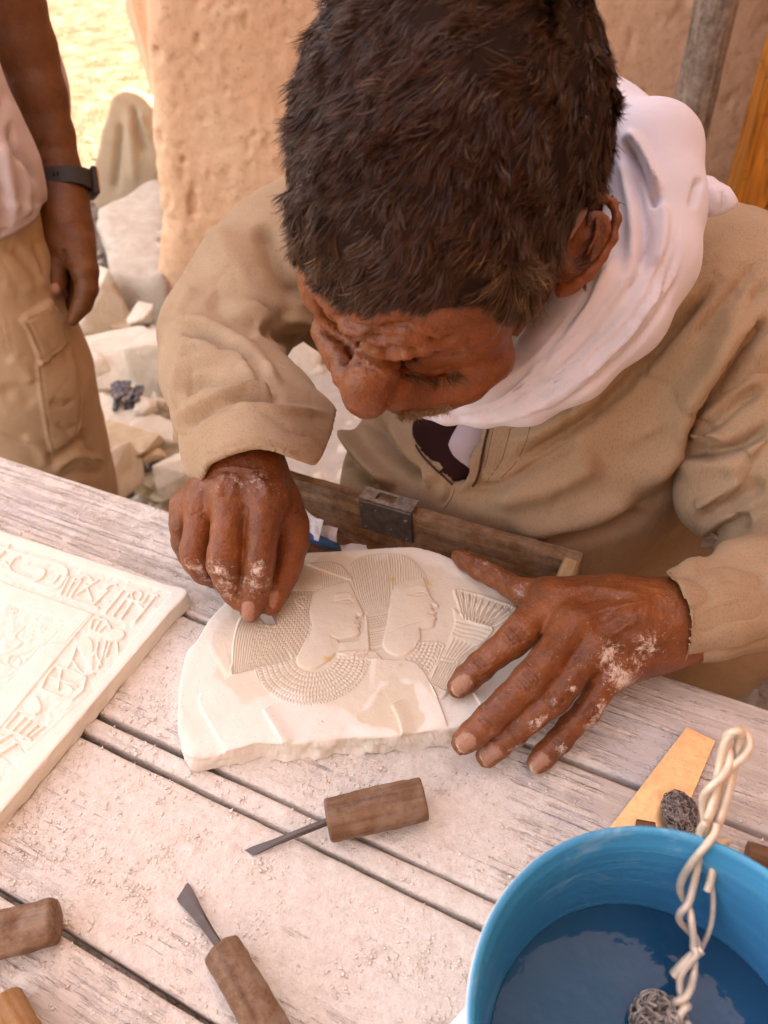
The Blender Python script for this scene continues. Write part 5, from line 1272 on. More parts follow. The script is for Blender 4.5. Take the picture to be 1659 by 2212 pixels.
chainw(rh, [(1235, 1352, 0.811, 42), (1340, 1335, 0.808, 52), (1450, 1335, 0.800, 58)], pk)
chainw(rh, [(1278, 1405, 0.804, 40), (1360, 1365, 0.802, 52), (1450, 1355, 0.796, 60)], pk)
chainw(rh, [(1325, 1448, 0.792, 34), (1385, 1400, 0.790, 50), (1450, 1365, 0.790, 58)], pk)
chainw(rh, [(1345, 1440, 0.776, 38), (1400, 1400, 0.778, 44), (1450, 1370, 0.785, 50)], pk)
chainw(rh, [(1240, 1330, 0.795, 50), (1330, 1345, 0.790, 66), (1440, 1345, 0.787, 68), (1540, 1335, 0.783, 66), (1680, 1320, 0.780, 68)], 0.02)
rv, rf = rh.build(0.00135)
rv = relax(rv, rf, 2, 0.5)
C6 = K6
def dirpx(a, b): d = np.array(b, float) - a; return d / np.linalg.norm(d)
nailpoly = {}
def creases(sk_, c, dr, r, n, amp, sp=5.0, w=1.7, bow=0.35):
    """a set of short folds across a finger at c, dr along the finger"""
    nx = np.array((-dr[1], dr[0])); c = np.array(c, float)
    for i in range(n):
        o = (i - (n - 1) / 2) * sp; L = r * (0.80 - 0.07 * abs(i - (n - 1) / 2)); b = bow * o
        pts = [c + dr * (o + b * (1 - t * t)) + nx * t * L for t in (-1, -0.5, 0, 0.5, 1)]
        sk_.line(pts, w * 1.1, -2.1 * amp * (1.0 if i % 2 == 0 else 0.7), wob=0.8)
def nail(sk_, pts, depth=0.0007):
    p = catmull(pts, 6, True); m = np.flatnonzero((np.abs(sk_.U - p[:, 0].mean()) < 60) & (np.abs(sk_.V - p[:, 1].mean()) < 60) & (sk_.fr > 0.02))
    d = sdpoly(sk_.U[m], sk_.V[m], p)
    sk_.disp[m] += (-depth * 1.3 * np.exp(-((d - 0.8) / 1.6) ** 2) - depth * 0.5 * sstep(1, -2, d) + depth * 0.6 * np.exp(-((d - 4) / 2.5) ** 2)) * sk_.fr[m]
    r = np.zeros(len(sk_.U)); r[m] = sstep(0.8, -1.0, d) * (sk_.fr[m] > 0.05); return r
s1 = Sculpt(rv, rf)
creases(s1, C6((545, 640))[0], dirpx((1108, 1383), (1008, 1466)), 34, 6, 0.0010, 6.5); creases(s1, C6((370, 775))[0], dirpx((1070, 1412), (1008, 1466)), 28, 3, 0.0008, 5)
creases(s1, C6((610, 870))[0], dirpx((1146, 1468), (1022, 1586)), 35, 6, 0.0010, 6.5); creases(s1, C6((400, 1080))[0], dirpx((1098, 1514), (1022, 1586)), 30, 3, 0.0008, 5)
creases(s1, C6((745, 970))[0], dirpx((1198, 1508), (1074, 1612)), 30, 5, 0.0009, 6); creases(s1, C6((540, 1120))[0], dirpx((1150, 1548), (1074, 1612)), 25, 3, 0.0007, 5)
creases(s1, C6((930, 1030))[0], dirpx((1268, 1536), (1180, 1628)), 26, 5, 0.0008, 5.5); creases(s1, C6((770, 1190))[0], dirpx((1232, 1570), (1180, 1628)), 23, 3, 0.0007, 4.5)
creases(s1, C6((440, 250))[0], dirpx((1130, 1280), (1036, 1230)), 20, 3, 0.0006, 6)
for q in (((760, 420), (900, 400), (1060, 420), (1200, 440)), ((880, 560), (980, 520), (1100, 490), (1230, 470)), ((960, 700), (1060, 620), (1170, 560))): s1.line(C6(*q), 7, 0.0016)
for q in (((850, 480), (980, 460), (1120, 450)), ((920, 620), (1030, 570), (1130, 530)), ((820, 360), (960, 350), (1100, 370))): s1.line(C6(*q), 8, -0.0012)
s1.line(C6((780, 540), (900, 500), (960, 420), (1080, 400), (1180, 430)), 3, 0.0007).line(C6((1000, 560), (1080, 500), (1180, 480), (1290, 420)), 3.2, 0.0009).line(C6((1040, 350), (1160, 380), (1300, 420)), 3, 0.0007)
s1.blob(C6((1180, 680))[0], 24, 0.0030, 18).blob(C6((1010, 850))[0], 20, 0.0014)
for i in range(9): s1.line(C6((1060 + i * 16, 690 - i * 4), (1090 + i * 17, 780 - i * 8), (1070 + i * 22, 870 - i * 18)), 1.6, -0.0007, wob=1)
for i in range(6): s1.line(C6((1200 + i * 10, 340), (1230 + i * 8, 480), (1215 + i * 12, 600)), 2.4, -0.0004, wob=2)
n_r = nail(s1, C6((222, 880), (252, 850), (292, 834), (316, 850), (330, 888), (300, 922), (256, 948), (232, 930))) + nail(s1, C6((240, 1168), (270, 1138), (312, 1128), (346, 1156), (352, 1190), (320, 1220), (286, 1236), (258, 1212))) \
    + nail(s1, C6((362, 1228), (392, 1200), (432, 1186), (466, 1208), (476, 1244), (440, 1276), (404, 1302), (378, 1276))) + nail(s1, C6((612, 1290), (640, 1256), (678, 1232), (712, 1248), (722, 1284), (690, 1310), (650, 1336), (622, 1330)))
tipn = sstep(6, -2, dpoly(s1.U, s1.V, np.array(C6((622, 1300), (630, 1328), (652, 1340))))[0]) * (n_r > 0.3) + sstep(4, -2, dpoly(s1.U, s1.V, np.array(C6((250, 1190), (262, 1220), (290, 1240))))[0]) * (n_r > 0.3) + sstep(3.2, -1, dpoly(s1.U, s1.V, np.array(C6((228, 905), (234, 935), (258, 950))))[0]) * (n_r > 0.3) + sstep(3, -1, dpoly(s1.U, s1.V, np.array(C6((368, 1250), (378, 1280), (404, 1306))))[0]) * (n_r > 0.3)
s1.noise(420, 0.00018, 3, 4).noise(120, 0.00028, 3, 6)
rv = s1.done()
def spots(U, V, L):
    r = np.zeros(len(U))
    for c, a, b, ang, k in L:
        c0 = c; t = RAD(ang); x = (U - c0[0]) * math.cos(t) + (V - c0[1]) * math.sin(t); y = -(U - c0[0]) * math.sin(t) + (V - c0[1]) * math.cos(t)
        r = np.maximum(r, k * np.exp(-((x / a / 1.35) ** 2 + (y / b / 1.35) ** 2)))
    return r * 0.62
du, dv_, _ = PX(rv)
rdust = 0.10 + spots(du, dv_, [(C6((1010, 745))[0], 20, 24, 30, 1.1), (C6((1090, 860))[0], 24, 26, -20, 1.2), (C6((1210, 690))[0], 17, 24, 20, 0.9), (C6((1150, 790))[0], 25, 22, -40, 0.6), (C6((660, 1080))[0], 20, 9, -40, 0.9), (C6((835, 910))[0], 8, 7, 0, 1), (C6((975, 1010))[0], 20, 9, -60, 0.9), (C6((920, 1090))[0], 22, 7, -55, 0.8), (C6((785, 1215))[0], 11, 10, 0, 0.7), (C6((560, 1200))[0], 16, 6, -40, 0.6), (C6((400, 280))[0], 30, 9, 35, 0.45), (C6((570, 410))[0], 14, 14, 0, 0.5), (C6((750, 980))[0], 8, 12, 0, 0.5)])

lh = Body(); D4 = lambda x, y: (329.2 + 0.2646 * x, 932.6 + 0.2646 * y)
def L4(pts): return [(*D4(x, y), z, r * 0.2646) for x, y, z, r in pts]
chainw(lh, L4([(930, 540, 0.858, 165), (900, 800, 0.843, 140), (878, 1020, 0.829, 128), (868, 1120, 0.820, 122), (850, 1260, 0.806, 120), (825, 1390, 0.793, 102), (800, 1475, 0.785, 82)]), 0.0026)   # index
chainw(lh, L4([(650, 540, 0.858, 160), (615, 800, 0.845, 138), (592, 990, 0.834, 140), (585, 1080, 0.826, 138), (615, 1210, 0.810, 118), (660, 1320, 0.796, 92), (700, 1390, 0.790, 70)]), 0.0026)      # middle
chainw(lh, L4([(420, 570, 0.850, 140), (380, 780, 0.838, 118), (350, 960, 0.826, 124), (360, 1050, 0.818, 118), (420, 1150, 0.806, 95), (500, 1210, 0.800, 72)]), 0.0026)                            # ring
chainw(lh, L4([(290, 600, 0.838, 120), (235, 760, 0.828, 95), (250, 900, 0.815, 95), (300, 1020, 0.806, 85), (370, 1110, 0.80, 70)]), 0.0026)                                                        # little
chainw(lh, L4([(1040, 560, 0.840, 150), (1120, 760, 0.826, 150), (1140, 900, 0.816, 128), (1110, 1060, 0.806, 112), (1080, 1180, 0.798, 95), (1030, 1310, 0.790, 78), (985, 1420, 0.784, 60), (968, 1450, 0.782, 50)]), 0.006)  # thumb
for a_, b_ in (((930, 540, 0.855, 165), (820, 330, 0.862, 200)), ((650, 540, 0.856, 165), (740, 320, 0.863, 210)), ((430, 570, 0.848, 145), (640, 330, 0.858, 200)), ((300, 610, 0.835, 125), (600, 350, 0.852, 190)), ((1040, 560, 0.835, 150), (880, 340, 0.862, 190)), ((860, 700, 0.815, 180), (720, 400, 0.845, 220))):
    chainw(lh, L4([a_, b_]), 0.012)
c_, r_ = chainw(lh, L4([(740, 330, 0.862, 225), (735, 250, 0.858, 230)]), 0.02)
lh.cone(W(*D4(735, 270), 0.856), P(525, 860, 0.70), 0.026, 0.032, 0.02)
lv, lf = lh.build(0.0014); lv = relax(lv, lf, 2, 0.5)
s2 = Sculpt(lv, lf)
for q, a in ((((620, 330), (560, 430), (560, 540)), 0.0020), (((800, 330), (900, 420), (950, 540)), 0.0024), (((520, 380), (420, 460), (360, 560)), 0.0014), (((700, 340), (660, 430), (640, 540)), 0.0012)): s2.line([D4(*p) for p in q], 9, a)
s2.line([D4(*p) for p in ((520, 300), (660, 290), (820, 310), (960, 300))], 3, 0.0009, wob=2).line([D4(*p) for p in ((700, 370), (850, 385), (1000, 380))], 2.5, -0.0009).line([D4(*p) for p in ((450, 430), (560, 360), (720, 350))], 2.5, 0.0007)
for q in (((400, 660), (450, 700), (480, 760)), ((380, 690), (430, 710), (470, 760)), ((700, 620), (750, 680), (760, 740)), ((730, 570), (770, 640), (775, 700)), ((300, 700), (400, 640), (420, 600))): s2.line([D4(*p) for p in q], 2, -0.0010, wob=0.8)
for x, y, r in ((600, 960, 34), (590, 1040, 34), (850, 1040, 30), (350, 980, 28), (860, 800, 32)): creases(s2, D4(x, y), np.array((0, 1.0)), r, 4, 0.00035, 7, 1.4)
creases(s2, D4(855, 1290), np.array((-0.1, 1.0)), 28, 4, 0.0008, 6); creases(s2, D4(640, 1250), np.array((0.3, 0.95)), 24, 3, 0.0006, 6)
n_l = nail(s2, [D4(*p) for p in ((735, 1395), (790, 1385), (828, 1410), (832, 1480), (826, 1545), (770, 1552), (728, 1530), (722, 1450))]) + nail(s2, [D4(*p) for p in ((960, 1330), (1000, 1300), (1022, 1310), (1020, 1370), (990, 1440), (955, 1420))])
s2.noise(420, 0.00018, 3, 4).noise(110, 0.0003, 3, 6)
lv = s2.done(); du, dv_, _ = PX(lv)
ldust = 0.06 + spots(du, dv_, [(D4(850, 1130), 15, 16, 0, 1.1), (D4(820, 1240), 20, 20, 0, 0.9), (D4(550, 1130), 26, 16, 30, 0.85), (D4(600, 1230), 26, 18, 50, 0.8), (D4(370, 1120), 26, 12, 30, 0.8), (D4(440, 1190), 22, 9, 30, 0.6), (D4(640, 1350), 16, 8, 20, 0.8), (D4(780, 400), 90, 22, 5, 0.42), (D4(940, 1230), 10, 12, 0, 0.7)])

# ---- trunk, arms and legs under the clothes (coarse)
tr = Body()
def lim(a, b, ra, rb): tr.cone(a, b, ra, rb, 0.03)
shL = P(770, 560, 0.90); shR = P(1580, 740, 0.67); nb = neck_b; hip = np.array((0.20, 0.80, 0.42)); elL = P(480, 745, 0.81); elR = P(1790, 1155, 0.622)
lim(shL, shR, 0.05, 0.05); lim(nb, hip, 0.09, 0.12); lim(shL, elL, 0.05, 0.04); lim(elL, P(525, 860, 0.70), 0.036, 0.030); lim(shR, elR, 0.05, 0.04); lim(elR, W(1680, 1320, 0.78), 0.036, 0.026)
kn = []
for s_ in (-1, 1):
    k_ = hip + TD * 0.14 * s_ - TN * 0.34 - np.array((0, 0, 0.02)); f_ = k_ * [1, 1, 0] - TN * 0.02 + np.array((0, 0, 0.05)); lim(hip + TD * 0.1 * s_, k_, 0.085, 0.06); lim(k_, f_, 0.055, 0.04); lim(f_, f_ - TN * 0.17 - [0, 0, 0.015], 0.038, 0.03); kn.append(k_)
tv, tf = tr.build(0.012)
skin = M_skin('carver_skin', (0.125, 0.030, 0.0078), (0.245, 0.067, 0.0185))
V_ = np.vstack([hv, rv, lv, tv]); F_ = np.vstack([hf, rf + len(hv), lf + len(hv) + len(rv), tf + len(hv) + len(rv) + len(lv)])
body = mesh('body', V_, F_, skin, carver)
vcol(body, 'dust', np.r_[np.full(len(hv), -0.25), rdust, ldust, np.zeros(len(tv))])
vcol(body, 'nail', np.r_[np.zeros(len(hv)), n_r, n_l, np.zeros(len(tv))]); vcol(body, 'nailtip', np.r_[np.zeros(len(hv)), np.clip(tipn, 0, 1), np.zeros(len(lv) + len(tv))])

# scalp below the hair
def strands(name, roots, nrm, flow, length, width, mat, parent, seg=4, curl=0.25, lift=0.4, seed=0, grey=None, droop=0.0):
    r = np.random.default_rng(seed); n = len(roots)
    f = flow - nrm * (flow * nrm).sum(1)[:, None]; f /= np.linalg.norm(f, axis=1)[:, None] + 1e-9
    cl = np.stack([fbm(roots * 95 + k * 31, 2, seed + k) for k in range(3)], 1)       # clumps turn together
    cl2 = np.stack([vnoise(roots * 38 + k * 31, seed + k) for k in range(3)], 1)
    ln = length * r.uniform(0.6, 1.15, n); p = roots + nrm * 0.0004; d = f * (1 - lift * 0.3) + nrm * lift + cl * 0.50 + cl2 * 0.4 + r.normal(0, 0.13, (n, 3)); d /= np.linalg.norm(d, axis=1)[:, None]
    bend = r.normal(0, curl, (n, 3)) + cl * curl * 1.4; P_ = [p]
    for i in range(seg):
        p = p + d * (ln / seg)[:, None]; P_.append(p); d = d + bend * 0.5 + f * 0.14 - nrm * (0.11 + droop); 
        into = (d * nrm).sum(1); d = d - nrm * np.minimum(into, 0)[:, None] * 0.7; d /= np.linalg.norm(d, axis=1)[:, None]
    P_ = np.stack(P_, 1)
    if n > 5000:
        from mathutils.kdtree import KDTree
        nc = n // 13; kd = KDTree(nc); ci = r.choice(n, nc, replace=False)
        for j, c in enumerate(ci): kd.insert(roots[c], j)
        kd.balance(); own = np.array([ci[kd.find(q)[1]] for q in roots]); tt = (np.linspace(0, 1, seg + 1) ** 1.2)[None, :, None]
        P_ = P_ + (P_[own] - P_) * tt * r.uniform(0.3, 0.85, n)[:, None, None]
    T = np.gradient(P_, axis=1); side = np.cross(T, nrm[:, None] + r.normal(0, 0.6, (n, 1, 3))); side /= np.linalg.norm(side, axis=2)[..., None] + 1e-9
    wd = width * r.uniform(0.6, 1.3, n)[:, None] * np.array([1.0] * (seg - 1) + [0.7, 0.12])[None]
    A = P_ - side * wd[..., None]; Bq = P_ + side * wd[..., None]; V = np.stack([A, Bq], 2).reshape(n, -1, 3); k = (seg + 1) * 2
    q = np.array([(2 * i, 2 * i + 1, 2 * i + 3, 2 * i + 2) for i in range(seg)]); F = (q[None] + (np.arange(n) * k)[:, None, None]).reshape(-1, 4)
    o = mesh(name, V.reshape(-1, 3), F, mat, parent)
    g = r.random(n) if grey is None else np.clip(grey + r.normal(0, 0.25, n), 0, 1)
    o['kind'] = 'stuff'; vcol(o, 'grey', np.repeat(g, k)); vcol(o, 'along', np.tile(np.repeat(np.linspace(0, 1, seg + 1), 2), n)); return o
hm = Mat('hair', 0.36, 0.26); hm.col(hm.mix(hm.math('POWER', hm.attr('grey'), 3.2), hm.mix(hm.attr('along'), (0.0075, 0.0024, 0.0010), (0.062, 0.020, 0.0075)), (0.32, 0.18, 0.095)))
tri = np.vstack([hf[:, [0, 1, 2]], hf[:, [0, 2, 3]]]); tm = hair_mask[tri].mean(1) > 0.5; tri = tri[tm]
a_, b_, c3 = hv[tri[:, 0]], hv[tri[:, 1]], hv[tri[:, 2]]; ar = np.linalg.norm(np.cross(b_ - a_, c3 - a_), axis=1)
ctr = (a_ + b_ + c3) / 3; facing = ((hN[tri[:, 0]]) * (CP - ctr)).sum(1) / np.linalg.norm(CP - ctr, axis=1); ar = ar * np.where(facing > -0.25, 1.0, 0.25)
NS = 110000; r0 = np.random.default_rng(11); pick = r0.choice(len(tri), NS, p=ar / ar.sum()); w1 = r0.random((NS, 2)); sw = w1.sum(1) > 1; w1[sw] = 1 - w1[sw]
root = a_[pick] + (b_ - a_)[pick] * w1[:, :1] + (c3 - a_)[pick] * w1[:, 1:]; rn = hN[tri[pick, 0]]
whorl = H(0.030, -0.045, 0.09); fl = root - whorl; fl = fl + HR * -0.035 + HF * 0.03
ru, rvv, _ = PX(root); grey = 0.06 + 0.50 * np.exp(-(((ru - 1150) / 130) ** 2 + ((rvv - 590) / 120) ** 2)) + 0.16 * np.exp(-(((ru - 640) / 100) ** 2 + ((rvv - 560) / 130) ** 2)) + 0.22 * fbm(root * 120, 2, 7) + 0.03 * (ru < 760)
edge_l = 1 - 0.5 * np.exp(-((rvv - np.interp(ru, [p[0] for p in HAIRLINE], [p[1] for p in HAIRLINE])) / 25.0) ** 2)
edge_l = edge_l * (1 - 0.42 * sstep(1180, 1300, ru)) * (1 - 0.12 * sstep(720, 640, ru))
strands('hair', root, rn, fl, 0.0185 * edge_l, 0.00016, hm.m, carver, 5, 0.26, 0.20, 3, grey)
scalp_f = hf[hair_mask[hf].all(1)]; us = np.unique(scalp_f); rm_ = np.full(len(hv), -1); rm_[us] = np.arange(len(us)); sm = Mat('scalp', 0.9, 0.1); sm.col((0.018, 0.008, 0.005))
mesh('hair_base', hv[us] + hN[us] * (0.0006 * sstep(0, 22, hl[us] - hvv[us]) + 0.0002)[:, None], rm_[scalp_f], sm.m, carver)
# brows, moustache, stubble
def sprinkle(name, path, w, n, length, width, flow_px, greyv, seed, lift=0.6, wd=0.0001):
    p = catmull(path, 8); d, t, s = dpoly(hu, hvv, p); cand = np.flatnonzero((d < w) & front & (hd < 0.62)); r = np.random.default_rng(seed)
    if not len(cand): return
    k = r.choice(cand, n); rt = hv[k] + r.normal(0, 0.0006, (n, 3)); fw = np.tile(CX * flow_px[0] - CY * flow_px[1], (n, 1)) + r.normal(0, 0.35, (n, 3))
    strands(name, rt, hN[k], fw, length, wd, hm.m, carver, 4, 0.15, lift, seed, np.full(n, greyv))
sprinkle('eyebrow', E((1080, 880), (1200, 900), (1340, 905), (1480, 870)), 6, 420, 0.009, 0.0001, (0.5, 0.8), 0.62, 5, 0.5)
#sprinkle('eyebrow', E((560, 690), (510, 620), (450, 560), (400, 480)), 6, 160, 0.010, 0.0001, (-0.9, 0.4), 0.35, 6, 0.8)
sprinkle('moustache', E((940, 1190), (1050, 1180), (1200, 1140), (1340, 1115), (1400, 1100)), 6, 700, 0.007, 0.0001, (0.1, 1.0), 0.95, 7, 0.5, 0.00013)
# ------------------------------------------------------------------ the carver's clothes
beige = M_cloth('tunic_cloth', (0.345, 0.225, 0.138), (0.415, 0.288, 0.186), sc=5200, rot=0.5, fleck=0.3)
def half_cut(D, lo, h, poly, keep_in=True, shell=None, near=None):
    """trim a body along a hem drawn in picture positions"""
    n = D.shape; X = np.stack(np.meshgrid(*[lo[a] + h * np.arange(n[a]) for a in range(3)], indexing='ij'), -1).reshape(-1, 3)
    m = np.flatnonzero(D.ravel() < 0.02); U, V, d = PX(X[m]); s = sdpoly(U, V, np.array(poly)) * d / FPX
    out = D.ravel().copy(); out[m] = np.maximum(out[m], s.astype(np.float32) if keep_in else -s.astype(np.float32)); return out.reshape(n)
# left sleeve
ls = Body()
chainpx(ls, [(730, 500, 0.80, 150), (610, 560, 0.79, 128), (540, 640, 0.785, 122), (480, 725, 0.775, 124)], 0.03)
chainpx(ls, [(480, 735, 0.770, 130), (484, 810, 0.735, 128), (508, 880, 0.665, 126), (545, 950, 0.606, 132), (572, 1010, 0.577, 140)], 0.02)
chainpx(ls, [(425, 690, 0.742, 62), (515, 735, 0.712, 74), (585, 812, 0.690, 46), (600, 850, 0.690, 26)], 0.006)
chainpx(ls, [(600, 900, 0.670, 100), (650, 950, 0.615, 80), (670, 1000, 0.592, 66)], 0.03)
hemL = [(300, 300), (1000, 300), (1000, 860), (740, 880), (727, 892), (722, 925), (706, 962), (694, 988), (680, 1006), (647, 994), (594, 973), (562, 965), (535, 968), (488, 984), (453, 1002), (441, 1028), (433, 1052), (418, 1046), (405, 1010), (300, 1000)]
def exL(D, lo, h):
    solid = D.copy(); D = half_cut(D, lo, h, hemL)
    n = D.shape; X = np.stack(np.meshgrid(*[lo[a] + h * np.arange(n[a]) for a in range(3)], indexing='ij'), -1).reshape(-1, 3)
    m = np.flatnonzero((np.abs(D.ravel()) < 0.05) & (solid.ravel() < -0.0050)); U, V, d = PX(X[m])
    hd_ = dpoly(U, V, np.array(hemL[7:18]))[0] * d / FPX; k = m[hd_ < 0.045]; f = D.ravel().copy(); f[k] = np.maximum(f[k], -(solid.ravel()[k] + 0.0050)); return f.reshape(n)
lsv, lsf = ls.build(0.0024, exL); lsv = relax(lsv, lsf, 3, 0.45)
S = Sculpt(lsv, lsf); S.kw = 1.7; S.ka = 0.72; G = lambda *p: [(164.6 + 0.2481 * x, 603.5 + 0.2481 * y) for x, y in p]
# folds read off the photograph
S.kw = 1.0; S.ka = 1.3
S.line([(378, 712), (455, 728), (530, 778), (580, 835), (600, 880)], 8, -0.009, 14)
S.line([(372, 700), (440, 700), (520, 745), (575, 805), (600, 850)], 16, 0.005)
S.line([(392, 900), (388, 840), (402, 795), (450, 782), (510, 782), (560, 800), (605, 840)], 13, 0.0065, 10)
S.line([(398, 778), (405, 755), (425, 745)], 12, -0.006).line([(412, 860), (425, 830), (480, 818), (540, 822), (580, 845)], 12, -0.0085, 9)
S.line([(386, 950), (398, 905), (445, 880), (505, 855), (560, 842), (610, 862)], 13, 0.0065, 9).line([(395, 930), (450, 900), (505, 872), (560, 868), (610, 880)], 9, -0.0060, 7)
S.line([(392, 935), (440, 914), (480, 885), (505, 876), (560, 884), (640, 892), (720, 895)], 7, 0.0035, 10).line([(385, 925), (388, 960), (400, 1000), (422, 1040)], 8, 0.0035)
S.line([(470, 480), (500, 560), (560, 640), (620, 690)], 34, 0.007).line([(560, 480), (590, 560), (620, 620), (660, 660)], 22, -0.011).line([(600, 700), (640, 690), (690, 700)], 14, 0.006).line([(560, 700), (620, 735), (680, 735)], 12, -0.008)
S.line([(450, 640), (500, 690), (560, 720)], 22, -0.005).line([(420, 620), (395, 660), (378, 700)], 14, 0.003)
S.line([(452, 986), (490, 972), (535, 956), (562, 953), (594, 961), (650, 982)], 2.2, -0.0012, ends=False)
S.noise(9, 0.0025, 2, 4); S.bake(); S.noise(60, 0.0003, 3, 9).wrinkle(17, 0.0026, 4, -0.3).wrinkle(34, 0.0010, 8, -0.1)
tunic = mesh('tunic', *(lambda a: a)((np.zeros((0, 3)), [])), None, carver) if False else None
lsv = S.done()

# right sleeve
rs_ = Body()
chainpx(rs_, [(1600, 700, 0.62, 170), (1650, 820, 0.63, 165), (1640, 960, 0.635, 170), (1700, 1080, 0.63, 175), (1800, 1170, 0.61, 170)], 0.02)
chainpx(rs_, [(1820, 1190, 0.60, 160), (1740, 1240, 0.570, 135), (1620, 1290, 0.550, 112), (1530, 1318, 0.538, 106), (1440, 1332, 0.530, 106)], 0.012)
chainpx(rs_, [(1560, 1040, 0.64, 95), (1540, 1080, 0.63, 80)], 0.02)
hemR = [(2100, 300), (1414, 300), (1434, 1200), (1438, 1243), (1458, 1258), (1466, 1270), (1483, 1310), (1489, 1345), (1486, 1385), (1476, 1424), (1470, 1445), (1700, 1500), (2100, 1500)]
def exR(D, lo, h):
    solid = D.copy(); D = half_cut(D, lo, h, hemR); n = D.shape
    X = np.stack(np.meshgrid(*[lo[a] + h * np.arange(n[a]) for a in range(3)], indexing='ij'), -1).reshape(-1, 3)
    m = np.flatnonzero((np.abs(D.ravel()) < 0.05) & (solid.ravel() < -0.0050)); U, V, d = PX(X[m])
    hd_ = dpoly(U, V, np.array(hemR[3:11]))[0] * d / FPX; k = m[hd_ < 0.05]; f = D.ravel().copy(); f[k] = np.maximum(f[k], -(solid.ravel()[k] + 0.0050)); return f.reshape(n)
rsv, rsf = rs_.build(0.0024, exR); rsv = relax(rsv, rsf, 3, 0.45)
S = Sculpt(rsv, rsf); S.kw = 1.5; S.ka = 1.05; Q = lambda *p: [(1261.8 + 0.2394 * x, 658.3 + 0.2394 * y) for x, y in p]
S.line(Q((850, 1330), (1000, 1340), (1150, 1340), (1350, 1290), (1500, 1230), (1700, 1080)), 7, -0.016, 11).line(Q((950, 1190), (1100, 1170), (1230, 1200), (1330, 1280)), 8, 0.008)
S.line(Q((1000, 1180), (1200, 1050), (1400, 880), (1620, 740)), 9, -0.009).line(Q((1000, 1120), (1250, 930), (1500, 700), (1659, 600)), 14, 0.007)
S.line(Q((1450, 1350), (1600, 1200), (1700, 1150)), 12, 0.006).line(Q((820, 1500), (1000, 1420), (1250, 1440), (1500, 1500)), 18, 0.006)
S.line(Q((1000, 2000), (1150, 1880), (1350, 1780), (1659, 1600)), 12, -0.010).line(Q((980, 1900), (1200, 1760), (1500, 1600)), 14, 0.006)
S.line([(1450, 1225), (1520, 1195), (1600, 1180), (1700, 1170)], 12, 0.005).line([(1500, 1240), (1580, 1230), (1680, 1250)], 12, -0.004).line([(1500, 1370), (1570, 1330), (1660, 1320)], 14, -0.004).line([(1510, 1200), (1560, 1150), (1620, 1120)], 9, -0.010)
S.noise(9, 0.0025, 2, 7); S.bake(); S.noise(60, 0.0003, 3, 9).wrinkle(15, 0.0030, 14, -0.3).wrinkle(34, 0.0010, 18, -0.1); rsv = S.done()

# trunk of the tunic
tb = Body()
tb.ell(P(1230, 880, 0.76), (0.150, 0.150, 0.150), None, 0.05)
chainpx(tb, [(1130, 640, 0.80, 200), (1330, 700, 0.74, 250), (1480, 690, 0.66, 225), (1570, 690, 0.625, 215)], 0.04)
tb.ell(P(1100, 1030, 0.83), (0.155, 0.155, 0.155), None, 0.05); chainpx(tb, [(760, 600, 0.84, 170), (1000, 640, 0.86, 220)], 0.05)
chainpx(tb, [(900, 1010, 0.83, 130), (930, 1110, 0.84, 190), (1000, 1300, 0.95, 260)], 0.04)
chainpx(tb, [(1500, 1020, 0.80, 130), (1500, 1140, 0.84, 150), (1560, 1250, 0.90, 150)], 0.03)
chainpx(tb, [(1230, 1080, 0.83, 190), (1300, 1200, 1.0, 200), (1480, 1340, 1.08, 190)], 0.04)
for k_ in kn: tb.cone(hip * [1, 1, 1], k_ + [0, 0, 0.0], 0.15, 0.10, 0.05); tb.cone(k_, k_ * [1, 1, 0] + [0, 0, 0.12], 0.10, 0.13, 0.05)
OPEN = [(903, 915), (899, 945), (912, 975), (940, 1005), (965, 1026), (982, 1046), (1012, 1049), (1026, 1032), (1036, 990), (1048, 955), (1052, 905), (1000, 880), (930, 880)]
def exT(D, lo, h):
    n = D.shape; X = np.stack(np.meshgrid(*[lo[a] + h * np.arange(n[a]) for a in range(3)], indexing='ij'), -1).reshape(-1, 3); solid = D.ravel()
    q = (X - (b_drw + 0)) @ TN; f = solid.copy(); low = X[:, 2] < 0.80
    f = np.where(low, np.maximum(f, (0.012 - q)), f) if False else f
    m = np.flatnonzero((f < 0.02) & (f > -0.06)); U, V, d = PX(X[m]); s = sdpoly(U, V, np.array(OPEN)) * d / FPX; k = (s < 0.004) & (d < 0.78)
    f[m] = np.where(k, np.maximum(f[m], np.minimum(-s, 0.08 + f[m])), f[m])
    # keep clear of the drawer and bench
    cut = np.where(X[:, 2] < 0.775, 0.452 - X @ TN, -1.0); f = np.maximum(f, cut); return f.reshape(n).astype(np.float32)
b_drw = W(1262, 1192, 0.762)
tbv, tbf = tb.build(0.0036, exT, clip=(np.array([-0.4, 0.2, 0.05]), np.array([0.7, 1.3, 1.3]))); tbv = relax(tbv, tbf, 1, 0.4)
S = Sculpt(tbv, tbf); S.kw = 1.2; S.ka = 1.7
S.line([(1659, 690), (1600, 760), (1540, 850), (1490, 930), (1465, 975)], 9, -0.018, 13).line([(1640, 640), (1560, 760), (1480, 890), (1420, 990), (1350, 1070)], 26, 0.012)
S.line([(1550, 600), (1470, 690), (1390, 790), (1300, 880), (1200, 950), (1110, 1000)], 10, -0.0085).line([(1500, 600), (1420, 690), (1340, 790), (1250, 880), (1160, 935), (1090, 960)], 15, 0.007)
S.line([(1600, 690), (1530, 790), (1440, 880), (1350, 960)], 16, 0.005).line([(1640, 560), (1560, 660), (1500, 740)], 10, -0.004).line([(1659, 600), (1600, 700), (1560, 760)], 10, -0.004)
S.line([(1010, 1050), (1080, 1050), (1150, 1010), (1250, 950)], 8, -0.005).line([(1060, 1075), (1180, 1050), (1300, 990)], 22, 0.006)
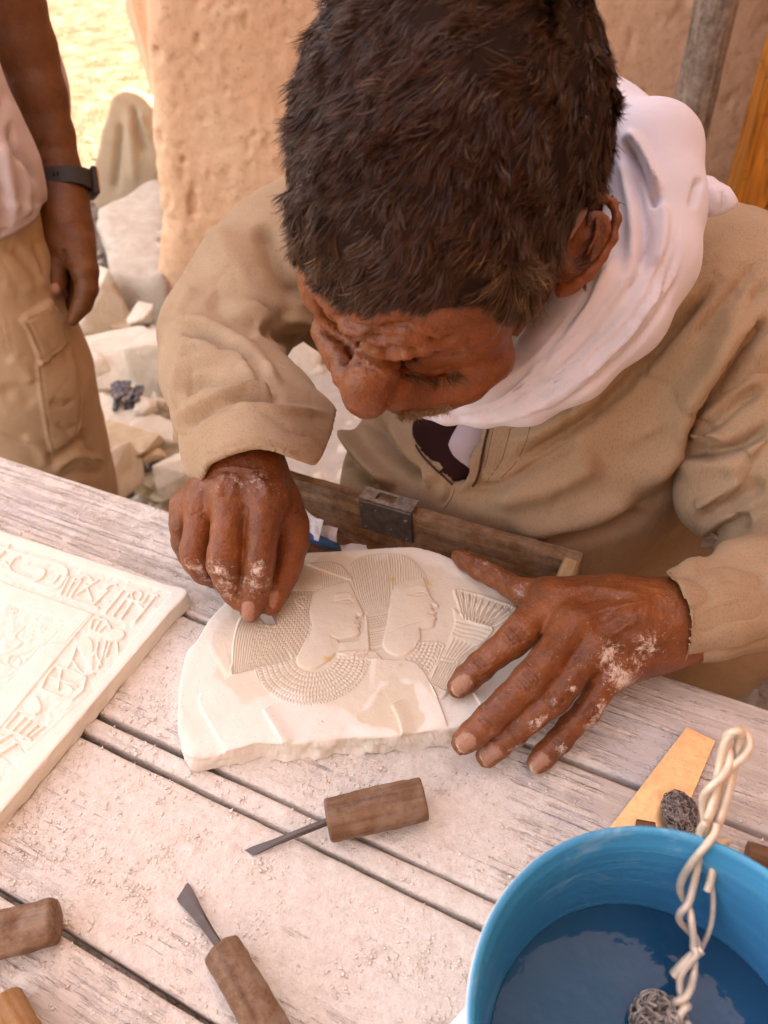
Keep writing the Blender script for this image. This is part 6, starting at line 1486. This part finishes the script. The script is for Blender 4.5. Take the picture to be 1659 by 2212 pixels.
for q in ([(1052, 925), (1042, 960), (1034, 1000), (1028, 1035)], [(1062, 925), (1052, 965), (1044, 1005), (1034, 1045)]): pass
S.line([(1062, 922), (1054, 962), (1046, 1000), (1036, 1042)], 1.8, -0.0014).line([(1100, 930), (1092, 960), (1080, 1000), (1050, 1040)], 1.8, -0.0014).line([(1143, 925), (1132, 960), (1110, 1000), (1070, 1036)], 1.8, -0.0012)
S.line([(905, 905), (901, 945), (915, 980), (945, 1010), (975, 1035)], 4, 0.003); S.line([(1048, 920), (1040, 970), (1030, 1030), (1010, 1052), (975, 1050)], 4, 0.004)
S.line([(745, 880), (760, 940), (800, 1000), (860, 1050)], 14, 0.010, 8).line([(790, 890), (820, 950), (870, 1000), (930, 1040)], 12, -0.012, 16).line([(850, 900), (870, 950), (900, 1000), (950, 1045)], 12, 0.007).line([(720, 960), (760, 1010), (820, 1050)], 12, -0.008)
S.line([(975, 1050), (965, 1075), (950, 1090)], 3, -0.003).line([(1100, 1150), (1250, 1120), (1380, 1060)], 20, 0.006).line([(1180, 1160), (1290, 1150), (1400, 1110)], 12, -0.008)
S.noise(12, 0.0030, 2, 3); S.bake(); S.wrinkle(11, 0.0032, 24, -0.1).wrinkle(26, 0.0010, 28, 0.0); S.line([(1495, 560), (1540, 590), (1590, 640), (1640, 700), (1659, 740)], 1.8, -0.0012, ends=False).noise(50, 0.0007, 3, 9); tbv = S.done()
Vt = np.vstack([tbv, lsv, rsv]); Ft = np.vstack([tbf, lsf + len(tbv), rsf + len(tbv) + len(lsv)])
tunic = mesh('tunic', Vt, Ft, beige, carver)
# dark piping round the neck opening
pm_ = Mat('piping', 0.8); pm_.col((0.07, 0.028, 0.018)); 
def on_tunic(pts, lift=0.001):
    from mathutils.bvhtree import BVHTree
    out = []
    for u, v in pts:
        r = ray(u, v); h_ = _bvh.ray_cast(Vector(CP), Vector(r).normalized()); out.append(np.array(h_[0]) - r / np.linalg.norm(r) * lift if h_[0] is not None else None)
    return np.array([q for q in out if q is not None])
from mathutils.bvhtree import BVHTree
_bvh = BVHTree.FromPolygons([Vector(x) for x in tbv], [tuple(int(i) for i in q) for q in tbf])
pp = on_tunic(catmull([(1056, 918), (1047, 955), (1040, 990), (1032, 1030), (1015, 1054), (980, 1053)], 8)); dd = PX(pp)[2]; pp = pp[dd < np.median(dd) + 0.012]
v, f = tube(catmull(pp[::3], 5), 0.0011, 8); mesh('piping', v, f, pm_.m, carver)
pp = on_tunic(catmull([(896, 915), (894, 946), (906, 976), (934, 1007), (959, 1030), (979, 1049)], 8)); dd = PX(pp)[2]; pp = pp[dd < np.median(dd) + 0.012]
v, f = tube(catmull(pp[::3], 5), 0.0010, 8); mesh('piping', v, f, pm_.m, carver)
# stitched seams of the neck band and the shoulder
sm_ = Mat('seam_thread', 0.9, 0.1); sm_.col((0.24, 0.15, 0.085))
for path in ([(1066, 922), (1058, 962), (1049, 1000), (1036, 1040)], [(1102, 926), (1094, 960), (1080, 1000), (1050, 1042)], [(1145, 922), (1134, 960), (1112, 1002), (1074, 1040)], [(984, 1052), (974, 1078), (958, 1100)]):
    pp = on_tunic(catmull(path, 10), 0.0001)
    if len(pp) > 4:
        dd = PX(pp)[2]; pp = pp[np.abs(dd - np.median(dd)) < 0.06]; v, f = tube(pp[::2], 0.00045, 6); mesh('seam', v, f, sm_.m, carver)
# undershirt, and a near-black body standing in for deep shade in the opening
def surf_d(u, v):
    r = ray(u, v); h_ = _bvh.ray_cast(Vector(CP), Vector(r).normalized()); return PX(np.array(h_[0]))[2] if h_[0] is not None else 0.7
ds_ = surf_d(1075, 1000)
vm_ = Mat('opening_shade', 0.9, 0.1); vm_.col((0.035, 0.012, 0.012)); vb_ = Body(); chainpx(vb_, [(975, 930, ds_ + 0.060, 85), (985, 1000, ds_ + 0.055, 62)], 0.02); v, f = vb_.build(0.004); mesh('opening_shade', v, f, vm_.m, carver)
us_ = Mat('undershirt', 0.9, 0.1); us_.col((0.50, 0.42, 0.46)); ub = Body(); chainpx(ub, [(1040, 900, ds_ + 0.040, 56), (1010, 960, ds_ + 0.040, 40), (1015, 1005, ds_ + 0.042, 20)], 0.02); 
v, f = ub.build(0.005); mesh('undershirt', v, f, us_.m, carver)

# ---- scarf
scm = M_cloth('scarf_cloth', (0.60, 0.565, 0.62), (0.64, 0.605, 0.655), sc=9000, rot=0.1, weave=0.0001, fleck=0.0, sheen=0.2, rough=0.9)
sc = Body()
chainpx(sc, [(1395, 338, 0.515, 104), (1418, 450, 0.51, 106), (1392, 560, 0.505, 117), (1322, 668, 0.505, 122), (1225, 770, 0.515, 104), (1132, 838, 0.53, 80), (1050, 874, 0.545, 44), (965, 892, 0.555, 18), (912, 898, 0.56, 7)], 0.008)
chainpx(sc, [(1395, 338, 0.53, 104), (1280, 300, 0.58, 110), (1100, 320, 0.62, 110), (930, 420, 0.64, 90), (850, 540, 0.65, 70), (850, 680, 0.63, 50), (900, 800, 0.60, 28), (940, 885, 0.575, 8)], 0.02)
scv, scf = sc.build(0.0022); S = Sculpt(scv, scf)
Y = lambda *p: [(1261.8 + 0.2394 * x, 164.6 + 0.2394 * y) for x, y in p]
S.line(Y((360, 560), (440, 700), (540, 880), (620, 1050), (700, 1200)), 12, -0.010, 8).line(Y((380, 480), (500, 640), (600, 860), (680, 1060)), 14, 0.009, 9)
S.line(Y((420, 800), (470, 1000), (540, 1250), (560, 1500), (520, 1800)), 12, -0.009).line(Y((330, 700), (400, 950), (430, 1200), (440, 1500), (400, 1800)), 13, 0.006)
S.line(Y((640, 1100), (720, 1250), (700, 1500), (620, 1750)), 12, 0.005).line([(1400, 560), (1350, 640), (1270, 740), (1180, 820), (1080, 880)], 9, -0.006, 13).line([(1330, 560), (1270, 660), (1200, 740), (1110, 830)], 10, 0.006)
S.line([(1300, 600), (1240, 690), (1180, 760), (1100, 830), (1020, 870)], 7, -0.006, 9).line([(1440, 600), (1380, 690), (1300, 780), (1210, 850), (1110, 895)], 10, 0.005).line([(1470, 600), (1400, 710), (1300, 815), (1200, 880)], 7, -0.004)
S.line(Y((1000, 1180), (1040, 1000), (1060, 900)), 8, -0.005).line([(1180, 800), (1120, 850), (1040, 893), (960, 900)], 4, -0.0035).line([(1250, 780), (1180, 850), (1100, 893)], 4, -0.002)
for k_ in range(9):
    o_ = -44 + k_ * 11; S.line([(1440 + o_ * 0.8, 470 + o_ * .1), (1425 + o_, 560 + o_ * .2), (1370 + o_, 660 + o_ * 0.5), (1280 + o_ * 0.9, 760 + o_ * 0.7), (1180 + o_ * 0.5, 835 + o_ * 0.7), (1080 + o_ * .2, 882 + o_ * 0.45), (980, 897 + o_ * .1)], 2.6 + (k_ % 3), (-0.0016 if k_ % 2 else 0.0012), wob=6)
S.noise(14, 0.0025, 2, 5); S.bake(); S.noise(60, 0.0003, 3, 3).wrinkle(14, 0.0020, 44, -0.2, 0.07)
scv = S.done()
kb = Body(); chainpx(kb, [(1490, 425, 0.505, 42), (1522, 424, 0.503, 36), (1548, 432, 0.50, 26), (1558, 434, 0.50, 22)], 0.006); chainpx(kb, [(1562, 434, 0.499, 18), (1576, 437, 0.498, 13), (1584, 439, 0.498, 7)], 0.002)
kv, kf = kb.build(0.0018); S = Sculpt(kv, kf); S.line([(1510, 385), (1518, 420), (1522, 455)], 4, -0.002).line([(1560, 410), (1563, 432), (1562, 455)], 3, -0.0025).line([(1535, 400), (1545, 425), (1550, 445)], 5, 0.002); S.noise(90, 0.0008, 3, 2); kv = S.done()
mesh('scarf', np.vstack([scv, kv]), np.vstack([scf, kf + len(scv)]), scm, carver)

# ---- the chisel in his hand: only the steel blade shows below the fingers
def held():
    root = empty('chisel', W(575, 1330, TZ + 0.021), 'steel chisel blade gripped in the carving hand, tip on the slab', 'chisel')
    st = M_metal('bright_steel', (0.50, 0.53, 0.60), 0.28, 0.25, (0.2, 0.17, 0.16), 0.95)
    e = W(*D4(965, 1572), TZ + 0.0215); b = W(*D4(905, 1440), TZ + 0.035); d = b - e; L = np.linalg.norm(d); d /= L; b2 = e + d * 0.05
    sd = -CX + d * (CX @ d); sd /= np.linalg.norm(sd); up = np.cross(sd, d); V = []; prof = [(0, 0.0040, 0.0003), (0.10, 0.0040, 0.0008), (0.28, 0.0050, 0.0018), (1.0, 0.0026, 0.0024)]
    for x, wd, th in prof:
        for yy, zz in ((-1, -1), (1, -1), (1, 1), (-1, 1)): V.append(e + (b2 - e) * x + sd * (yy * wd) + d * (0.0016 * yy * (x == 0)) + up * zz * th)
    F = [(i * 4 + j, i * 4 + (j + 1) % 4, (i + 1) * 4 + (j + 1) % 4, (i + 1) * 4 + j) for i in range(3) for j in range(4)] + [(3, 2, 1, 0), (12, 13, 14, 15)]
    mesh('blade', V, F, st, root, smooth=False)
    hv_, hf_ = tube([b2 - d * 0.032, b2 - d * 0.028, b2 - d * 0.008], [0.0040, 0.0050, 0.0055], 16); mesh('handle', hv_, hf_, M_wood('held_handle', (0.14, 0.06, 0.03), (0.3, 0.16, 0.08)), root)
held()
# ------------------------------------------------------------------ bystander on the left, cut by the frame
by = empty('person', (-0.62, 0.98, 0.0), 'bystander at the left edge in white shirt and khaki cargo trousers, arm hanging', 'person')
Z0 = -0.02
ab = Body(); K8 = lambda x, y: (0.2315 * x, 329.2 + 0.2315 * y)
chainpx(ab, [(-60, -140, 0.90, 100), (-25, -80, 0.92, 90), (14, 0, 0.94, 77), (50, 100, 0.965, 68), (84, 206, 0.985, 57), (108, 290, 1.0, 49), (128, 369, 1.01, 44), (135, 405, 1.015, 44), (140, 430, 1.015, 47)], 0.01)
chainpx(ab, [(140, 430, 1.015, 46), (138, 477, 1.015, 54), (145, 514, 1.015, 56), (165, 545, 1.015, 42)], 0.012); chainpx(ab, [(120, 470, 1.01, 36), (112, 530, 1.01, 28), (118, 565, 1.01, 22.5), (123, 598, 1.01, 20), (123, 622, 1.01, 18)], 0.006)
chainpx(ab, [(165, 530, 1.005, 40), (183, 584, 1.005, 29), (188, 622, 1.01, 24), (178, 656, 1.015, 21), (156, 692, 1.02, 13)], 0.004)
chainpx(ab, [(160, 560, 1.03, 26), (168, 600, 1.035, 20), (166, 628, 1.04, 14), (152, 662, 1.05, 11)], 0.003); chainpx(ab, [(150, 560, 1.05, 24), (160, 610, 1.06, 20), (162, 650, 1.07, 14), (155, 670, 1.075, 11)], 0.003); chainpx(ab, [(145, 555, 1.075, 24), (168, 620, 1.09, 18), (170, 655, 1.10, 12)], 0.003)
ab.cone(P(-60, -140, 0.90), P(-210, -420, 0.95), 0.052, 0.062, 0.02)
av, af = ab.build(0.0026); av = relax(av, af, 2, 0.5); S = Sculpt(av, af)
S.line([K8(*p) for p in ((590, 900), (600, 960), (592, 1010))], 3, -0.006).line([K8(*p) for p in ((630, 1060), (680, 1055))], 2.5, -0.002).line([K8(*p) for p in ((670, 1200), (720, 1190))], 2.5, -0.002).line([K8(*p) for p in ((690, 1350), (740, 1340))], 2, -0.002)
nl = nail(S, [K8(*p) for p in ((455, 1240), (480, 1222), (530, 1222), (552, 1260), (545, 1320), (500, 1345), (465, 1310))], 0.0006); S.noise(60, 0.0005, 3, 2); av = S.done()
hb = Body(); 
sh0 = P(-210, -420, 0.95); hip2 = np.array((sh0[0] - 0.12, sh0[1] + 0.12, 0.86))
hb.cone(hip2, hip2 + [0, 0, 0.42], 0.12, 0.13, 0.04).cone(hip2 + [0, 0, 0.45], sh0, 0.08, 0.06, 0.04).cone(hip2 + [0, 0, 0.5], hip2 + [0, 0, 0.62], 0.055, 0.055, 0.03).ell(hip2 + [0.02, 0.0, 0.74], (0.075, 0.09, 0.11), None, 0.02)
hb.cone(hip2 + [0, 0, 0.45], hip2 + [-0.2, 0.1, 0.42], 0.08, 0.06, 0.04).cone(hip2 + [-0.2, 0.1, 0.42], hip2 + [-0.24, 0.08, 0.0], 0.05, 0.035, 0.02)
bv, bf = hb.build(0.012); sk2 = M_skin('bystander_skin', (0.10, 0.030, 0.007), (0.165, 0.053, 0.014), dust=False, rough=0.5)
o = mesh('body', np.vstack([av, bv]), np.vstack([af, bf + len(av)]), sk2, by); vcol(o, 'dust', np.zeros(len(av) + len(bv))); vcol(o, 'nail', np.r_[nl, np.zeros(len(bv))]); vcol(o, 'nailtip', np.zeros(len(av) + len(bv)))
# watch
def watch():
    bm_ = Mat('watch_strap', 0.55, 0.3); bm_.col((0.035, 0.030, 0.030)); gm = M_metal('rose_case', (0.70, 0.42, 0.28), 0.3, 0.1)
    c = P(136, 391, 1.012); ax = P(128, 340, 1.008) - P(140, 430, 1.015); ax /= np.linalg.norm(ax); e1 = CX - ax * (CX @ ax); e1 /= np.linalg.norm(e1); e2 = np.cross(ax, e1)
    n = 72; hw = 0.0105; V = []; F = []
    for i in range(n):
        t = 2 * math.pi * i / n; rr = 0.0290 + 0.0045 * max(0, math.cos(t)) ** 2; ca = math.cos(t); d = e1 * ca + e2 * math.sin(t) * 0.94
        for r_, z in ((rr, -hw), (rr + 0.003, -hw + 0.0008), (rr + 0.003, hw - 0.0008), (rr, hw)): V.append(c + d * r_ + ax * (z * (1 + 0.18 * max(0, ca) ** 4)))
    for i in range(n):
        for j in range(4): F.append((i * 4 + j, i * 4 + (j + 1) % 4, ((i + 1) % n) * 4 + (j + 1) % 4, ((i + 1) % n) * 4 + j))
    w_ = mesh('wristwatch', V, F, bm_.m, smooth=True, smooth_angle=40); tag(w_, 'dark grey sports wristwatch strapped round the hanging wrist', 'watch')
    e1 = e1 * math.cos(0.55) - CZ * math.sin(0.55); e1 = e1 - ax * (e1 @ ax); e1 /= np.linalg.norm(e1); e2 = np.cross(ax, e1); q = e1 * 0.0375 + c; v, f = box(q, (0.008, 0.034, 0.036), np.array([e1, e2, ax]), 0.002); mesh('case', v, f, bm_.m, w_, smooth=False)
    v, f = box(q + e1 * 0.0042, (0.003, 0.030, 0.032), np.array([e1, e2, ax]), 0.0012); mesh('bezel', v, f, gm, w_, smooth=False)
    hm_ = Mat('strap_hole', 0.9); hm_.col((0.004, 0.003, 0.003))
    for k in range(5):
        t = math.pi / 2 + 0.50 - k * 0.15; sgn = 1 if (e2 @ CZ) > 0 else -1; d = e1 * math.cos(t) + e2 * math.sin(t) * sgn * 0.94; p = c + d * (0.0290 + 0.0045 * max(0, math.cos(t)) ** 2 + 0.0030)
        v, f = tube([p - d * 0.0005, p + d * 0.0002], [0.0012, 0.0012], 10); v = p + (v - p) + np.outer((v - p) @ ax, ax) * 1.2; mesh('strap_hole', v, f, hm_.m, w_)
watch()
def PY(u, v, y): r = ray(u, v); k = y / r[1]; return CP + r * k, k
def chainy(b, pts, k):
    c = []; r = []
    for u, v, y, q in pts: p, d = PY(u, v, y); c.append(p); r.append(q * d / FPX)
    b.chain(c, r, k)
khaki = M_cloth('khaki_cotton', (0.46, 0.31, 0.19), (0.54, 0.385, 0.25), sc=7000, rot=0.2, weave=0.0001, fleck=0.05)
yy = PY(40, 560, 1)[0][1]; Y_ = 0.98
lb = Body(); chainy(lb, [(-70, 430, Y_, 120), (-25, 560, Y_, 125), (-2, 680, Y_, 140), (25, 800, Y_, 158), (42, 900, Y_, 158), (62, 980, Y_, 156), (85, 1060, Y_, 150), (110, 1200, Y_ - 0.02, 140), (150, 1420, Y_ - 0.02, 135), (200, 1700, Y_ - 0.04, 140)], 0.03)
chainy(lb, [(-330, 430, Y_ + 0.1, 120), (-280, 700, Y_ + 0.15, 140), (-230, 1000, Y_ + 0.15, 150), (-160, 1500, Y_ + 0.1, 140)], 0.03); chainy(lb, [(-70, 430, Y_, 120), (-330, 430, Y_ + 0.1, 120)], 0.03)
pv_, pf_ = lb.build(0.0032, clip=(np.array([-2.5, 0.3, 0.03]), np.array([0.5, 2.2, 1.6]))); S = Sculpt(pv_, pf_); S.ka = 0.6; K2 = lambda *p: [(0.3968 * x, 493.7 + 0.3968 * y) for x, y in p]
fl_ = K2((105, 495), (270, 385), (345, 480), (365, 610), (215, 742), (185, 650), (150, 560)); d = sdpoly(S.U, S.V, np.array(fl_)); S.disp += 0.0065 * sstep(2.0, -2.0, d) * S.fr; S.disp -= 0.0022 * np.exp(-((d + 7) / 1.7) ** 2) * S.fr
pk_ = K2((195, 740), (365, 612), (420, 700), (455, 900), (440, 1080), (400, 1180), (290, 1252), (255, 1150), (225, 980), (205, 850)); d = sdpoly(S.U, S.V, np.array(pk_)); S.disp += 0.0035 * sstep(2.0, -2.0, d) * S.fr; S.disp -= 0.0018 * np.exp(-((d + 8) / 1.6) ** 2) * S.fr
S.line(K2((0, 500), (25, 600), (50, 710)), 2, -0.002).line(K2((50, 708), (170, 690)), 2, -0.002).line(K2((30, 460), (60, 600), (70, 700)), 2, -0.002)
S.line(K2((0, 1110), (120, 1160), (245, 1190)), 3, -0.004).line(K2((0, 1150), (120, 1200), (240, 1210)), 2, -0.002)
for q, ww, am in ((((330, 500), (400, 600), (440, 760), (455, 900)), 8, -0.006), (((250, 1260), (330, 1220), (430, 1150), (470, 1100)), 9, -0.010), (((280, 1320), (400, 1240), (500, 1250), (570, 1280)), 9, 0.010), (((430, 1090), (480, 1170), (510, 1250), (560, 1290)), 6, -0.009), (((300, 1380), (430, 1330), (560, 1330)), 10, -0.008), (((260, 940), (330, 960), (400, 930)), 9, -0.004),
                  (((40, 700), (130, 760), (180, 850)), 14, 0.006), (((0, 900), (100, 880), (190, 960)), 16, -0.006), (((120, 1130), (200, 1180), (260, 1300)), 12, 0.006), (((60, 100), (150, 180), (230, 300)), 10, -0.006), (((100, 80), (190, 200), (250, 330)), 10, 0.005), (((0, 300), (100, 340), (200, 320)), 12, 0.004), (((300, 1050), (350, 1090), (420, 1060)), 6, -0.004), (((180, 60), (215, 150), (245, 260)), 6, -0.005)): S.line(K2(*q), ww, am)
S.bake(); S.noise(40, 0.0005, 3, 4).wrinkle(9, 0.003, 54, -0.1).wrinkle(22, 0.0012, 58, -0.1); pv_ = S.done()
mesh('cargo_trousers', pv_, pf_, khaki, by)
wh = M_cloth('shirt_cotton', (0.54, 0.44, 0.43), (0.60, 0.50, 0.49), sc=9000, rot=0.2, weave=0.0001, fleck=0.0)
sb = Body(); chainy(sb, [(-170, 100, Y_ - 0.02, 130), (-90, 260, Y_ - 0.02, 118), (-70, 350, Y_ - 0.02, 132), (-60, 410, Y_ - 0.02, 142)], 0.03); chainy(sb, [(-170, 100, Y_, 140), (-420, 120, Y_ + 0.1, 140), (-360, 420, Y_ + 0.1, 140), (-60, 410, Y_, 130)], 0.03)
sb.cone(hip2 + [0, 0, 0.40], hip2 + [0, 0, 0.05], 0.165, 0.17, 0.04).cone(sh0, P(-90, -200, 0.91), 0.085, 0.08, 0.03)
hemS = [(-1500, -1500), (400, -1500), (400, 380), (92, 440), (84, 470), (60, 490), (30, 508), (0, 520), (-200, 570), (-1500, 600)]
sv, sf = sb.build(0.005, lambda D, lo, h: half_cut(D, lo, h, hemS)); S = Sculpt(sv, sf)
S.line([(20, 265), (28, 320), (52, 352), (75, 400)], 7, -0.008).line([(0, 300), (20, 380), (40, 470)], 12, 0.008).line([(45, 340), (58, 400), (62, 470)], 8, 0.008).line([(-20, 340), (5, 420), (20, 500)], 12, -0.008).line([(80, 455), (60, 476), (30, 494), (0, 507)], 1.8, -0.003, ends=False)
S.noise(10, 0.004, 2, 5).wrinkle(12, 0.003, 64, -0.2); sv = S.done(); mesh('shirt', sv, sf, wh, by)
tm_ = Mat('belt', 0.8); tm_.col((0.16, 0.09, 0.05))

# ------------------------------------------------------------------ someone seated behind the wall: a raised knee under a robe
sp = empty('person', (-0.86, 3.62, 0.0), 'seated figure in a grey-beige robe, only one raised knee visible past the wall edge', 'person')
rb = Body(); Yk = 3.45
chainy(rb, [(286, 240, Yk - 0.12, 36), (300, 262, Yk - 0.08, 48), (330, 300, Yk, 62)], 0.05)
chainy(rb, [(284, 244, Yk - 0.12, 38), (276, 310, Yk - 0.12, 48), (266, 380, Yk - 0.12, 54), (256, 424, Yk - 0.12, 54)], 0.05); chainy(rb, [(310, 290, Yk, 50), (320, 380, Yk, 60), (310, 430, Yk, 50)], 0.05)
kp = PY(330, 300, Yk)[0]; tb_ = np.array((-0.62, 3.75, 0.0))
rb.cone(kp, tb_ + [0, 0, 0.2], 0.13, 0.16, 0.08).cone(tb_ + [0, 0, 0.2], tb_ + [0, 0, 0.62], 0.19, 0.17, 0.08).cone(tb_ + [-0.15, 0, 0.6], kp + [0.1, 0, 0.05], 0.07, 0.05, 0.04)
rb.cone(tb_ + [0, 0, 0.2], tb_ + [0.4, -0.1, 0.45], 0.15, 0.1, 0.06).cone(tb_ + [0.4, -0.1, 0.45], tb_ + [0.45, -0.15, 0.08], 0.1, 0.11, 0.06)
rv2, rf2 = rb.build(0.012, clip=(np.array([-2, 3.34, 0.0]), np.array([1, 4.6, 1.4]))); S = Sculpt(rv2, rf2)
S.line([(288, 225), (300, 290), (318, 340)], 6, -0.03).line([(262, 260), (256, 340), (248, 420)], 6, -0.03).line([(275, 240), (285, 320), (290, 400)], 8, 0.02).line([(300, 240), (318, 280), (330, 300)], 5, 0.02); rv2 = S.done()
rbm = M_cloth('robe_cloth', (0.46, 0.34, 0.23), (0.52, 0.40, 0.28), sc=2000, rot=0.3); mesh('robe', rv2, rf2, rbm, sp)
hd3 = Body(); hd3.cone(tb_ + [0, 0, 0.68], tb_ + [0, -0.01, 0.82], 0.055, 0.055, 0.02).ell(tb_ + [0, -0.02, 0.92], (0.078, 0.095, 0.115), None, 0.02).ell(tb_ + [0, -0.12, 0.90], (0.015, 0.02, 0.025), None, 0.01)
hd3.cone(tb_ + [-0.0, -0.0, 0.7], tb_ + [-0.0, 0.0, 0.3], 0.08, 0.1, 0.03); v, f = hd3.build(0.008); o = mesh('body', v, f, sk2, sp)
for a in ('dust', 'nail', 'nailtip'): vcol(o, a, np.zeros(len(v)))
